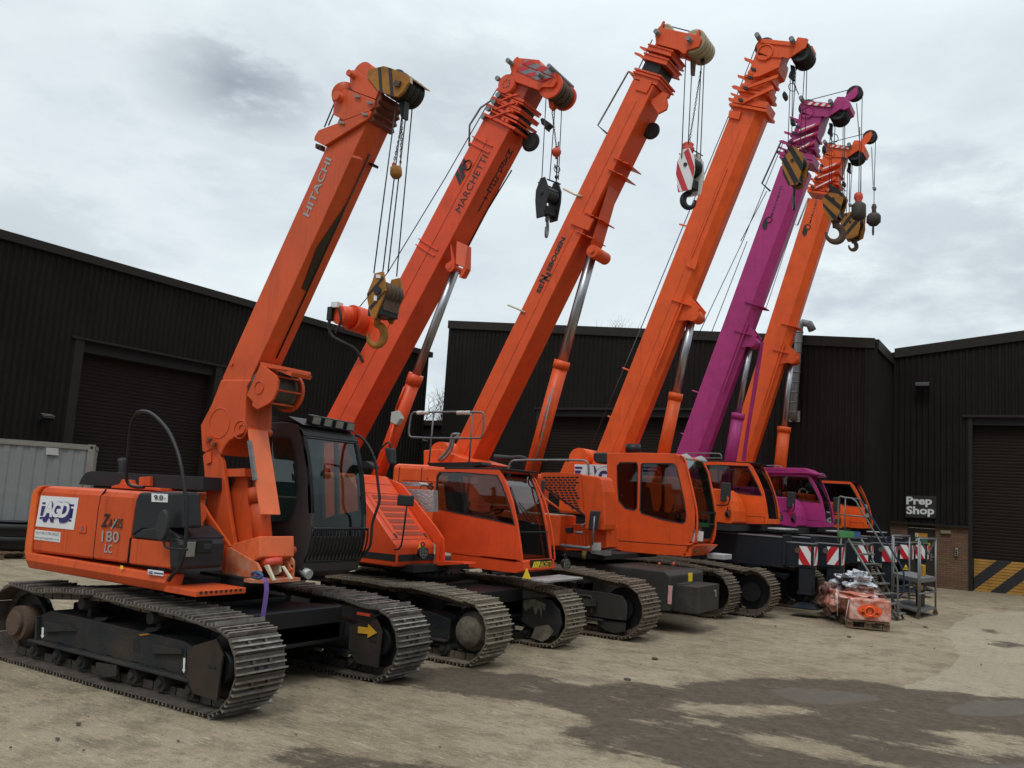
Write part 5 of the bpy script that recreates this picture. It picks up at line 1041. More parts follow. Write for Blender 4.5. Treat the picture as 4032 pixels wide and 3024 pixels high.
    win = [(600,830),(625,795),(800,797),(1120,822),(1155,885),(1200,1000),(1240,1120),(1275,1255),(1040,1200),(800,1155),(582,1105)]
    body = cab(r, 'E', prof, kinds, l0, l1, [win], O2, GLS, BK, seat_at=(at('E', 850, 1400, 11.7).x, 11.7, 1.25))
    MB().plate('E', [(715,1502),(1288,1562),(1290,1675),(1000,1640),(718,1600)], l0+.01, l1-l0-.02).build('cab_sill', O2, body, bevel=.01)
    A = [at('E', x, y, l0) for x, y in prof]
    b = MB(); z_ = at('E', 1320, 1315, l0); b.box(Vector((z_.x-.01, (l0+l1)/2, z_.z)), (.02, l1-l0-.1, .014)); b.build('screen_joint', RB, body)
    b = MB().plate('E', [(800,797),(815,798),(835,1150),(810,1150)], l0+.02, .02); b.build('window_post', BK, body)
    MB().prism([A[3]+Vector((.14,0,-.01)), A[3]+Vector((.14,0,.02)), A[1]+Vector((.05,0,.035)), A[1]+Vector((.05,0,.0))], (0, l1-l0, 0)).build('roof_hatch', BK, body, .005)
    for y_ in (.12, .78): MB().box(A[3]+Vector((.10, y_, -.07)), (.05,.05,.06)).build('visor_bracket', BK, body)
    w0 = at('E', 1240, 930, l0+.1); w1 = at('E', 1310, 1160, l0+.1); MB().tube([at('E', 1235, 925, l0+.08), at('E', 1270, 1030, l0+.08), at('E', 1310, 1160, l0+.08)], .022, 8).tube([at('E', 1310, 1055, l0+.12), at('E', 1460, 1240, l0+.30)], .009, 6).tube([at('E', 1310, 1080, l0+.12), at('E', 1410, 1240, l0+.30)], .009, 6).tube([at('E', 1395, 1245, l0+.3), at('E', 1465, 1245, l0+.36)], .015, 6).build('wiper', BK, body)
    rail(body, [at('E', x, y, l1-.05) for x, y in ((1410,835),(1450,845),(1475,910),(1520,1000),(1560,1120),(1590,1250),(1610,1380),(1620,1480),(1625,1560))], .014, O2, 'grab_rail', 1)
    MB().prism([A[8]+Vector((-.0,0,-.01)), A[9]+Vector((0,0,0)), A[9]+Vector((.03,0,.01)), A[8]+Vector((.03,0,-.01))], (0, l1-l0, 0)).build('front_lip', O2, body, .01)
    c_ = A[8].lerp(A[9], .45)+Vector((.034,.18,0)); ns = Vector((0,1,0)); lettering('MARCHETTI', c_+Vector((0,.22,-.045)), c_+Vector((0,.62,-.045)), c_+Vector((0,.22,.04)), YW, body, nrm=(1,0,0), lift=.012); MB().box(c_+Vector((0,.32,0)), (.008,.66,.14)).build('name_plate', BK, body)
    st = [c_+Vector((.013, .04+k*.05, -.045)) for k in range(4)]
    for p in st: MB().prism([p, p+Vector((0,.03,0)), p+Vector((0,.07,.09)), p+Vector((0,.04,.09))], (.003,0,0)).build('name_bar', YW, body)
    hazard_lamp(r, (A[8].x+.25, l1+.0, 1.2), (1,-.25,0))
    MB().b2((A[9].x-.0, l0-.0, .98), (A[9].x+.42, l1+.2, 1.01)).build('front_step', AL, r, .004); MB().prism([(A[9].x+.02, l0-.03, 1.01), (A[9].x+.16, l0-.03, 1.01), (A[9].x+.08, l0-.03, 1.16)], (0,.01,0)).build('warning_sticker', YW, r)
    mp_ = mirror(r, at('E', 1520, 940, l1+.1), .06, .28, [at('E', 1535, 1030, l1), at('E', 1520, 960, l1+.1)], (1,-.9,0))
    # guard rail on the roof
    lr = 12.0; rp = [(400,272),(985,268),(1008,290),(1005,380),(995,480),(970,502),(380,495),(352,470),(360,380),(375,290),(400,272)]
    rl = rail(r, [at('E', x, y, lr) for x, y in rp], .017, GV, 'guard_rail', 1)
    for (a, b_) in (((570,275),(528,728)), ((910,272),(878,715))): MB().tube([at('E', *a, lr), at('E', *b_, lr)], .015, 8).build('rail_post', GV, rl)
    for x0, x1 in ((430,478),(482,530),(775,830),(832,888)): MB().cyl(at('E', x0, 278, lr), at('E', x1, 276, lr), .034, n=12).build('foam_sleeve', mat('white_foam', (.72,.70,.66), .8), rl)
    MB().plate('E', [(510,712),(985,705),(990,728),(900,748),(740,758),(530,740)], l1-.3, .3).build('roof_grating', DG, r)
    # boom
    BN = 10.42; W_ = .46; bm_ = Boom(BN, ('C', 1310, 730), ('N', 720, 0), W_)
    sH = bm_.st('M', 480, 1060)[0]; b = MB(); bm_.tube(b, -1.6, sH, .55); bo = b.build('main_boom', O2, r, bevel=.012)
    b = MB(); b.prism(bm_.quad(-1.5, sH-.3, .26, .266, BN-.002), (0,-.003,0)); b.build('weld_seam', vm, bo)
    for q in ((160,1100),(130,1165)): s_ = bm_.st('N', *q)[0]; collar(bo, bm_, s_, .40, .022, O2, .02)
    for q in ((250,1340),(220,1440)): s_ = bm_.st('M', *q)[0]; collar(bo, bm_, s_, .40, .022, O2, .02)
    # cylinder lug
    lug = [(475,1100),(545,1095),(560,1090),(660,1150),(660,1400),(600,1490),(560,1490),(440,1440),(430,1385),(450,1340),(490,1320)]
    P('cylinder_lug', O2, r, 'N', [(470,1095),(500,1220),(525,1320),(520,1400),(480,1440),(440,1425),(430,1380),(445,1345),(490,1310)], BN+.03, .03, bevel=.004)
    P('cylinder_lug', O2, r, 'N', [(545,1100),(660,1150),(655,1400),(605,1495),(570,1495),(620,1390),(535,1355)], BN+.06, .12, bevel=.004)
    p0 = at('N', 455, 1375, BN+.02); MB().cyl(p0, p0+Vector((0, W_, 0)), .055, n=18).build('lug_pin', O2, r); P('lug_guard', mat('lug_face', (.75,.13,.06), .5), r, 'N', [(553,1108),(662,1152),(636,1388),(537,1350)], BN+.05, .01)
    a_, b_ = at('C', 1720, 1340, BN+.2), at('N', 530, 1430, BN+.2); cyl_tilt(r, a_, b_, .108, .068, (at('C', 2075, 390, BN+.2)-a_).length/(b_-a_).length, O2)
    P('junction_box', mat('junction_grey', (.36,.38,.36), .5), r, 'C', [(1858,712),(1920,700),(1938,770),(1900,825),(1850,800)], BN+.05, .1, bevel=.008); MB().tube([at('C', 1975,495,BN+.08), at('C', 1900,690,BN+.08)], .018, 8).tube([at('C', 1880,820,BN+.06), at('C', 1835,1000,BN+.06), at('C', 1740,1240,BN+.06)], .014, 8).build('hydraulic_pipe', O2, r)
    MB().tube([bm_.p(sH-.5, .6, BN+W_-.02), bm_.p(sH-1.2, .558, BN+W_-.03), bm_.p(sH-2.4, .562, BN+W_-.02), bm_.p(bm_.st('N', 680, 1190)[0], .56, BN+W_-.03)], .011, 6).build('belly_cable', BK, r)
    # writing on flank and belly
    flank('MARCHETTI', bm_, 'N', (590,800), (890,190), (825,165), TXK, bo, bold=-.002)
    P('logo_bar', TXK, bo, 'N', [(530,375),(560,322),(600,455),(578,495)], BN-.008, .002); P('logo_bar', TXK, bo, 'N', [(568,305),(600,245),(640,390),(606,450)], BN-.008, .002); P('logo_bar', TXK, bo, 'N', [(608,230),(630,195),(655,300),(640,325)], BN-.008, .002)
    MB().torus(at('N', 662, 275, BN-.008), (0,1,0), .075, .011, 24, 6).build('logo_ring', TXK, bo)
    pt_ = [onp('N', x, y, bm_.p(0, .55, BN), bm_.n) for x, y in ((805,745),(1118,150))]; s_a, s_b = [(p-bm_.A).dot(bm_.d) for p in pt_]; yc = (pt_[0].y+pt_[1].y)/2
    for k, ch in enumerate('MARCHETTI'):
        s0 = s_b-(s_b-s_a)*k/8.; y0 = yc-.06; dx_ = 0 if ch != 'I' else .05; lettering(ch, bm_.p(s0-.065, .55, y0+dx_), bm_.p(s0-.065, .55, y0+.12-dx_), bm_.p(s0+.065, .55, y0+dx_), TXK, bo, nrm=bm_.n)
    for k in range(3): MB().prism([bm_.p(s_b+.28+k*.0, .552, BN+.10+k*.05), bm_.p(s_b+.28, .552, BN+.135+k*.05), bm_.p(s_b+.46, .552, BN+.165+k*.05), bm_.p(s_b+.46, .552, BN+.13+k*.05)], bm_.n*.003).build('logo_bar', TXK, bo)
    # head: telescope collars, plates, sheaves
    HM = O2; s1 = bm_.st('M', 560, 880)[0]; s2 = bm_.st('M', 640, 720)[0]
    sl = [bm_.st('M', 475, 1058)[0], bm_.st('M', 540, 925)[0], bm_.st('M', 595, 810)[0], bm_.st('M', 650, 690)[0]]
    b = MB(); bm_.tube(b, sl[0]-.02, sl[3]+.35, .50, -.03); b.build('inner_boom', mat('inner_boom_dark', (.42,.055,.022), .5, dirt=.4, dirtcol=(.06,.03,.02), dscale=4), r)
    for k, s_ in enumerate(sl): collar(r, bm_, s_, .62-.03*k, .05-.006*k, HM, .04, top=.02)
    for k, s_ in enumerate(sl[:3]):
        collar(r, bm_, s_+.10, .60-.03*k, .035-.006*k, HM, .025, top=.04)
        P('collar_brace', HM, r, 'M', [(480+k*62,1058-k*122),(500+k*62,1030-k*122),(735+k*55,930-k*120),(790+k*55,945-k*120),(760+k*55,960-k*120),(700+k*55,968-k*120)], BN-.06+.006*k, .03)
        for j in (.18, .45): MB().prism(bm_.quad(s_+.05, s_+.10, .28+j*.3, .34+j*.3, BN-.035), (0,.06,0)).build('collar_rib', HM, r)
        MB().prism([bm_.p(s_+.045, .5-.03*k, BN+.1), bm_.p(s_+.045, .5-.03*k, BN+.36), bm_.p(s_+.095, .5-.03*k, BN+.36), bm_.p(s_+.095, .5-.03*k, BN+.1)], bm_.n*.11).build('chain_pocket', BK, r)
    for x, y in ((612,495),(620,737),(555,838),(475,935),(400,1050)): p = at('M', x, y, BN+.0); MB().cyl(p+Vector((0,-.07,0)), p+Vector((0,-.02,0)), .038, n=10).build('adjuster', GV, r)
    p = at('M', 712, 548, BN-.05); MB().cyl(p, p+Vector((0, W_+.1, 0)), .145, n=30).build('rear_sheave_housing', HM, r)
    for a in range(8): q_ = p+Vector((.06*math.cos(a*.785), -.005, .06*math.sin(a*.785))); MB().cyl(q_+Vector((0,-.012,0)), q_, .010, n=8).build('bolt', GV, r)
    hp = [(762,290),(830,190),(870,155),(910,180),(945,245),(1200,205) if False else (1100,300),(1430,450),(1440,520),(1390,600),(1230,600),(1190,645),(1130,625),(850,525),(790,400)]
    P('head_plate', HM, r, 'M', hp, BN-.04, .04, bevel=.005); P('head_plate', HM, r, 'M', [(x+150, y-40) if False else (x, y) for x, y in hp], BN+W_, .04, bevel=.005)
    P('head_top', HM, r, 'M', [(910,178),(1190,205),(1215,285),(1385,340),(1425,400),(1430,450),(945,262)], BN-.02, W_*.8, bevel=.005)
    def sb(q, l_, n_, off=0.0): return stripes('M', q, l_, n_, GV, RED, r, 'hazard_board', slant=.2, off=off)
    sb([(1000,205),(1400,350),(1425,462),(945,262)], BN-.045, 2.6, .3); sb([(915,275),(1380,462),(1225,528),(858,360)], BN-.045, 2.6, .2)
    for x, y in ((790,260),(1230,450),(1385,345)): p = at('M', x, y, BN-.05); MB().cyl(p+Vector((0,-.12,0)), p+Vector((0, W_+.15, 0)), .036, n=14).build('cross_pin', GV, r)
    sc_ = at('M', 1350, 575, BN); b = MB()
    for k in range(3): sheave(b, sc_+Vector((0, .10+k*.13, 0)), .175, .1)
    b.build('head_sheave', RU, r); MB().cyl(sc_+Vector((0,.0,0)), sc_+Vector((0,.04,0)), .19, n=28).cyl(sc_+Vector((0,W_-.02,0)), sc_+Vector((0,W_+.02,0)), .19, n=28).build('sheave_guard', HM, r)
    P('anchor', HM, r, 'M', [(1320,770),(1390,775),(1410,885),(1360,925),(1335,900)], BN+.2, .08)
    P('search_light', BK, r, 'M', [(1200,1060),(1235,1040),(1350,1120),(1340,1150),(1300,1180),(1290,1220),(1270,1210),(1260,1160),(1215,1130)], BN+.2, .12, bevel=.02)
    c_ = at('M', 1070, 1400, BN+.35); MB().torus(c_, (0,1,0), .125, .026, 24, 8).cyl(c_+Vector((0,-.04,0)), c_+Vector((0,.04,0)), .115, n=24).build('cable_reel', RB, r)
    rail(r, [bm_.p(sl[0]-.5, -.0, BN), at('M', 180, 1155, BN), at('M', 340, 900, BN), bm_.p(sl[0]+.3, 0, BN)], .016, GV, 'rope_guide', 0)
    # ropes
    for l_, a, q in ((BN+.12, (1290,760), (1475,430)), (BN+.22, (1445,560), (1560,440)), (BN+.3, (1530,640), (1655,440))): ropes(r, [(at('M', *a, l_), at('N', *q, l_))], .007)
    MB().tube([at('M', 590,610,BN+.2), at('M', 430,870,BN+.2), at('K', 1530,0,BN+.2), at('K', 905,1030,BN+.2), at('K', 560,1450,BN+.2)], .008, 6).build('hoist_rope', ST, r)
    b = MB(); chain(b, at('M', 1378, 930, BN+.25), at('M', 1440, 1470, BN+.25), 15); b.build('safety_chain', CH, r)
    # hoist winch hanging behind the boom
    wc = at('K', 560, 1540, BN+.0); MB().cyl(wc+Vector((0,-.12,0)), wc+Vector((0,.5,0)), .21, n=28).build('winch_drum', O2, r); MB().cyl(wc+Vector((-.05,-.36,0)), wc+Vector((-.02,-.12,0)), .15, .18, n=20).build('winch_motor', O2, r)
    P('winch_bracket', O2, r, 'K', [(520,1480),(620,1520),(760,1560),(900,1700),(760,1750),(640,1720),(520,1659)], BN+.1, .3, bevel=.01)
    MB().box(wc+Vector((-.12,-.34,.16)), (.14,.14,.09)).build('valve_block', WH, r, .005); MB().box(wc+Vector((-.2,-.36,.02)), (.1,.12,.22)).build('valve_block', BK, r, .01)
    MB().tube([wc+Vector((-.2,-.4,-.05)), wc+Vector((-.22,-.36,-.3)), wc+Vector((0,-.3,-.42)), wc+Vector((.15,-.1,-.5)), wc+Vector((.22,0,-.7))], .025, 8, 2).tube([wc+Vector((-.02,-.4,.1)), wc+Vector((.05,-.38,-.1)), wc+Vector((-.08,-.36,-.3))], .02, 8, 2).build('hydraulic_hose', RB, r)
    return r
crane_two()
gblock('black hook block with silver hook under the second crane boom', at('N', 1545, 655, 10.7), rad(72), .26, .26, .60, CHEEK, DG, None, nsh=4, hookR=.06, hookr=.022, hyaw=rad(105), mhook=GV, msh=ST, stretch=1.9, shank=.06)
t_ = thing('headache_ball', at('M', 1442, 1545, 10.7), 'small red ball on the chain of the second crane', 'weight')
MB().ball(at('M', 1442, 1545, 10.7), .072).cyl(at('M', 1442, 1460, 10.7), at('M', 1442, 1640, 10.7), .02).build('ball', REDC, t_)
b = MB(); p = at('N', 1640, 320, 10.7); b.torus(p, (.8,-.5,0), .05, .007, 20, 6).torus(p+Vector((-.02,0,.02)), (.6,.3,.3), .05, .007, 20, 6).tube([p+zz*.42, p+zz*.03, p-zz*.2], .01, 6).ball(p-zz*.12, .03); b.build('rope_coil', ST, t_)

# ----------------------------------------------------------------- crane 3
def crane_three():
    r = thing('crawler_crane', (-8.0, 15.8, 0), 'orange crawler crane third from the left, with honeycomb grille and cab with two side windows', 'crane', GRP)
    top = [(-6.1,.94),(-6.5,.99),(-7.0,1.03),(-7.6,1.04),(-8.4,1.02),(-9.4,1.0)]
    track(r, -5.57, -10.6, 13.32, .7, top, .475, S3, pitch=.19, seed=5, mframe=AN); track(r, -5.53, -10.6, 17.6, .7, top, .475, S3, pitch=.19, seed=6, mframe=AN)
    P('track_guard', AN, r, 'AA', [(160,740),(560,790),(690,820),(740,900),(745,1000),(735,1090),(560,1070),(300,1030)], 13.40, .03, bevel=.01)
    P('track_guard', AN, r, 'AA', [(410,1080),(735,1110),(720,1210),(600,1230),(500,1190),(430,1140)], 13.44, .03, bevel=.01)
    rail(r, [at('AA', x, y, 13.36) for x, y in ((190,810),(340,820),(362,840),(360,990),(350,1000))], .02, AN, 'step_rail', 1); P('step_plate', AN, r, 'AA', [(260,850),(405,865),(405,930),(270,930)], 13.3, .05)
    letpx('00', 'AA', (50,735), (280,745), (60,660), 13.5, BK, r, bold=.02)
    # counterweight between the tracks
    pr = [(600,1015),(612,478),(860,482) if False else (1150,548),(1215,605),(1200,990),(1040,1010)]
    L0 = 14.75; A = [at('AA', x, y, L0) for x, y in ((615,480),(1150,548),(1215,603),(1200,985),(1050,1005))]
    pl = [Vector((-8.6, L0, A[0].z)), Vector((A[1].x, L0, A[1].z)), A[2], A[3], Vector((A[3].x-.5, L0, A[3].z-.04)), Vector((-8.6, L0, A[3].z+.1))]
    cwt = MB().prism(pl, (0, 1.72, 0)).build('carbody_counterweight', AN, r, bevel=.03)
    fx = A[2].x; MB().b2((fx-.1, 15.0, .36), (fx+.42, 16.15, .82)).build('tool_box', AN, r, bevel=.012); MB().b2((fx+.42, 15.85, .70), (fx+.43, 15.96, .72)).b2((fx+.42, 15.94, .60), (fx+.43, 15.955, .72)).build('handle', GR, r)
    MB().b2((fx-.02, 15.02, .44), (fx+.14, 15.55, .84)).build('tool_box', AN, r, bevel=.01)
    q = [Vector((fx+.012, 15.6, .84)), Vector((fx+.012, 15.74, .84)), Vector((fx+.012, 15.74, .97)), Vector((fx+.012, 15.6, .97))]; 
    stripes('AA', [(1196,706),(1238,710),(1225,912),(1187,905)], L0-.012, 6, WH, RED, r, 'hazard_strip', slant=-.3)
    MB().b2((fx-.008, 15.65, .84), (fx+.016, 15.82, .99)).build('warning_sticker', YW, r)
    b = MB()
    for x in (960, 1105, 1250): c_ = at('AA', x, 470, 15.4); b.torus(c_+zz*.02, (.3,1,0), .055, .006, 16, 5)
    b.build('lifting_loop', CH, r); b = MB()
    for x in (1095, 1250): b.ball(at('AA', x, 470, 15.3), .03, n=8)
    b.build('loop_tag', REDC, r)
    carbody(r, -8.2, 15.8, 1.9, .38, .95, AN, 1.0); turret(r, -8.2, 15.8, .93, 1.17, .75)
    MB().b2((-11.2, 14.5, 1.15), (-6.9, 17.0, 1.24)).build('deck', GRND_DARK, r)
    NL = 14.3; z1 = at('E', 600, 735, NL).z
    # rear house with the number
    hx0, hx1 = at('E', 205, 800, NL).x, at('E', 640, 800, NL).x+.9
    hs = MB().b2((hx0, NL, 1.25), (hx1, NL+2.9, z1-.0)).build('engine_house', O3, r, bevel=.09)
    for x in (270, 465): p = at('E', x, 800, NL); MB().b2((p.x-.008, NL-.004, 1.3), (p.x+.008, NL+.02, z1-.06)).build('panel_joint', GRND_DARK, hs)
    MB().b2((hx0+.3, NL-.004, z1-.34), (hx1, NL+.01, z1-.33)).build('panel_joint', GRND_DARK, hs)
    letpx('6', 'E', (508,940), (575,945), (512,882), NL-.004, TXK, hs, bold=.03); letpx('6', 'E', (508,857), (521,858), (509,843), NL-.004, TXK, hs, bold=.03)
    # honeycomb grille wing
    gp = [(1520,822),(1838,808),(2025,845),(2050,950),(2060,1240),(1880,1172),(1545,925)]
    wing = P('grille_wing', O3, r, 'E', [(1500,800),(1700,798),(1850,810),(1870,1130),(1890,1175),(1700,1060),(1530,935)], NL, .04, bevel=.006)
    P('wing_side', O3, r, 'E', [(1850,812),(2010,835),(2030,860),(2055,965),(2060,1250),(2050,1300),(1890,1290),(1885,1180)], NL+.02, .5, bevel=.02)
    rows = 0
    for j in range(14):
        y = 840+j*22.5; x0 = 1520+max(0, (y-925))*1.35; x1 = 1835+max(0, y-1000)*.18
        x = x0+(18 if j % 2 else 0); b = MB()
        while x+30 < x1:
            pts = [(x+4, y-7), (x+28, y-6), (x+33, y), (x+28, y+8), (x+4, y+7), (x-1, y)]
            b.plate('E', pts, NL-.004, .006); x += 40
        if b.v: b.build('grille_slots', GRND_DARK, wing, kind='stuff')
    MB().plate('E', [(1525,925),(1545,925),(1885,1160),(1885,1180)], NL-.012, .01).build('panel_joint', GRND_DARK, wing)
    MB().tube([at('E', 1500, 990, NL), at('E', 1560, 1040, NL), at('E', 1690, 1135, NL)], .022, 8).build('brace_tube', O3, r)
    # side tool box and low platform
    zt = at('E', 1670, 1172, NL).z; x0 = at('E', 1520, 1200, NL).x-.9; x1 = at('E', 1670, 1300, NL).x; MB().b2((x0, NL-.0, 1.33), (x1, NL+.62, zt)).build('side_box', O3, r, bevel=.012)
    MB().b2((x0, NL+.02, zt+.002), (x1-.03, NL+.6, zt+.012)).build('anti_slip_mat', mat('grit_mat', (.40,.36,.28), .9), r)
    P('front_apron', O3, r, 'E', [(1590,1385),(1672,1400),(1672,1250),(2045,1240),(2075,1270),(2078,1450),(1940,1480),(1700,1478),(1600,1470)], NL+.3, .5, bevel=.01)
    rail(r, [at('G', x, y, NL+.05) for x, y in ((5,345),(8,300),(25,262),(60,246),(650,246),(690,262),(705,300),(700,500),(690,760),(680,800),(640,822))], .02, GV, 'handrail', 1)
    MB().tube([at('G', 465, 990, NL), at('G', 690, 1015, NL), at('G', 720, 1005, NL)], .032, 10).tube([at('G', 580, 878, NL), at('G', 655, 878, NL)], .02, 8).build('access_pipe', GV, r)
    P('lamp', BK, r, 'G', [(500,835),(550,832),(550,882),(515,888),(498,870)], NL-.05, .1, bevel=.01)
    mo = P('mirror', RB, r, 'G', [(715,688),(805,690),(775,858),(695,855)], NL-.12, .03, bevel=.02); MB().tube([at('G', 755, 735, NL-.14), at('G', 735, 985, NL-.1)], .016, 8).build('mirror_arm', GV, mo)
    P('hose_box', GR, r, 'G', [(735,968),(785,965),(785,1035),(730,1035)], NL, .12); P('bracket', GV, r, 'G', [(715,1040),(838,1040),(838,1080),(730,1060)], NL, .3)
    b = MB().cyl(at('G', 665, 1040, NL+.1), at('G', 660, 1110, NL+.1), .045, n=12); b.build('drain_valve', mat('brass', (.35,.28,.08), .4, .8), r)
    b = MB()
    for k in range(4): p = at('G', 600+k*30, 900, NL+.1); b.tube([p, p+Vector((.03,0,-.15)), p+Vector((.0,0,-.27))], .008, 6, 2)
    b.build('cable_loops', O3, r)
    # cab
    l0, l1 = 16.05, 17.35
    prof = [(862,188),(1160,183),(1450,190),(1510,215),(1560,330),(1605,560),(1625,700),(1622,830),(1595,940),(1565,985),(1525,1085),(1300,1070),(1000,1042),(880,1000),(860,930)]
    kinds = ['b','b','b','g','g','g','g','g','g','b','b','b','b','b','b']
    w1 = [(975,268),(1120,268),(1132,300),(1125,660),(1100,685),(1020,665),(965,600),(955,480),(950,300)]
    w2 = [(1175,275),(1440,278),(1465,300),(1490,400),(1535,600),(1552,720),(1545,780),(1515,798),(1330,760),(1165,710),(1150,680),(1160,290)]
    body = cab(r, 'G', prof, kinds, l0, l1, [w1, w2], O3, GLD, BK, seat_at=(at('G', 1290, 700, 16.6).x, 16.6, 1.42))
    MB().plate('G', [(858,938),(1562,990),(1562,995),(858,944)], l0-.004, .01).build('panel_joint', GRND_DARK, body)
    A = [at('G', x, y, l0) for x, y in prof]
    b = MB(); z_ = A[6]; b.box(Vector((z_.x-.02, (l0+l1)/2, z_.z)), (.04, l1-l0-.1, .03)); b.build('screen_joint', BK, body)
    P_ = [at('G', x, y, l1-.04) for x, y in ((1690,250),(1720,400),(1760,690),(1750,850),(1715,965))]
    for l_, pts in ((l0, [(1500,205),(1540,225),(1565,330),(1620,560),(1648,700),(1650,830),(1635,950),(1600,982),(1560,985)]), (l1, [(1680,262),(1700,250),(1730,330),(1780,500),(1808,650),(1812,800),(1795,940),(1760,980),(1730,978)])):
        rail(body, [at('G', x, y, l_-.02) for x, y in pts], .02, O3, 'grab_rail', 1)
    MB().plate('G', [(1515,1090),(1555,995),(1600,1000),(1595,1085)], l0+.0, .02).prism([A[9]+Vector((.0,0,0)), A[10], A[10]+Vector((.02,0,0)), A[9]+Vector((.16,0,0))], (0, l1-l0, 0)).build('front_lip', O3, body, .005)
    for x, y, l_, k in ((1560, 205, l0+.1, -12), (1690, 225, l1-.3, 10)):
        c_ = at('G', x, y, l_); MB().lathe(c_+Vector((-.05,.05,-.08)), c_+Vector((-.02,.05,.09)), [(0,0),(0,.15),(.04,.15),(.09,.08),(.12,0)], 6).build('air_scoop', mat('scoop_white', (.27,.275,.27), .6), body, .01)
    MB().cyl(at('G', 1090, 190, 16.7), at('G', 1090, 110, 16.7), .16, n=20).build('roof_intake', BK, body)
    P('exhaust_muffler', RB, r, 'G', [(740,180),(862,178),(862,275),(760,275),(735,240)], 16.3, .35, bevel=.05)
    for q, w_ in (((1590,880,1630,960), .01), ((1650,865,1705,955), .01)):
        P('paper_notice', WH, body, 'G', [(q[0],q[1]),(q[2],q[1]+4),(q[2]-8,q[3]),(q[0]-2,q[3]-5)], l0+.1 if q[0] < 1600 else l0+.35, .004)
    c_ = at('G', 1632, 1000, l0+.35)
    for k, m_ in enumerate((mat('beacon_red', (.35,.02,.02), .3), mat('beacon_amber', (.45,.15,.01), .3), mat('beacon_green', (.02,.2,.04), .3))): p = at('G', 1632, 965+k*35, l0+.35); MB().cyl(p-zz*.035, p+zz*.035, .04, n=14).build('signal_lamp', m_, body)
    hazard = MB().b2((A[9].x+.0, l1-.2, 1.2), (A[9].x+.35, l1+.3, 1.3)).build('step', GR, r, .01)
    # boom
    BN = 15.4; W_ = .66; bm_ = Boom(BN, ('E', 720, 640), ('P', 985, 0), W_); sH = bm_.st('O', 720, 1130)[0]+.22
    b = MB(); bm_.tube(b, -.6, sH, .53); bo = b.build('main_boom', O3, r, bevel=.015)
    b = MB(); b.prism(bm_.quad(-.4, sH-.4, .31, .317, BN-.002), (0,-.003,0)); b.build('weld_seam', MAT['vent_mesh'], bo)
    MB().prism([bm_.p(-.6, .0, BN), bm_.p(-.6, .53, BN), bm_.p(-1.7, .9, BN), bm_.p(-1.7, .5, BN)], (0, W_, 0)).build('boom_foot', O3, r, bevel=.01)
    flank('SE', bm_, 'P', (308,1615), (350,1528), (312,1510), TXK, bo, bold=.04); flank('N', bm_, 'P', (350,1518), (382,1450), (330,1425), TXK, bo, bold=.04); flank('N', bm_, 'P', (392,1500), (424,1425), (372,1405), TXK, bo, bold=.04); flank('EBOGEN', bm_, 'P', (408,1400), (560,1078), (520,1062), TXK, bo, bold=.04)
    for (x, y) in ((975,415),(1025,305),(740,830),(660,1010)):
        s_, t_ = bm_.st('P', x, y); MB().prism([bm_.p(s_, t_, BN), bm_.p(s_, .78, BN+.02), bm_.p(s_+.02, .78, BN+.02), bm_.p(s_+.02, t_, BN)], (0, W_-.02, 0)).prism([bm_.p(s_, t_, BN-.04), bm_.p(s_, .62, BN-.04), bm_.p(s_+.02, .62, BN-.04), bm_.p(s_+.02, t_, BN-.04)], (0, .05, 0)).build('boom_rib', O3, bo)
    P('inspection_box', O3, bo, 'P', [(660,830),(830,890),(775,1000),(600,935)], BN-.05, .06, bevel=.006)
    MB().prism([bm_.p(bm_.st('P', 920, 560)[0], .53, BN+.1), bm_.p(bm_.st('P', 1000, 560)[0], .53, BN+.1), bm_.p(bm_.st('P', 740, 1050)[0], .78, BN+.1), bm_.p(bm_.st('P', 740, 1150)[0], .78, BN+.1)], (0, W_-.2, 0)).build('lug_web', O3, bo, .01)
    p0 = at('P', 815, 1200, BN+.02); MB().cyl(p0, p0+Vector((0, W_-.05, 0)), .13, n=22).cyl(p0+Vector((0,-.05,0)), p0+Vector((0,.02,0)), .05, n=12).build('lug_pin', O3, r)
    a_, b_ = at('Z', 150, 1000, BN+.32), at('P', 815, 1225, BN+.32); d_ = (b_-a_); a2 = a_-d_*.12
    cyl_tilt(r, a2, b_, .15, .105, (at('Z', 325, 405, BN+.32)-a2).length/(b_-a2).length, O3)
    MB().tube([at('E', 1610, 60, BN+.1), at('E', 1510, 500, BN+.1), at('E', 1420, 800, BN+.1)], .014, 6).tube([at('E', 1585, 100, BN+.08), at('E', 1490, 500, BN+.08)], .012, 6).build('hydraulic_pipe', GV, r)
    for q in ((('P', 535, 597), ('P', 650, 655), ('P', 715, 670)), (('N', -330, 1290),)*0):
        if q: MB().tube([at(z, x, y, BN-.02) for z, x, y in q], .022, 8).build('rest_arm', CRM, bo)
    MB().tube([at('E', 600+200, 400, BN) if False else at('Z', 0, 75, BN-.02), at('Z', 50, 95, BN-.02), at('Z', 100, 118, BN-.02)], .02, 8).build('rest_arm', CRM, bo)
    rail(bo, [at('P', 955, 60, BN), at('P', 870, -15, BN), at('O', 640, 860, BN), at('O', 720, 920, BN)], .02, GV, 'rope_guide', 0)
    p = at('P', 1390, 40, BN+.5); MB().torus(p, (0,1,0), .15, .032, 24, 8).cyl(p+Vector((0,-.05,0)), p+Vector((0,.05,0)), .14, n=24).build('cable_reel', RB, r)
    # head
    for z_, x, y, g, tt in (('O', 740, 830, .05, .05), ('O', 800, 900, .05, .03)): s_ = bm_.st(z_, x, y)[0]; collar(r, bm_, s_, .56, g, O3, .035)
    sA = bm_.st('O', 800, 900)[0]; b = MB(); bm_.tube(b, sA-.1, bm_.st('O', 740, 830)[0], .56, .015); b.build('collar_box', O3, r)
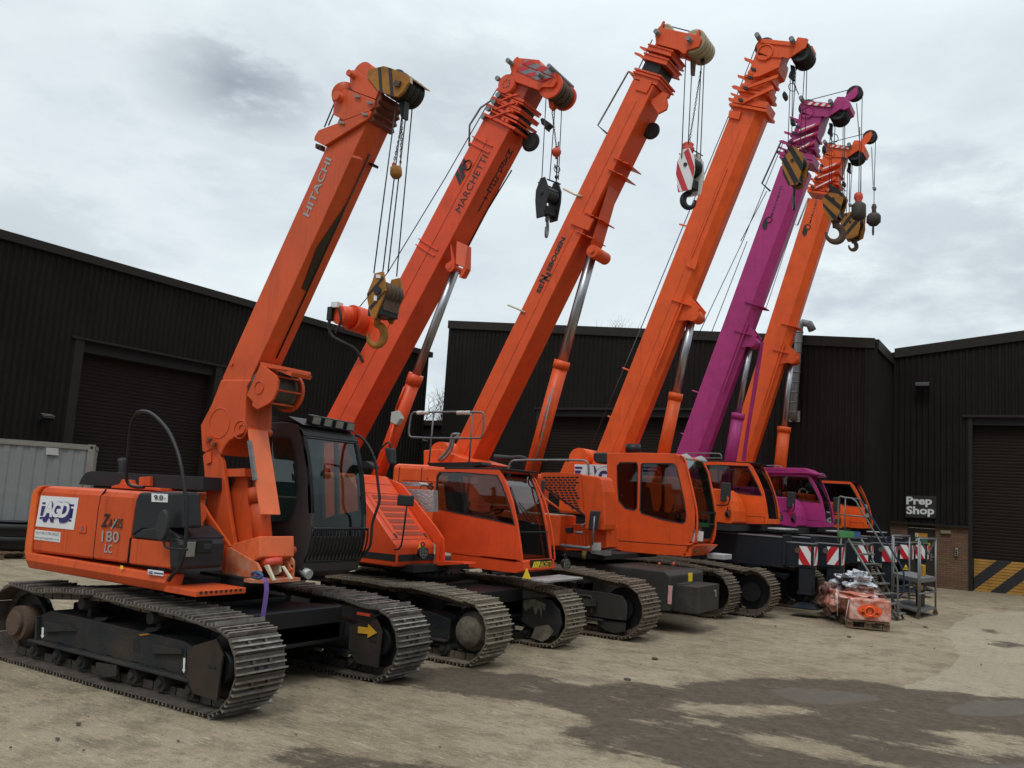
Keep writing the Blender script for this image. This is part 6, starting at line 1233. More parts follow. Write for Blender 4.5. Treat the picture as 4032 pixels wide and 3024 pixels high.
    for a, c in (((890,680),(880,600)), ((975,560),(955,480))): sA, sB = sorted((bm_.st('O', *a)[0], bm_.st('O', *c)[0])); b = MB(); bm_.tube(b, sA, sB, .55, .008); b.build('collar_box', O3, r)
    s_ = bm_.st('O', 870, 660)[0]; b = MB(); bm_.tube(b, sH, s_+.1, .50, -.05); b.build('inner_boom', BK, r)
    for x, y in ((880,600),(890,680),(955,480),(975,560)): s_ = bm_.st('O', x, y)[0]; collar(r, bm_, s_, .56, .03, O3, .03)
    s_ = bm_.st('O', 960, 520)[0]; b = MB(); bm_.tube(b, s_-.25, s_+.35, .5, -.07); b.build('inner_boom', O3, r)
    P('access_panel', O3, bo, 'O', [(830,935),(990,1000),(905,1165),(740,1115)], BN-.03, .03, bevel=.004); P('head_lug', O3, r, 'O', [(870,1245),(1020,1240),(1130,1150),(1230,1180),(1195,1240),(1210,1330),(1190,1400),(1075,1460),(960,1290)], BN+.1, .06); P('head_lug', O3, r, 'O', [(1130,1150),(1230,1180),(1195,1240),(1210,1330),(1190,1400),(1075,1460),(1120,1350)], BN+.42, .06)
    for q in ([(803,500),(815,483),(900,510),(960,545),(935,565),(860,540)], [(725,590),(740,568),(830,600),(880,640),(870,690),(800,630)], [(722,815),(730,805),(780,830),(760,860)], [(630,850),(650,840),(730,880),(715,950)]): P('rope_horn', O3, r, 'O', q, BN+.05, .05)
    hd = [(1030,290),(1100,200),(1140,120),(1165,115),(1155,160),(1130,215),(1620,320),(1650,250),(1680,245),(1665,320),(1700,385),(1660,490),(1500,540),(1470,590),(1430,590),(1370,540),(1040,450)]
    for l_ in (BN-.05, BF3 := BN+W_-.08): P('head_plate', O3, r, 'O', hd, l_, .05, bevel=.006)
    P('head_web', O3, r, 'O', [(1130,215),(1500,300),(1500,520),(1040,450)], BN, W_-.1)
    for x, y, rr_ in ((1140,300,.19),(1575,420,.245)):
        c_ = at('O', x, y, BN); b = MB()
        for k in range(4): sheave(b, c_+Vector((.03, .05+k*.145, .0)), rr_, .12)
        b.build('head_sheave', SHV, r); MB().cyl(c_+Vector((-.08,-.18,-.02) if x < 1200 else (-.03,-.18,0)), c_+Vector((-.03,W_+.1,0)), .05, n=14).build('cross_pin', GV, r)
    P('lower_guard', O3, r, 'O', [(1420,640),(1540,690),(1600,690),(1700,640),(1810,510),(1790,490),(1700,600),(1500,640)], BN+.4, .1)
    P('rope_anchor', RU, r, 'O', [(1540,690),(1600,690),(1605,730),(1590,900),(1545,898)], BN+.2, .07); P('rope_socket', BK, r, 'O', [(1690,650),(1740,640),(1745,690),(1710,745),(1690,720)], BN+.3, .07)
    for l_, a, q in ((BN+.15, (1475,680), ('P', 1680, 300)), (BN+.2, (1560,900), ('P', 1745, 150)), (BN+.38, (1700,740), ('P', 1825, 280)), (BN+.45, (1745,690), ('P', 1862, 300))): ropes(r, [(at('O', *a, l_), at(*q, l_))], .011)
    ropes(r, [(at('O', 990, 390, BN+.2), at('O', 790, 820, BN+.2)), (at('O', 1260, 200, BN+.3), at('O', 1530, 270, BN+.3)), (at('O', 1680, 270, BN+.3), at('O', 1790, 390, BN+.3))], .012)
    b = MB(); chain(b, at('O', 1700, 810, BN+.3), at('P', 1755, 150, BN+.25), 28, r=.007); b.build('safety_chain', CH, r)
    # rear winch and hoses seen behind the second cab
    c_ = at('E', 620, 640, 15.0); MB().cyl(c_, c_+Vector((0,1.0,0)), .27, n=28).build('hoist_winch', O3, r); P('winch_frame', O3, r, 'E', [(480,605),(620,590),(800,660),(1010,720),(480,740)], 14.95, 1.1, bevel=.02)
    MB().tube([at('E', x, y, 14.9) for x, y in ((800,465),(740,460),(725,480),(715,560),(680,620),(610,690))], .028, 8, 1).tube([at('E', x, y, 14.85) for x, y in ((790,480),(745,500),(735,570),(700,640),(640,690))], .028, 8, 1).build('hydraulic_hose', GV, r)
    MB().tube([at('E', x, y, 16.9) for x, y in ((1100,665),(1250,680),(1330,670),(1390,700),(1385,760))], .07, 8, 1).build('air_duct', RB, r)
    return r
crane_three()
STR = [[(-.5,.28),(-.2,.5),(.5,-.1),(.5,-.35)], [(-.5,-.12),(.3,-.5),(.05,-.5),(-.5,-.35)]]
gblock('hook block with red and white striped cheek below the third crane head', at('P', 1765, 440, 15.72), rad(78), .34, .42, .86, [(-.2,.5),(.15,.5),(.45,.25),(.5,-.05),(.34,-.5),(-.34,-.5),(-.5,-.05),(-.45,.25)],
   WH, [[(-.45,.25),(-.5,-.05),(-.1,-.5),(.2,-.5)], [(-.12,.42),(.45,-.25),(.5,.0),(.12,.5)], [(-.42,-.3),(-.34,-.5),(-.25,-.5)]], RED, nsh=3, hookR=.12, hookr=.042, hyaw=rad(32), flip=-1, mhook=BK, stretch=1.2, shank=.05)
t_ = thing('rope_weight', at('P', 1740, 185, 15.72), 'small red socket on the chain just above the striped hook block', 'weight'); MB().lathe(at('P', 1742, 155, 15.72), at('P', 1742, 240, 15.72), [(0,0),(0,.08),(.04,.12),(.08,.10),(.12,.13),(.2,.11),(.26,.06),(.3,0)], 14).build('socket', REDC, t_)

# ----------------------------------------------------------------- cranes 4, 5 and 6: the same model with front outriggers
def outrigger(par, l, fe, grey=False, flipb=False, lowtag=False):
    w_ = .40; zt, zb = 1.50, 1.10
    o = MB().b2((fe-4.2, l-.04, zb-.10), (fe-.62, l+w_+.04, zt+.14)).build('outrigger_sleeve', NB, par, bevel=.01); MB().b2((fe-4.2, l-.055, zt+.145), (fe-.62, l+w_+.055, zt+.165)).build('sleeve_edge', GV, o); MB().b2((fe-.66, l-.06, zb-.05), (fe-.58, l+w_+.06, zt+.21)).build('sleeve_collar', NB, o, .01)
    bm = MB().b2((fe-.62, l, zb-.06), (fe, l+w_, zt+.05)).build('outrigger_beam', NB, par, bevel=.008); MB().b2((fe-.6, l-.006, zt+.055), (fe+.006, l+w_+.006, zt+.068)).build('sleeve_edge', GV, bm)
    J = MB().b2((fe-.31, l+.02, .50), (fe-.03, l+w_-.04, zb-.06)).b2((fe-.30, l+.04, zb-.1), (fe-.04, l+w_-.06, zb)).build('jack_leg', NB, par, bevel=.015)
    MB().b2((fe-.33, l, .47), (fe-.01, l+w_-.02, .52)).build('jack_collar', NB, J)
    c = Vector((fe-.17, l+.19, 0)); MB().cyl(c+zz*.28, c+zz*.5, .075, n=14).build('jack_rod', NB, J)
    b = MB(); t_, q = .09, .30; v = [c+Vector((sx*a, sy*a, z)) for z, a in ((.18, q), (.20, q), (.30, t_)) for sx, sy in ((-1,-1),(1,-1),(1,1),(-1,1))]
    b.add(v, [(3,2,1,0),(8,9,10,11)]+[(k*4+i, k*4+(i+1) % 4, k*4+4+(i+1) % 4, k*4+4+i) for k in range(2) for i in range(4)]); b.build('jack_pad', NB, J)
    x0, x1 = fe-.30, fe-.05; y = l-.008; q4 = [Vector((x0, y, zt)), Vector((x1, y, zt)), Vector((x1, y, zb)), Vector((x0, y, zb))]
    stripes3(*q4, 1.5, WH, RED, par, 'chevron_board', slant=(1.0 if flipb else -1.0), off=(.25 if flipb else .25), nr=(0,-1,0))
    x = fe+.008; q4 = [Vector((x, l+.03, zt)), Vector((x, l+w_-.05, zt)), Vector((x, l+w_-.05, zb)), Vector((x, l+.03, zb))]; stripes3(*q4, 1.5, WH, RED, par, 'chevron_board', slant=1.0, off=.25, nr=(1,0,0))
    c = Vector((x0-.03, l-.02, zt-.1)); MB().cyl(c, c+Vector((0,.02,0)), .062, n=20).build('reflector', RU if not grey else mat('reflector_grey', (.10,.10,.10), .3), par)
    if lowtag: MB().prism([Vector((fe-.2, l+.012, .86)), Vector((fe-.1, l+.012, .86)), Vector((fe-.15, l+.012, .95))], (0,-.003,0)).b2((fe-.25, l+.012, .80), (fe-.06, l+.016, .83)).build('warning_sticker', YW, par)
def crane_body(r, m, fe1, fe2, dl, visor=False, name='', l_hood=19.15):
    g = lambda f, l, z: Vector((f, l, z))+OFF
    ox = OFF.x
    for l_ in (18.63+dl, 21.5+dl-.0): pass
    carbody(r, -7.9+ox, 20.4+OFF.y, 1.3, .4, .98, NB, 1.2); turret(r, -7.9+ox, 20.4+OFF.y, .96, 1.84, .8)
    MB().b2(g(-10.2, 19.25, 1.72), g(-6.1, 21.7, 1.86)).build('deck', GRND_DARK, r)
    # hood
    P('engine_bonnet', m, r, 'H', [(120,470),(395,492),(520,500),(565,530),(605,600),(630,690),(634,785),(620,800),(560,798),(380,765),(120,740)], 19.5, 1.0, bevel=.05)
    MB().b2(g(-10.4, 19.15, 1.84), g(-7.2, 21.6, 2.85)).build('engine_house', m, r, bevel=.06)
    l0, l1 = 20.6, 21.62
    prof = [(395,262),(600,258),(765,268),(800,300),(852,400),(900,520),(925,640),(940,760),(938,800),(915,806),(634,792),(632,700),(600,600),(560,530),(395,492)]
    kinds = ['b','b','g','g','g','g','g','b','b','b','b','b','b','b','g']
    win = [(398,292),(500,290),(760,300),(800,372),(850,470),(884,558),(750,545),(632,524),(540,505),(398,486)]
    body = cab(r, 'H', prof, kinds, l0, l1, [win], m, GLD, BK, seat_at=g(-7.15, 21.1, 2.0))
    A = [at('H', x, y, l0) for x, y in prof]
    MB().prism([A[2]+Vector((.16,0,-.02)), A[2]+Vector((.16,0,.01)), A[0]+Vector((.05,0,.04)), A[0]+Vector((.05,0,.01))], (0, l1-l0, 0)).build('roof_hatch', m if visor else BK, body, .005)
    b = MB().plate('H', [(500,290),(515,291),(512,500),(498,498)], l0+.02, .02).plate('H', [(608,295),(622,296),(630,520),(612,518)], l0+.02, .02); b.build('window_post', BK, body)
    b = MB().plate('H', [(634,722),(908,742),(908,806),(905,806),(905,745),(634,726)], l0-.003, .004); b.build('panel_joint', GRND_DARK, body)
    MB().tube([at('H', 850, 430, l0+.12), at('H', 910, 560, l0+.2), at('H', 930, 600, l0+.45)], .014, 6).build('wiper', BK, body)
    rail(body, [at('H', x, y, l1-.05) for x, y in ((870,310),(900,315),(930,360),(975,470),(1010,580),(1030,680),(1040,760))], .014, m, 'grab_rail', 1)
    MB().b2(A[8]+Vector((.0, -.02, -.12)), A[8]+Vector((.42, l1-l0+.1, -.09))).build('front_step', GR, r, .004)
    hazard_lamp(r, at('H', 1050, 750, l1+.1), (1,-.2,0)); hazard_lamp(r, at('H', 600, 715, 19.5), (1,-.2,0))
    mirror(r, at('H', 570, 525, 19.5), .28, .42, [at('H', 480, 650, 19.55), at('H', 480, 635, 19.5), at('H', 575, 642, 19.5), at('H', 600, 620, 19.5), at('H', 605, 560, 19.5)], (1,-.6,0))
    rail(r, [at('H', x, y, 21.5) for x, y in ((200,188),(510,188),(530,200),(535,245))], .015, GV, 'handrail', 1); MB().tube([at('H', 200, 228, 21.5), at('H', 532, 230, 21.5)], .012, 6).build('rail_bar', GV, r)
    c_ = at('G', 615, 235, 20.0); MB().cyl(c_, c_+Vector((0,.8,0)), .28, n=24).build('hoist_winch', m, r)
    return body
def head_m(r, bm, BN, W_, mp, m, striped=False, jib=None, far=True):
    x0, y0, k = mp; f = lambda pts: [(x0+k*(x-590), y0+k*(y-160)) for x, y in pts]
    S_ = lambda x, y: bm.st('Q', *f([(x, y)])[0])
    b = MB(); bm.tube(b, S_(300,980)[0]-.05, S_(620,250)[0], .70, -.025); b.build('inner_boom', m, r)
    for (xa, ya), (xb, yb), gg, hh in (((300,1020),(340,930),.09,.80), ((400,830),(430,760),.05,.74), ((475,650),(510,590),.02,.70)):
        s0, s1 = S_(xa, ya)[0], S_(xb, yb)[0]; b = MB(); bm.tube(b, s0, s0+.06, hh, gg); b.build('boom_collar', m, r); b = MB(); bm.tube(b, s0+.1, s1+.06, hh-.02, gg-.035); b.build('collar_box', m, r)
    dg = ([(400,935),(765,745),(770,790),(520,905),(400,965)], [(430,765),(610,690),(830,608),(820,650),(640,715),(470,775)], [(520,600),(640,545),(840,480),(838,520),(600,630),(530,640)])
    for q in dg:
        o = P('collar_brace', m, r, 'Q', f(q), BN-.13, .06)
        if striped:
            a, c, d_ = q[0], (q[1] if len(q) < 6 else q[2]), (q[2] if len(q) < 6 else q[3]); e_ = q[-1]; L_ = lambda p, r_, u: (p[0]+(r_[0]-p[0])*u, p[1]+(r_[1]-p[1])*u)
            m0_, m1_ = L_(a, e_, .5), L_(c, d_, .5)
            P('white_stripe', WH, o, 'Q', f([L_(a, c, .1), L_(a, c, .85), L_(m0_, m1_, .75), L_(m0_, m1_, .05)]), BN-.134, .003); P('red_stripe', RED, o, 'Q', f([L_(m0_, m1_, .05), L_(m0_, m1_, 1), L_(e_, d_, 1), L_(e_, d_, .15)]), BN-.134, .003)
    for q in ([(410,400),(425,398),(545,440),(530,468),(500,492),(480,452),(415,428)], [(328,610),(480,650),(502,692),(420,692),(400,662),(330,637)], [(250,757),(290,742),(425,782),(380,806),(270,778)], [(237,835),(260,838),(400,890),(360,903),(245,856)], [(213,902),(232,895),(355,930),(330,1005),(290,1002),(270,962),(215,928)]):
        P('rope_horn', m, r, 'Q', f(q), BN+.05, .06)
    for (x, y) in ((520,540),(480,640),(420,770),(360,920)): P('adjuster', DG, r, 'Q', f([(x-28,y-20),(x+30,y-10),(x+34,y+24),(x-20,y+20)]), BN-.16, .06)
    hd = [(560,235),(590,180),(640,165),(1050,205),(1072,150),(1085,145),(1195,160),(1205,170),(1175,275),(1130,300),(1040,360),(955,415),(900,395),(700,375),(580,330)]
    for l_ in (BN-.06, BN+W_): P('head_plate', m, r, 'Q', f(hd), l_, .06, bevel=.006)
    P('head_top', m, r, 'Q', f([(610,170),(1045,205),(1040,260),(620,215)]), BN-.09, W_+.1, bevel=.01)
    P('head_box', m, r, 'Q', f([(545,360),(690,378),(880,385),(860,480),(830,560),(640,640),(520,600)]), BN-.04, W_+.08, bevel=.01)
    P('head_box', m, r, 'Q', f([(690,378),(880,390),(870,400),(700,392)]), BN-.07, .04)
    c_ = at('Q', *f([(680,350)])[0], BN); MB().torus(c_+Vector((0,-.07,0)), (0,1,0), .19*k, .02*k, 24, 6).build('lightening_ring', m, r)
    for (x, y, rr) in ((665,265,.24), (1110,325,.25)):
        c_ = at('Q', *f([(x, y)])[0], BN); b = MB()
        for j in range(4): sheave(b, c_+Vector((0, .06+j*W_/4.2, 0)), rr, W_/5)
        b.build('head_sheave', BK, r)
    P('rope_guard', m, r, 'Q', f([(1190,250),(1262,255),(1265,280),(1230,355),(1215,350),(1235,285)]), BN+.2, W_-.2)
    for (x, y) in ((605,175),(1030,225)): c_ = at('Q', *f([(x, y)])[0], BN); MB().cyl(c_+Vector((0,-.26,0)), c_+Vector((0,W_+.1,0)), .06, n=14).build('cross_pin', GV, r)
    P('rope_anchor', BK, r, 'Q', f([(985,490),(1035,500),(1030,620),(1035,670),(1010,682),(960,640),(975,590),(990,560)]), BN+.25, .1); P('limit_switch', BK, r, 'Q', f([(1040,470),(1078,462),(1065,540),(1050,540)]), BN+.35, .06)
    P('search_light', DG, r, 'Q', f([(880,850),(905,805),(940,840),(935,890),(900,915),(885,890)]), BN+.3, .2, bevel=.03)
    if striped: stripes('Q', f([(665,180),(1020,215),(1005,262),(640,222)]), BN-.10, 4, WH, RED, r, 'hazard_board', slant=.06)
    if jib:
        z, blk, arm, (sx, sy) = jib; P('jib_block', m, r, z, blk, BN-.05, W_+.1, bevel=.01); P('jib_arm', m, r, z, arm, BN+.12, .05, bevel=.005); P('jib_arm', m, r, z, arm, BN+.42, .05, bevel=.005)
        c_ = at(z, sx, sy, BN+.3); b = MB(); sheave(b, c_-Vector((0,.07,0)), .215, .14); b.build('jib_sheave', BK, r)
def lower_boom(r, bm, BN, W_, m, cylp, lug, r0, r1, ribs, foot=-.9):
    bo = None
    for z, x, y in ribs:
        s_, t_ = bm.st(z, x, y); b = MB(); b.prism([bm.p(s_, .38, BN-.05), bm.p(s_, .80, BN-.05), bm.p(s_, .98, BN+.1), bm.p(s_, .98, BN+W_-.1), bm.p(s_, .80, BN+W_+.05), bm.p(s_, .38, BN+W_+.05)], bm.d*.025); b.build('boom_rib', m, r)
    (zl, xl, yl) = lug; p0 = at(zl, xl, yl, BN+.04); MB().cyl(p0, p0+Vector((0, W_-.08, 0)), .16, n=22).build('lug_pin', m, r); s_, t_ = bm.st(zl, xl, yl, BN+.04)
    MB().prism([bm.p(s_-.3, .6, BN+.05), bm.p(s_+.5, .6, BN+.05), bm.p(s_+.2, t_+.12, BN+.05), bm.p(s_-.1, t_+.1, BN+.05)], (0, .06, 0)).build('cylinder_lug', m, r); MB().prism([bm.p(s_-.3, .6, BN+W_-.1), bm.p(s_+.5, .6, BN+W_-.1), bm.p(s_+.2, t_+.12, BN+W_-.1), bm.p(s_-.1, t_+.1, BN+W_-.1)], (0, .06, 0)).build('cylinder_lug', m, r)
    l_ = BN+W_/2; (za, xa, ya), (zs, xs, ys) = cylp; a_, s2, b_ = at(za, xa, ya, l_), at(zs, xs, ys, l_), at(zl, xl, yl+15, l_); a_ = a_-(b_-a_)*.2
    cyl_tilt(r, a_, b_, r0, r1, (s2-a_).length/(b_-a_).length, m)

def crane_four():
    global OFF
    r = thing('crawler_crane', (-7.9, 20.4, 0), 'bright orange crawler crane fourth from the left, with plain unlettered boom beside the magenta one', 'crane', GRP)
    top = [(-5.6,.96),(-6.0,1.0),(-6.6,1.04),(-7.6,1.06),(-8.6,1.03),(-9.5,1.0)]
    track(r, -4.98, -10.3, 18.63, .66, top, .50, S3, pitch=.19, seed=7, mframe=NB); track(r, -4.66, -10.1, 21.5, .66, [(f+.3, z) for f, z in top], .50, S3, pitch=.19, seed=8, mframe=NB)
    crane_body(r, O4, -4.5, -4.15, 0)
    outrigger(r, 19.9, -4.47); outrigger(r, 21.02, -4.12, True, True)
    pn = [(1797,726),(2110,730),(2110,965),(1797,960)]; A_ = at('E', 1797, 726, 19.12); MB().plate('E', pn, 19.12, .02).build('sign_panel', WH, r)
    for q in ([(1800,745),(1865,748),(1860,765),(1800,762)], [(1800,778),(1855,780),(1840,808),(1800,806)]): P('logo_bar', NV, r, 'E', q, 19.11, .004)
    for i in range(7): letpx('AGD', 'E', (1850+i*3,880+i*9), (2190+i*3,900+i*9), (1880+i*3,735+i*9), 19.109-.0004*i, NV, r, name='logo_shadow', bold=.09, space=.86, shear=.1)
    letpx('AGD', 'E', (1855,878), (2185,896), (1883,740), 19.10, WH, r, name='logo_letters', bold=.045, space=.86, shear=.1)
    P('house_plate', O4, r, 'E', [(1670,800),(1715,700),(1795,715),(1797,810)], 19.13, .04)
    BN, W_ = 19.9, .56; bm_ = Boom(BN, ('Z', 515, 925), ('Q', 280, 1000), W_); sH = bm_.st('Q', 300, 980)[0]
    b = MB(); bm_.tube(b, -1.2, sH, .745, 0, .07, 0, .14); bo = b.build('main_boom', O4, r, bevel=.015)
    b = MB(); b.prism(bm_.quad(-.4, sH-.6, .40, .406, BN-.002), (0,-.003,0)); b.build('weld_seam', mat('seam_orange', (.42,.07,.01), .7), bo)
    b = MB(); b.prism(bm_.quad(bm_.st('Z', 825, 445)[0], bm_.st('Z', 1010, 60)[0], .66, .70, BN-.03), (0,.03,0)).prism(bm_.quad(bm_.st('P', 1780, 1300)[0], bm_.st('P', 2160, 410)[0], .44, .47, BN-.02), (0,.02,0)); b.build('side_conduit', O4, bo)
    lower_boom(r, bm_, BN, W_, O4, (('Z', 905, 930), ('Z', 980, 590)), ('Z', 1070, 130), .155, .10, [('Z', 960, 50)])
    P('boom_bracket', O4, bo, 'P', [(1710,1235),(1835,1300),(1810,1380),(1725,1345),(1720,1290)], BN-.06, .06); P('boom_lug', O4, bo, 'Q', [(225,1055),(370,1075),(345,1170),(210,1140)], BN-.06, .06, bevel=.006)
    for z, x, y in (('P', 1660, 940), ('Z', 665, 440), ('Z', 580, 720)): p = at(z, x, y, BN+.2); MB().tube([p, p+bm_.n*.32], .022, 6).build('rest_pin', O4, bo)
    head_m(r, bm_, BN, W_, (590, 160, 1.0), O4)
    for l_, a, q in ((BN+.12, (985,680), ('S', 745, 345)), (BN+.2, (1012,680), ('S', 800, 330)), (BN+.42, (1170,420), ('S', 915, 370)), (BN+.5, (1195,400), ('S', 990, 380))): ropes(r, [(at('Q', *a, l_), at(*q, l_))], .011)
    ropes(r, [(at('Q', 555, 270, BN+.3), at('Q', 270, 1000, BN+.3)), (at('Q', 270, 1000, BN+.3), at('Z', 770, 215, BN+.3)), (at('Z', 770, 215, BN+.3), at('Z', 480, 900, BN+.3))], .012)
    b = MB(); chain(b, at('Q', 1055, 540, BN+.35), at('Q', 1015, 1150, BN+.35), 26, r=.006); b.build('safety_chain', CH, r)
    MB().torus(at('Q', 1010, 770, BN+.3), (.7,-.7,0), .10, .01, 18, 6).tube([at('Q', 1010, 690, BN+.3), at('Q', 1045, 760, BN+.3), at('Q', 1090, 860, BN+.3)], .012, 6).build('rope_tail', ST, r)
    P('chain_weight', DG, r, 'Q', [(980,1150),(1035,1160),(1040,1225),(985,1235)], BN+.3, .15, bevel=.02)
crane_four()
gblock('black and yellow hook block hanging in front of the magenta boom', at('S', 850, 590, 20.25), rad(84), .34, .52, .98, [(-.05,.5),(.2,.42),(.5,.12),(.42,-.2),(.25,-.5),(-.15,-.5),(-.42,-.2),(-.5,.12)], YE,
   [[(-.22,.44),(-.05,.5),(.5,-.02),(.45,-.18),(.42,-.2)], [(-.48,.16),(-.36,.28),(.30,-.42),(.12,-.5)], [(-.47,.0),(-.42,-.2),(-.15,-.5),(-.05,-.5),(-.3,-.2)]], BK, nsh=3, hookR=.12, hookr=.035, hyaw=rad(108), mhook=ST, stretch=1.9, shank=.12)

def crane_five():
    global OFF
    r = thing('crawler_crane', (-7.5, 24.7, 0), 'magenta crawler crane with roof visor, the only one not orange', 'crane', GRP)
    top = [(-5.2,.96),(-5.6,1.0),(-6.2,1.04),(-7.2,1.06),(-8.2,1.03),(-9.1,1.0)]
    track(r, -4.4, -10.0, 22.95, .66, top, .50, S3, pitch=.19, seed=9, mframe=NB); track(r, -4.2, -9.8, 25.9, .66, [(f+.3, z) for f, z in top], .50, S3, pitch=.19, seed=10, mframe=NB)
    OFF = Vector((.38, 4.3, -.03)); body = crane_body(r, PK, 0, 0, 0, True)
    l1 = 21.62; P('roof_visor', PK, body, 'H', [(150,225),(330,220),(770,232),(850,262),(845,272),(760,262),(400,258),(150,240)], 20.5, 1.25, bevel=.01); P('roof_visor', PK, body, 'H', [(300,200),(735,205),(790,240),(300,232)], 20.5, 1.2, bevel=.01)
    OFF = Vector((0, 0, 0))
    P('marker_light', mat('marker_red', (.4,.02,.01), .3), r, 'H', [(1122,683),(1142,683),(1142,725),(1122,725)], 23.78, .03)
    outrigger(r, 23.9, -3.98, True); outrigger(r, 25.05, -3.58, True)
    BN, W_ = 23.95, .58; bm_ = Boom(BN, ('Z', 975, 940), ('S', 640, 560), W_); mp = (1130, 930, .85); sH = bm_.st('S', 640, 560)[0]
    b = MB(); bm_.tube(b, -1.0, sH, .74, 0, .07, 0, .14); bo = b.build('main_boom', PK, r, bevel=.015)
    b = MB(); b.prism(bm_.quad(bm_.st('Z', 1215, 570)[0], bm_.st('Z', 1390, 170)[0], .66, .70, BN-.03), (0,.03,0)); b.build('side_conduit', PK, bo)
    flank('MARCHETTI', bm_, 'S', (520,1305), (672,865), (642,852), TXK, bo, bold=.01)
    for q in ([(372,1440),(398,1350),(425,1460),(405,1500)], [(402,1340),(425,1305),(450,1400),(432,1500)]): P('logo_bar', TXK, bo, 'S', q, BN-.01, .006)
    MB().torus(at('S', 470, 1345, BN-.01), (0,1,0), .085, .012, 20, 6).build('logo_ring', TXK, bo)
    lower_boom(r, bm_, BN, W_, PK, (('Z', 1290, 980), ('Z', 1335, 705)), ('Z', 1408, 285), .17, .085, [('Z', 1378, 60), ('Z', 1315, 225)])
    P('hose_guard', PK, r, 'Z', [(1470,285),(1482,290),(1440,560),(1400,790),(1375,980),(1355,980),(1385,780),(1420,560),(1440,420)], BN+.45, .08)
    for z, x, y in (('Z', 1070, 572), ('Z', 1005, 820)): p = at(z, x, y, BN+.2); MB().tube([p, p+bm_.n*.32], .022, 6).build('rest_pin', PK, bo)
    head_m(r, bm_, BN, W_, mp, PK, True, ('Q', [(1530,940),(1570,885),(1655,888),(1735,960),(1720,1020),(1660,1050),(1590,1040),(1540,1010)], [(1650,900),(1750,805),(1805,762),(1820,770),(1822,850),(1790,900),(1735,925),(1690,960)], (1795,865)))
    rail(bo, [at('S', 640, 225, BN), at('S', 370, 820, BN), at('S', 490, 930, BN)], .025, BK, 'rope_guide', 0)
    for l_, a, q in ((BN+.15, ('Q', 1480, 1360), ('S', 1345, 860)), (BN+.3, ('Q', 1500, 1360), ('S', 1380, 860)), (BN+.1, ('S', 1360, 900), ('S', 1325, 960)), (BN+.3, ('Q', 1645, 1150), ('S', 1535, 1010)), (BN+.4, ('Q', 1665, 1140), ('S', 1560, 1030)), (BN+.3, ('Q', 1880, 870), ('S', 1800, 960)), (BN+.3, ('S', 1790, 0), ('S', 1775, 950))): ropes(r, [(at(a[0], a[1], a[2], l_), at(q[0], q[1], q[2], l_))], .012)
    ropes(r, [(at('Q', 1250, 922, BN+.3), at('Q', 1740, 795, BN+.3)), (at('S', 690, 190, BN+.25), at('S', 90, 1659, BN+.25)), (at('S', 60, 1659, BN+.3), at('S', 440, 930, BN+.3)), (at('S', 90, 1659, BN+.25), at('Z', 1100, 260, BN+.25)), (at('S', 155, 1659, BN+.35), at('Z', 1180, 240, BN+.35))], .012)
    b = MB(); chain(b, at('Q', 1810, 970, BN+.3), at('Q', 1850, 1480, BN+.3), 26, r=.006); b.build('safety_chain', CH, r); b = MB(); chain(b, at('Q', 1545, 1220, BN+.3), at('Q', 1530, 1480, BN+.3), 14, r=.006); b.build('safety_chain', CH, r)
    MB().torus(at('S', 1420, 160, BN+.3), (.7,-.7,0), .12, .012, 18, 6).build('rope_tail', ST, r)
    P('chain_weight', DG, r, 'S', [(1330,830),(1390,828),(1398,890),(1340,898)], BN+.2, .15, bevel=.02)
crane_five()
gblock('yellow and black hook block with the big open hook, right of the magenta boom', at('S', 1430, 1130, 24.25), rad(84), .34, .60, .98, [(-.02,.5),(.25,.38),(.5,.15),(.3,-.3),(.14,-.5),(-.2,-.5),(-.42,-.15),(-.5,.15)], YE,
   [[(-.22,.34),(-.02,.5),(.25,.38),(.46,.2),(.48,.1),(.2,.25)], [(-.42,.22),(-.3,.3),(.38,-.12),(.32,-.24)], [(-.44,-.05),(-.46,.05),(.18,-.4),(.14,-.5),(.05,-.5)]], BK, nsh=3, hookR=.23, hookr=.065, hyaw=rad(32), flip=1, mhook=RU, stretch=1.0, shank=.16)
t_ = thing('headache_ball', at('S', 1775, 1180, 24.3), 'red-topped dark barrel weight above the smallest striped hook block', 'weight')
MB().lathe(at('S', 1770, 950, 24.3), at('S', 1770, 1110, 24.3), [(0,0),(0,.05),(.05,.11),(.16,.12),(.26,.08),(.34,.12),(.45,.1),(.46,0)], 12).build('socket', REDC, t_)
MB().lathe(at('S', 1775, 1095, 24.3), at('S', 1775, 1285, 24.3), [(0,0),(0,.1),(.06,.17),(.1,.19),(.4,.19),(.46,.16),(.5,.08),(.52,0)], 14).build('barrel', mat('dark_iron', (.045,.042,.035), .6, .3, dirt=.4), t_)

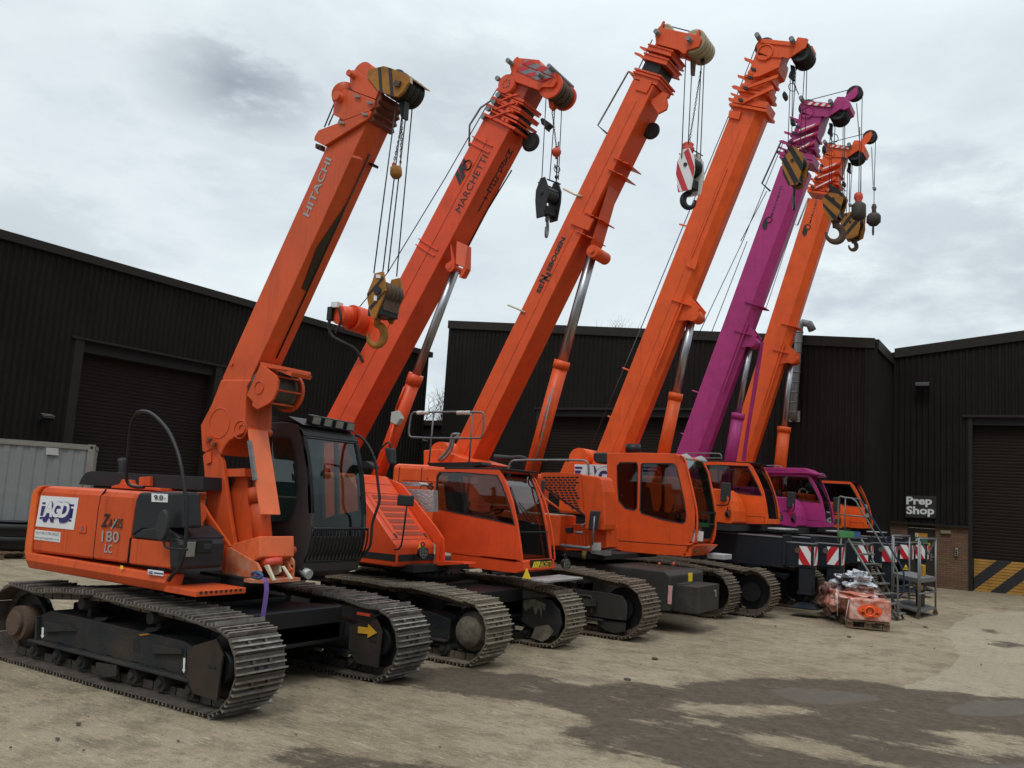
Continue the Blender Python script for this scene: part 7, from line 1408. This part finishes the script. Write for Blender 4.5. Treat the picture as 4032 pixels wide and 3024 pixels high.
def crane_six():
    global OFF
    r = thing('crawler_crane', (-7.1, 28.6, 0), 'farthest orange crawler crane, at the right end of the row beside the silver flue', 'crane', GRP)
    top = [(-4.8,.96),(-5.2,1.0),(-5.8,1.04),(-6.8,1.06),(-7.8,1.03),(-8.7,1.0)]
    track(r, -4.0, -9.6, 26.85, .66, top, .50, S3, pitch=.19, seed=11, mframe=NB); track(r, -3.8, -9.4, 29.6, .6, [(f+.3, z) for f, z in top], .50, S3, pitch=.19, seed=12, mframe=NB)
    OFF = Vector((.75, 8.2, -.03)); crane_body(r, O4, 0, 0, 0); OFF = Vector((0, 0, 0))
    outrigger(r, 27.8, -3.52, True, False, True); outrigger(r, 28.95, -3.25, True, False, True)
    BN, W_ = 27.85, .58; bm_ = Boom(BN, ('S', 850, 1659), ('S', 1050, 1030), W_); sH = bm_.st('S', 1050, 1030)[0]; mp = (1421, 1469, .71)
    b = MB(); bm_.tube(b, -8.2, sH, .74, 0, .07, 0, .14); bo = b.build('main_boom', O4, r, bevel=.015)
    b = MB(); b.prism(bm_.quad(bm_.st('Z', 1480, 650)[0], bm_.st('Z', 1620, 300)[0], .66, .70, BN-.03), (0,.03,0)); b.build('side_conduit', O4, bo)
    flank('MARCHETTI', bm_, 'S', (1078,1400), (1203,995), (1176,985), TXK, bo, bold=.01)
    for q in ([(950,1540),(975,1450),(1002,1550),(985,1595)], [(978,1440),(1000,1415),(1030,1500),(1010,1590)]): P('logo_bar', TXK, bo, 'S', q, BN-.01, .006)
    MB().torus(at('S', 1035, 1450, BN-.01), (0,1,0), .085, .012, 20, 6).build('logo_ring', TXK, bo)
    lower_boom(r, bm_, BN, W_, O4, (('Z', 1580, 1020), ('Z', 1605, 785)), ('Z', 1645, 385), .19, .10, [('Z', 1600, 188), ('Z', 1555, 340)])
    head_m(r, bm_, BN, W_, mp, O4, True, ('S', [(1685,225),(1712,190),(1795,195),(1860,260),(1875,310),(1840,380),(1760,330),(1690,300)], [(1800,195),(1880,100),(1945,62),(1965,75),(1965,130),(1930,205),(1855,255)], (1945,160)))
    rail(bo, [at('S', 1045, 1030, BN), at('S', 885, 1430, BN), at('S', 815, 1390, BN)], .025, GV, 'rope_guide', 0)
    for l_, a, q in ((BN+.15, (1620,515), (1590,1290)), (BN+.25, (1645,520), (1635,1275)), (BN+.3, (2018,190), (1998,880)), (BN+.3, (1998,880), (1995,1130)), (BN+.4, (1810,440), (1805,960))): ropes(r, [(at('S', *a, l_), at('S', *q, l_))], .012)
    ropes(r, [(at('S', 1400, 215, BN+.3), at('S', 1870, 95, BN+.3)), (at('S', 990, 970, BN+.3), at('S', 750, 1659, BN+.3)), (at('S', 750, 1659, BN+.3), at('Z', 1500, 90, BN+.3))], .012)
    b = MB(); chain(b, at('S', 1960, 290, BN+.3), at('S', 1985, 850, BN+.3), 20, r=.006); b.build('safety_chain', CH, r); b = MB(); chain(b, at('S', 1680, 550, BN+.3), at('S', 1645, 1110, BN+.3), 20, r=.006); b.build('safety_chain', CH, r)
    P('chain_weight', mat('galv_weight', (.2,.2,.19), .5, .4), r, 'S', [(1968,870),(1995,850),(2022,872),(2018,905),(1975,908)], BN+.2, .15, bevel=.02); P('chain_weight', MAT['galv_weight'], r, 'S', [(1618,1110),(1668,1105),(1668,1140),(1625,1145)], BN+.2, .15, bevel=.02)
crane_six()
gblock('smallest striped hook block below the barrel weight, third from the right end', at('S', 1690, 1450, 28.2), rad(78), .40, .62, .88, [(-.38,.46),(.05,.5),(.46,.45),(.5,-.1),(.4,-.42),(.1,-.5),(-.38,-.46),(-.5,-.3),(-.5,.38)], YE,
   [[(-.5,.15),(-.5,.38),(-.38,.46),(-.2,.48)], [(-.5,-.22),(-.5,-.02),(.1,.48),(.3,.47)], [(-.3,-.46),(-.42,-.4),(.5,.35),(.49,.12)]], BK, nsh=3, hookR=.12, hookr=.045, hyaw=rad(32), mhook=RU, stretch=1.1, shank=.1)
t_ = thing('headache_ball', at('S', 1990, 1330, 28.15), 'rusty ball weight with small hook, farthest right against the sky', 'weight')
MB().lathe(at('S', 1995, 1240, 28.15), at('S', 1988, 1420, 28.15), [(0,0),(0,.05),(.05,.16),(.12,.21),(.32,.21),(.42,.12),(.46,0)], 10).build('ball', MAT['dark_iron'], t_); MB().lathe(at('S', 1996, 1120, 28.15), at('S', 1996, 1245, 28.15), [(0,0),(0,.05),(.1,.08),(.2,.06),(.3,.08),(.34,.03)], 10).build('socket', RU, t_)
b = MB(); hook_shape(b, at('S', 1985, 1420, 28.15), .08, .03, (-.2,.98,0), .05, stretch=1.6); b.build('hook', ST, t_)

# ----------------------------------------------------------------- pallet with the wrapped load
pA_, pB_, pC_ = az('CC', 620, 1570), az('CC', 1170, 1620), az('CC', 450, 1430)
e1 = (pB_-pA_).normalized(); e2 = Vector((-e1.y, e1.x, 0)); rot = math.atan2(e1.y, e1.x); Wd = (pB_-pA_).length; Ld_ = 1.6
pc = pA_+e1*Wd/2+e2*Ld_/2; pallet((pc.x, pc.y, .012), Wd, Ld_, 'wooden pallet under the plastic-wrapped orange load by the steps', rot)
WR = D.materials.new('stretch_wrap'); WR.use_nodes = True; t = WR.node_tree; b_ = t.nodes['Principled BSDF']; tcn = t.nodes.new('ShaderNodeTexCoord')
def wrapmat(name, c1, c2, a, b, sc_=5, alpha=1.0):
    ma = D.materials.new(name); ma.use_nodes = True; T = ma.node_tree; pb = T.nodes['Principled BSDF']; tc2 = T.nodes.new('ShaderNodeTexCoord'); no = T.nodes.new('ShaderNodeTexNoise')
    no.inputs['Scale'].default_value = sc_; no.inputs['Detail'].default_value = 8; no.inputs['Distortion'].default_value = .7; no.inputs['Roughness'].default_value = .65; T.links.new(tc2.outputs['Object'], no.inputs[0])
    r_ = T.nodes.new('ShaderNodeValToRGB'); r_.color_ramp.elements[0].position = a; r_.color_ramp.elements[1].position = b; r_.color_ramp.elements[0].color = c1+(1,); r_.color_ramp.elements[1].color = c2+(1,)
    T.links.new(no.outputs[0], r_.inputs[0]); T.links.new(r_.outputs[0], pb.inputs['Base Color']); pb.inputs['Roughness'].default_value = .22; pb.inputs['Alpha'].default_value = alpha
    bp2 = T.nodes.new('ShaderNodeBump'); bp2.inputs['Strength'].default_value = .8; bp2.inputs['Distance'].default_value = .03; T.links.new(no.outputs[0], bp2.inputs['Height']); T.links.new(bp2.outputs[0], pb.inputs['Normal']); return ma
WPK = wrapmat('wrapped_orange', (.42,.10,.055), (.72,.50,.44), .42, .66, 4); WHT = wrapmat('wrapped_white', (.16,.17,.19), (.75,.78,.82), .40, .62, 6)
WMR = wrapmat('wrapped_brown', (.12,.045,.035), (.45,.28,.25), .45, .7, 5)
def crumple(c, size, X, Y, seed, m, name, par, amp=.06, n=9):
    rn = random.Random(seed); bmx = bmesh.new(); bmesh.ops.create_icosphere(bmx, subdivisions=4, radius=1)
    from mathutils import noise as mn
    for v in bmx.verts:
        p = v.co.copy(); q = Vector([math.copysign(abs(x)**.75, x) for x in p]); k = 1+amp*6*(mn.noise(p*2.1+Vector((seed, 0, 0))))+amp*2*abs(mn.noise(p*3.6+Vector((0, seed, 0))))
        v.co = Vector(c)-root_loc(par)+X*q.x*size[0]*k+Y*q.y*size[1]*k+zz*q.z*size[2]*k
    me = D.meshes.new(name); bmx.to_mesh(me); bmx.free(); me.materials.append(m); o = D.objects.new(name, me); scene.collection.objects.link(o); o.parent = par; return o
ld = thing('wrapped_load', (pc.x, pc.y, .17), 'orange machine part in clear plastic wrap on the pallet by the steps', 'load')
F0 = at('CC', 648, 1450, pA_.y); zt_ = .155; fb = pA_+e1*.04+zz*(zt_+.003)
hgt = .42; bx = MB().box(pA_+e1*(Wd/2+.03)+e2*.30+zz*(zt_+.02+hgt/2), (Wd*1.0, .62, hgt), e1, e2).build('wrapped_box', WPK, ld, bevel=.03)
fc = pA_+e1*(Wd*.52)+zz*(zt_+.21)-e2*.012
b = MB(); b.prism([fc+e1*.24*math.cos(a*.3927)+zz*.13*math.sin(a*.3927) for a in range(16)], e2*.02); b.build('bare_patch', mat('bare_orange', (.75,.10,.02), .4), bx)
b = MB(); b.torus(fc-e2*.03, e2, .09, .02, 20, 8); 
for u, v, w1_, h1_ in ((-.15,.0,.08,.03), (.15,.0,.08,.03), (-.05,-.09,.1,.05), (.1,-.08,.1,.04), (0,.09,.12,.02)): b.box(fc+e1*u+zz*v-e2*.02, (w1_, .04, h1_), e1, e2)
b.build('casting_detail', MAT['bare_orange'], bx); b = MB()
for u in (-.13, -.05, .06, .14): b.box(fc+e1*u-zz*.02-e2*.014, (.012, .012, .12), e1, e2)
b.build('casting_gap', GRND_DARK, bx)
crumple(at('CC', 420, 1180, 20.3), (.26, .55, .30), e1, e2, 3, WMR, 'wrapped_arm', ld, .07); crumple(at('CC', 560, 1190, 19.8), (.28, .40, .24), e1, e2, 9, WPK, 'wrapped_arm', ld, .07); crumple(at('CC', 800, 1130, 19.8), (.36, .30, .17), e1, e2, 14, WMR, 'wrapped_part', ld, .08)
crumple(at('CC', 740, 1150, 19.35), (.30, .2, .07), e1, e2, 24, WPK, 'wrap_fold', ld, .10)
tm = MB()
for (x0_, y0_), (x1_, y1_) in (((640,1200),(590,1470)), ((480,1060),(490,1410)), ((1000,1180),(960,1150)), ((990,1140),(940,1170))): tm.tube([at('CC', x0_, y0_, pA_.y+.05), at('CC', x1_, y1_, pA_.y+.05)], .006, 5)
tm.build('wrap_string', WH, ld)
bg_ = thing('plastic_bag', at('CC', 720, 1030, 19.9), 'crumpled white and black plastic sheeting heaped on the wrapped load', 'plastic sheet')
crumple(at('CC', 700, 955, 19.9), (.36, .30, .12), e1, e2, 6, WHT, 'sheeting', bg_, .12); crumple(at('CC', 750, 890, 19.95), (.18, .20, .11), e1, e2, 17, WHT, 'sheeting_peak', bg_, .10); crumple(at('CC', 590, 960, 19.8), (.16, .26, .13), e1, e2, 31, wrapmat('wrapped_black', (.01,.01,.012), (.25,.27,.30), .5, .72, 6), 'dark_sheeting', bg_, .10)

# ----------------------------------------------------------------- mobile steps
s0 = az('CC', 1275, 1470); s1_ = az('CC', 1350, 1445); ln_, lf_ = s0.y, s1_.y
st_ = thing('mobile_steps', (s0.x-.6, (ln_+lf_)/2, 0), 'tall grey and blue mobile steps with green platform panel beside the wrapped load', 'steps')
SG = mat('steps_grey_paint', (.14,.145,.13), .5, .3, dirt=.3, dirtcol=(.2,.18,.12)); SBL = mat('steps_blue_paint', (.012,.025,.06), .5)
N0, N1 = at('CC', 630, 400, ln_), at('CC', 1275, 1470, ln_); F0_, F1_ = at('CC', 800, 410, lf_), at('CC', 1350, 1445, lf_)
MB().tube([N0, N1], .028, 8).build('stringer', SG, st_); MB().tube([F0_, F1_], .028, 8).build('stringer', SG, st_)
for k in range(8):
    u = (k+.6)/8.2; a, c = N0.lerp(N1, u), F0_.lerp(F1_, u); c.z = a.z; MB().box((a+c)/2+Vector((.04,0,0)), ((c-a).length, .17, .03), (c-a).normalized(), Vector((1,0,0))).build('tread', SG, st_, .004)
P('platform_panel', GN, st_, 'H', [(1553,862),(1688,868),(1688,922),(1553,920)], ln_-.03, .02); P('platform_panel', BL, st_, 'H', [(1689,868),(1742,872),(1742,921),(1689,922)], ln_-.03, .02)
zp = at('H', 1553, 922, ln_).z; xp0, xp1 = at('H', 1553, 900, ln_).x, N0.x+.12; MB().b2((xp0, ln_-.01, zp), (xp1, lf_+.02, zp+.03)).build('platform', SG, st_)
nr = [at('CC', 1280, 1460, ln_-.04), at('CC', 1275, 830, ln_-.04), at('CC', 1245, 770, ln_-.04), at('CC', 780, 0, ln_-.04), at('H', 1690, 582, ln_-.04), at('H', 1600, 572, ln_-.04), at('H', 1560, 560, ln_-.04), at('H', 1550, 600, ln_-.04), at('H', 1548, 960, ln_-.04)]
rail(st_, nr, .02, SG, 'handrail', 1); MB().tube([at('H', 1552, 720, ln_-.04), at('H', 1812, 745, ln_-.04)], .016, 8).build('mid_rail', SG, st_); MB().tube([at('H', 1612, 578, ln_-.04), at('H', 1608, 855, ln_-.04)], .016, 8).build('rail_post', SG, st_)
fr_ = [at('CC', 1220, 1170, lf_+.04), at('CC', 1320, 1140, lf_+.04), at('CC', 1352, 1090, lf_+.04), at('CC', 1360, 900, lf_+.04), at('CC', 1350, 820, lf_+.04), at('CC', 1300, 720, lf_+.04), at('CC', 860, 0, lf_+.04), at('H', 1745, 592, lf_+.04), at('H', 1690, 582, lf_+.04), at('H', 1600, 575, lf_+.04)]
rail(st_, fr_, .02, SBL, 'handrail', 1)
for y_ in (ln_, lf_): MB().tube([(xp0+.06, y_, zp), (xp0-.05, y_, .06)], .024, 8).build('rear_leg', SG, st_)
for y_ in (ln_, lf_): MB().tube([(xp0-.05, y_, .10), (N1.x-.05, y_, .10)], .022, 8).build('base_rail', SG, st_)
for k in range(3): MB().tube([(xp0-.03, ln_, .5+k*.5), (xp0-.03, lf_, .5+k*.5)], .014, 6).build('cross_brace', SG, st_)

# ----------------------------------------------------------------- galvanised trolley with shelves
q1, q2, q3 = az('CC', 1200, 1330), az('CC', 1545, 1450), az('CC', 1770, 1400); q4 = q1+q3-q2
tr_ = thing('trolley', (q1+q3)/2, 'galvanised stock trolley with plate shelves and castors near the workshop door', 'trolley')
hp_ = at('CC', 1640, 400, q2.y).z; u1, u2 = (q2-q1).normalized(), (q3-q2).normalized(); h2 = at('CC', 1700, 950, q2.y+.5).z; L1, L2 = (q2-q1).length, (q3-q2).length
for p_, hh in ((q1, 1.0), (q2, 1.0), (q3, 1.0), (q4, .98), (q1+u1*.08, .98), (q2+u2*.12, .96)): MB().tube([p_+zz*.1, p_+zz*hp_*hh], .022, 8).build('upright', GV, tr_)
for z_, t_h in ((.16, .05), (h2, .10)):
    MB().box((q1+q3)/2+zz*z_, (L1+.03, L2+.03, t_h), u1, u2).build('shelf', GV, tr_, .005)
for z_ in (hp_-.01, .55):
    for a, c in ((q1, q4), (q2, q3)) + (((q4, q3),) if z_ < 1 else ()): MB().tube([a+zz*z_, c+zz*z_], .02, 8).build('frame_rail', GV, tr_)
for p_ in (q1, q2, q3, q4): MB().cyl(p_+zz*.055-u1*.02, p_+zz*.055+u1*.02, .055, n=16).box(p_+zz*.1, (.06,.06,.06)).build('castor', RU, tr_)
b = MB(); chain(b, q2.lerp(q3,.1)+zz*(hp_-.03), q2.lerp(q3,.55)+zz*(hp_-.38), 9, r=.006); chain(b, q2.lerp(q3,.55)+zz*(hp_-.38), q3+zz*(hp_-.03), 10, r=.006); b.build('gate_chain', CH, tr_)
qc = q1.lerp(q3, .62); bxs = MB().box(qc+zz*.37+u1*.1, (.34, .3, .36), u1, u2).build('black_crate', BK, None, .01, label='black box standing on the lower shelf of the trolley', category='crate')
bxs = MB().box(q1.lerp(q3, .66)+zz*(h2+.05+.13)+u1*.15, (.16, .22, .26), u1, u2).build('yellow_tin', mat('tin_yellow', (.50,.27,.02), .5), None, .01, label='yellow tin on the upper shelf of the trolley', category='tin')
bxs = MB().box(q1.lerp(q3, .60)+zz*(.55+.08)+u1*.1, (.34, .16, .12), u1, u2).build('yellow_tin', MAT['tin_yellow'], None, .01, label='low yellow tin on top of the black box on the trolley', category='tin')
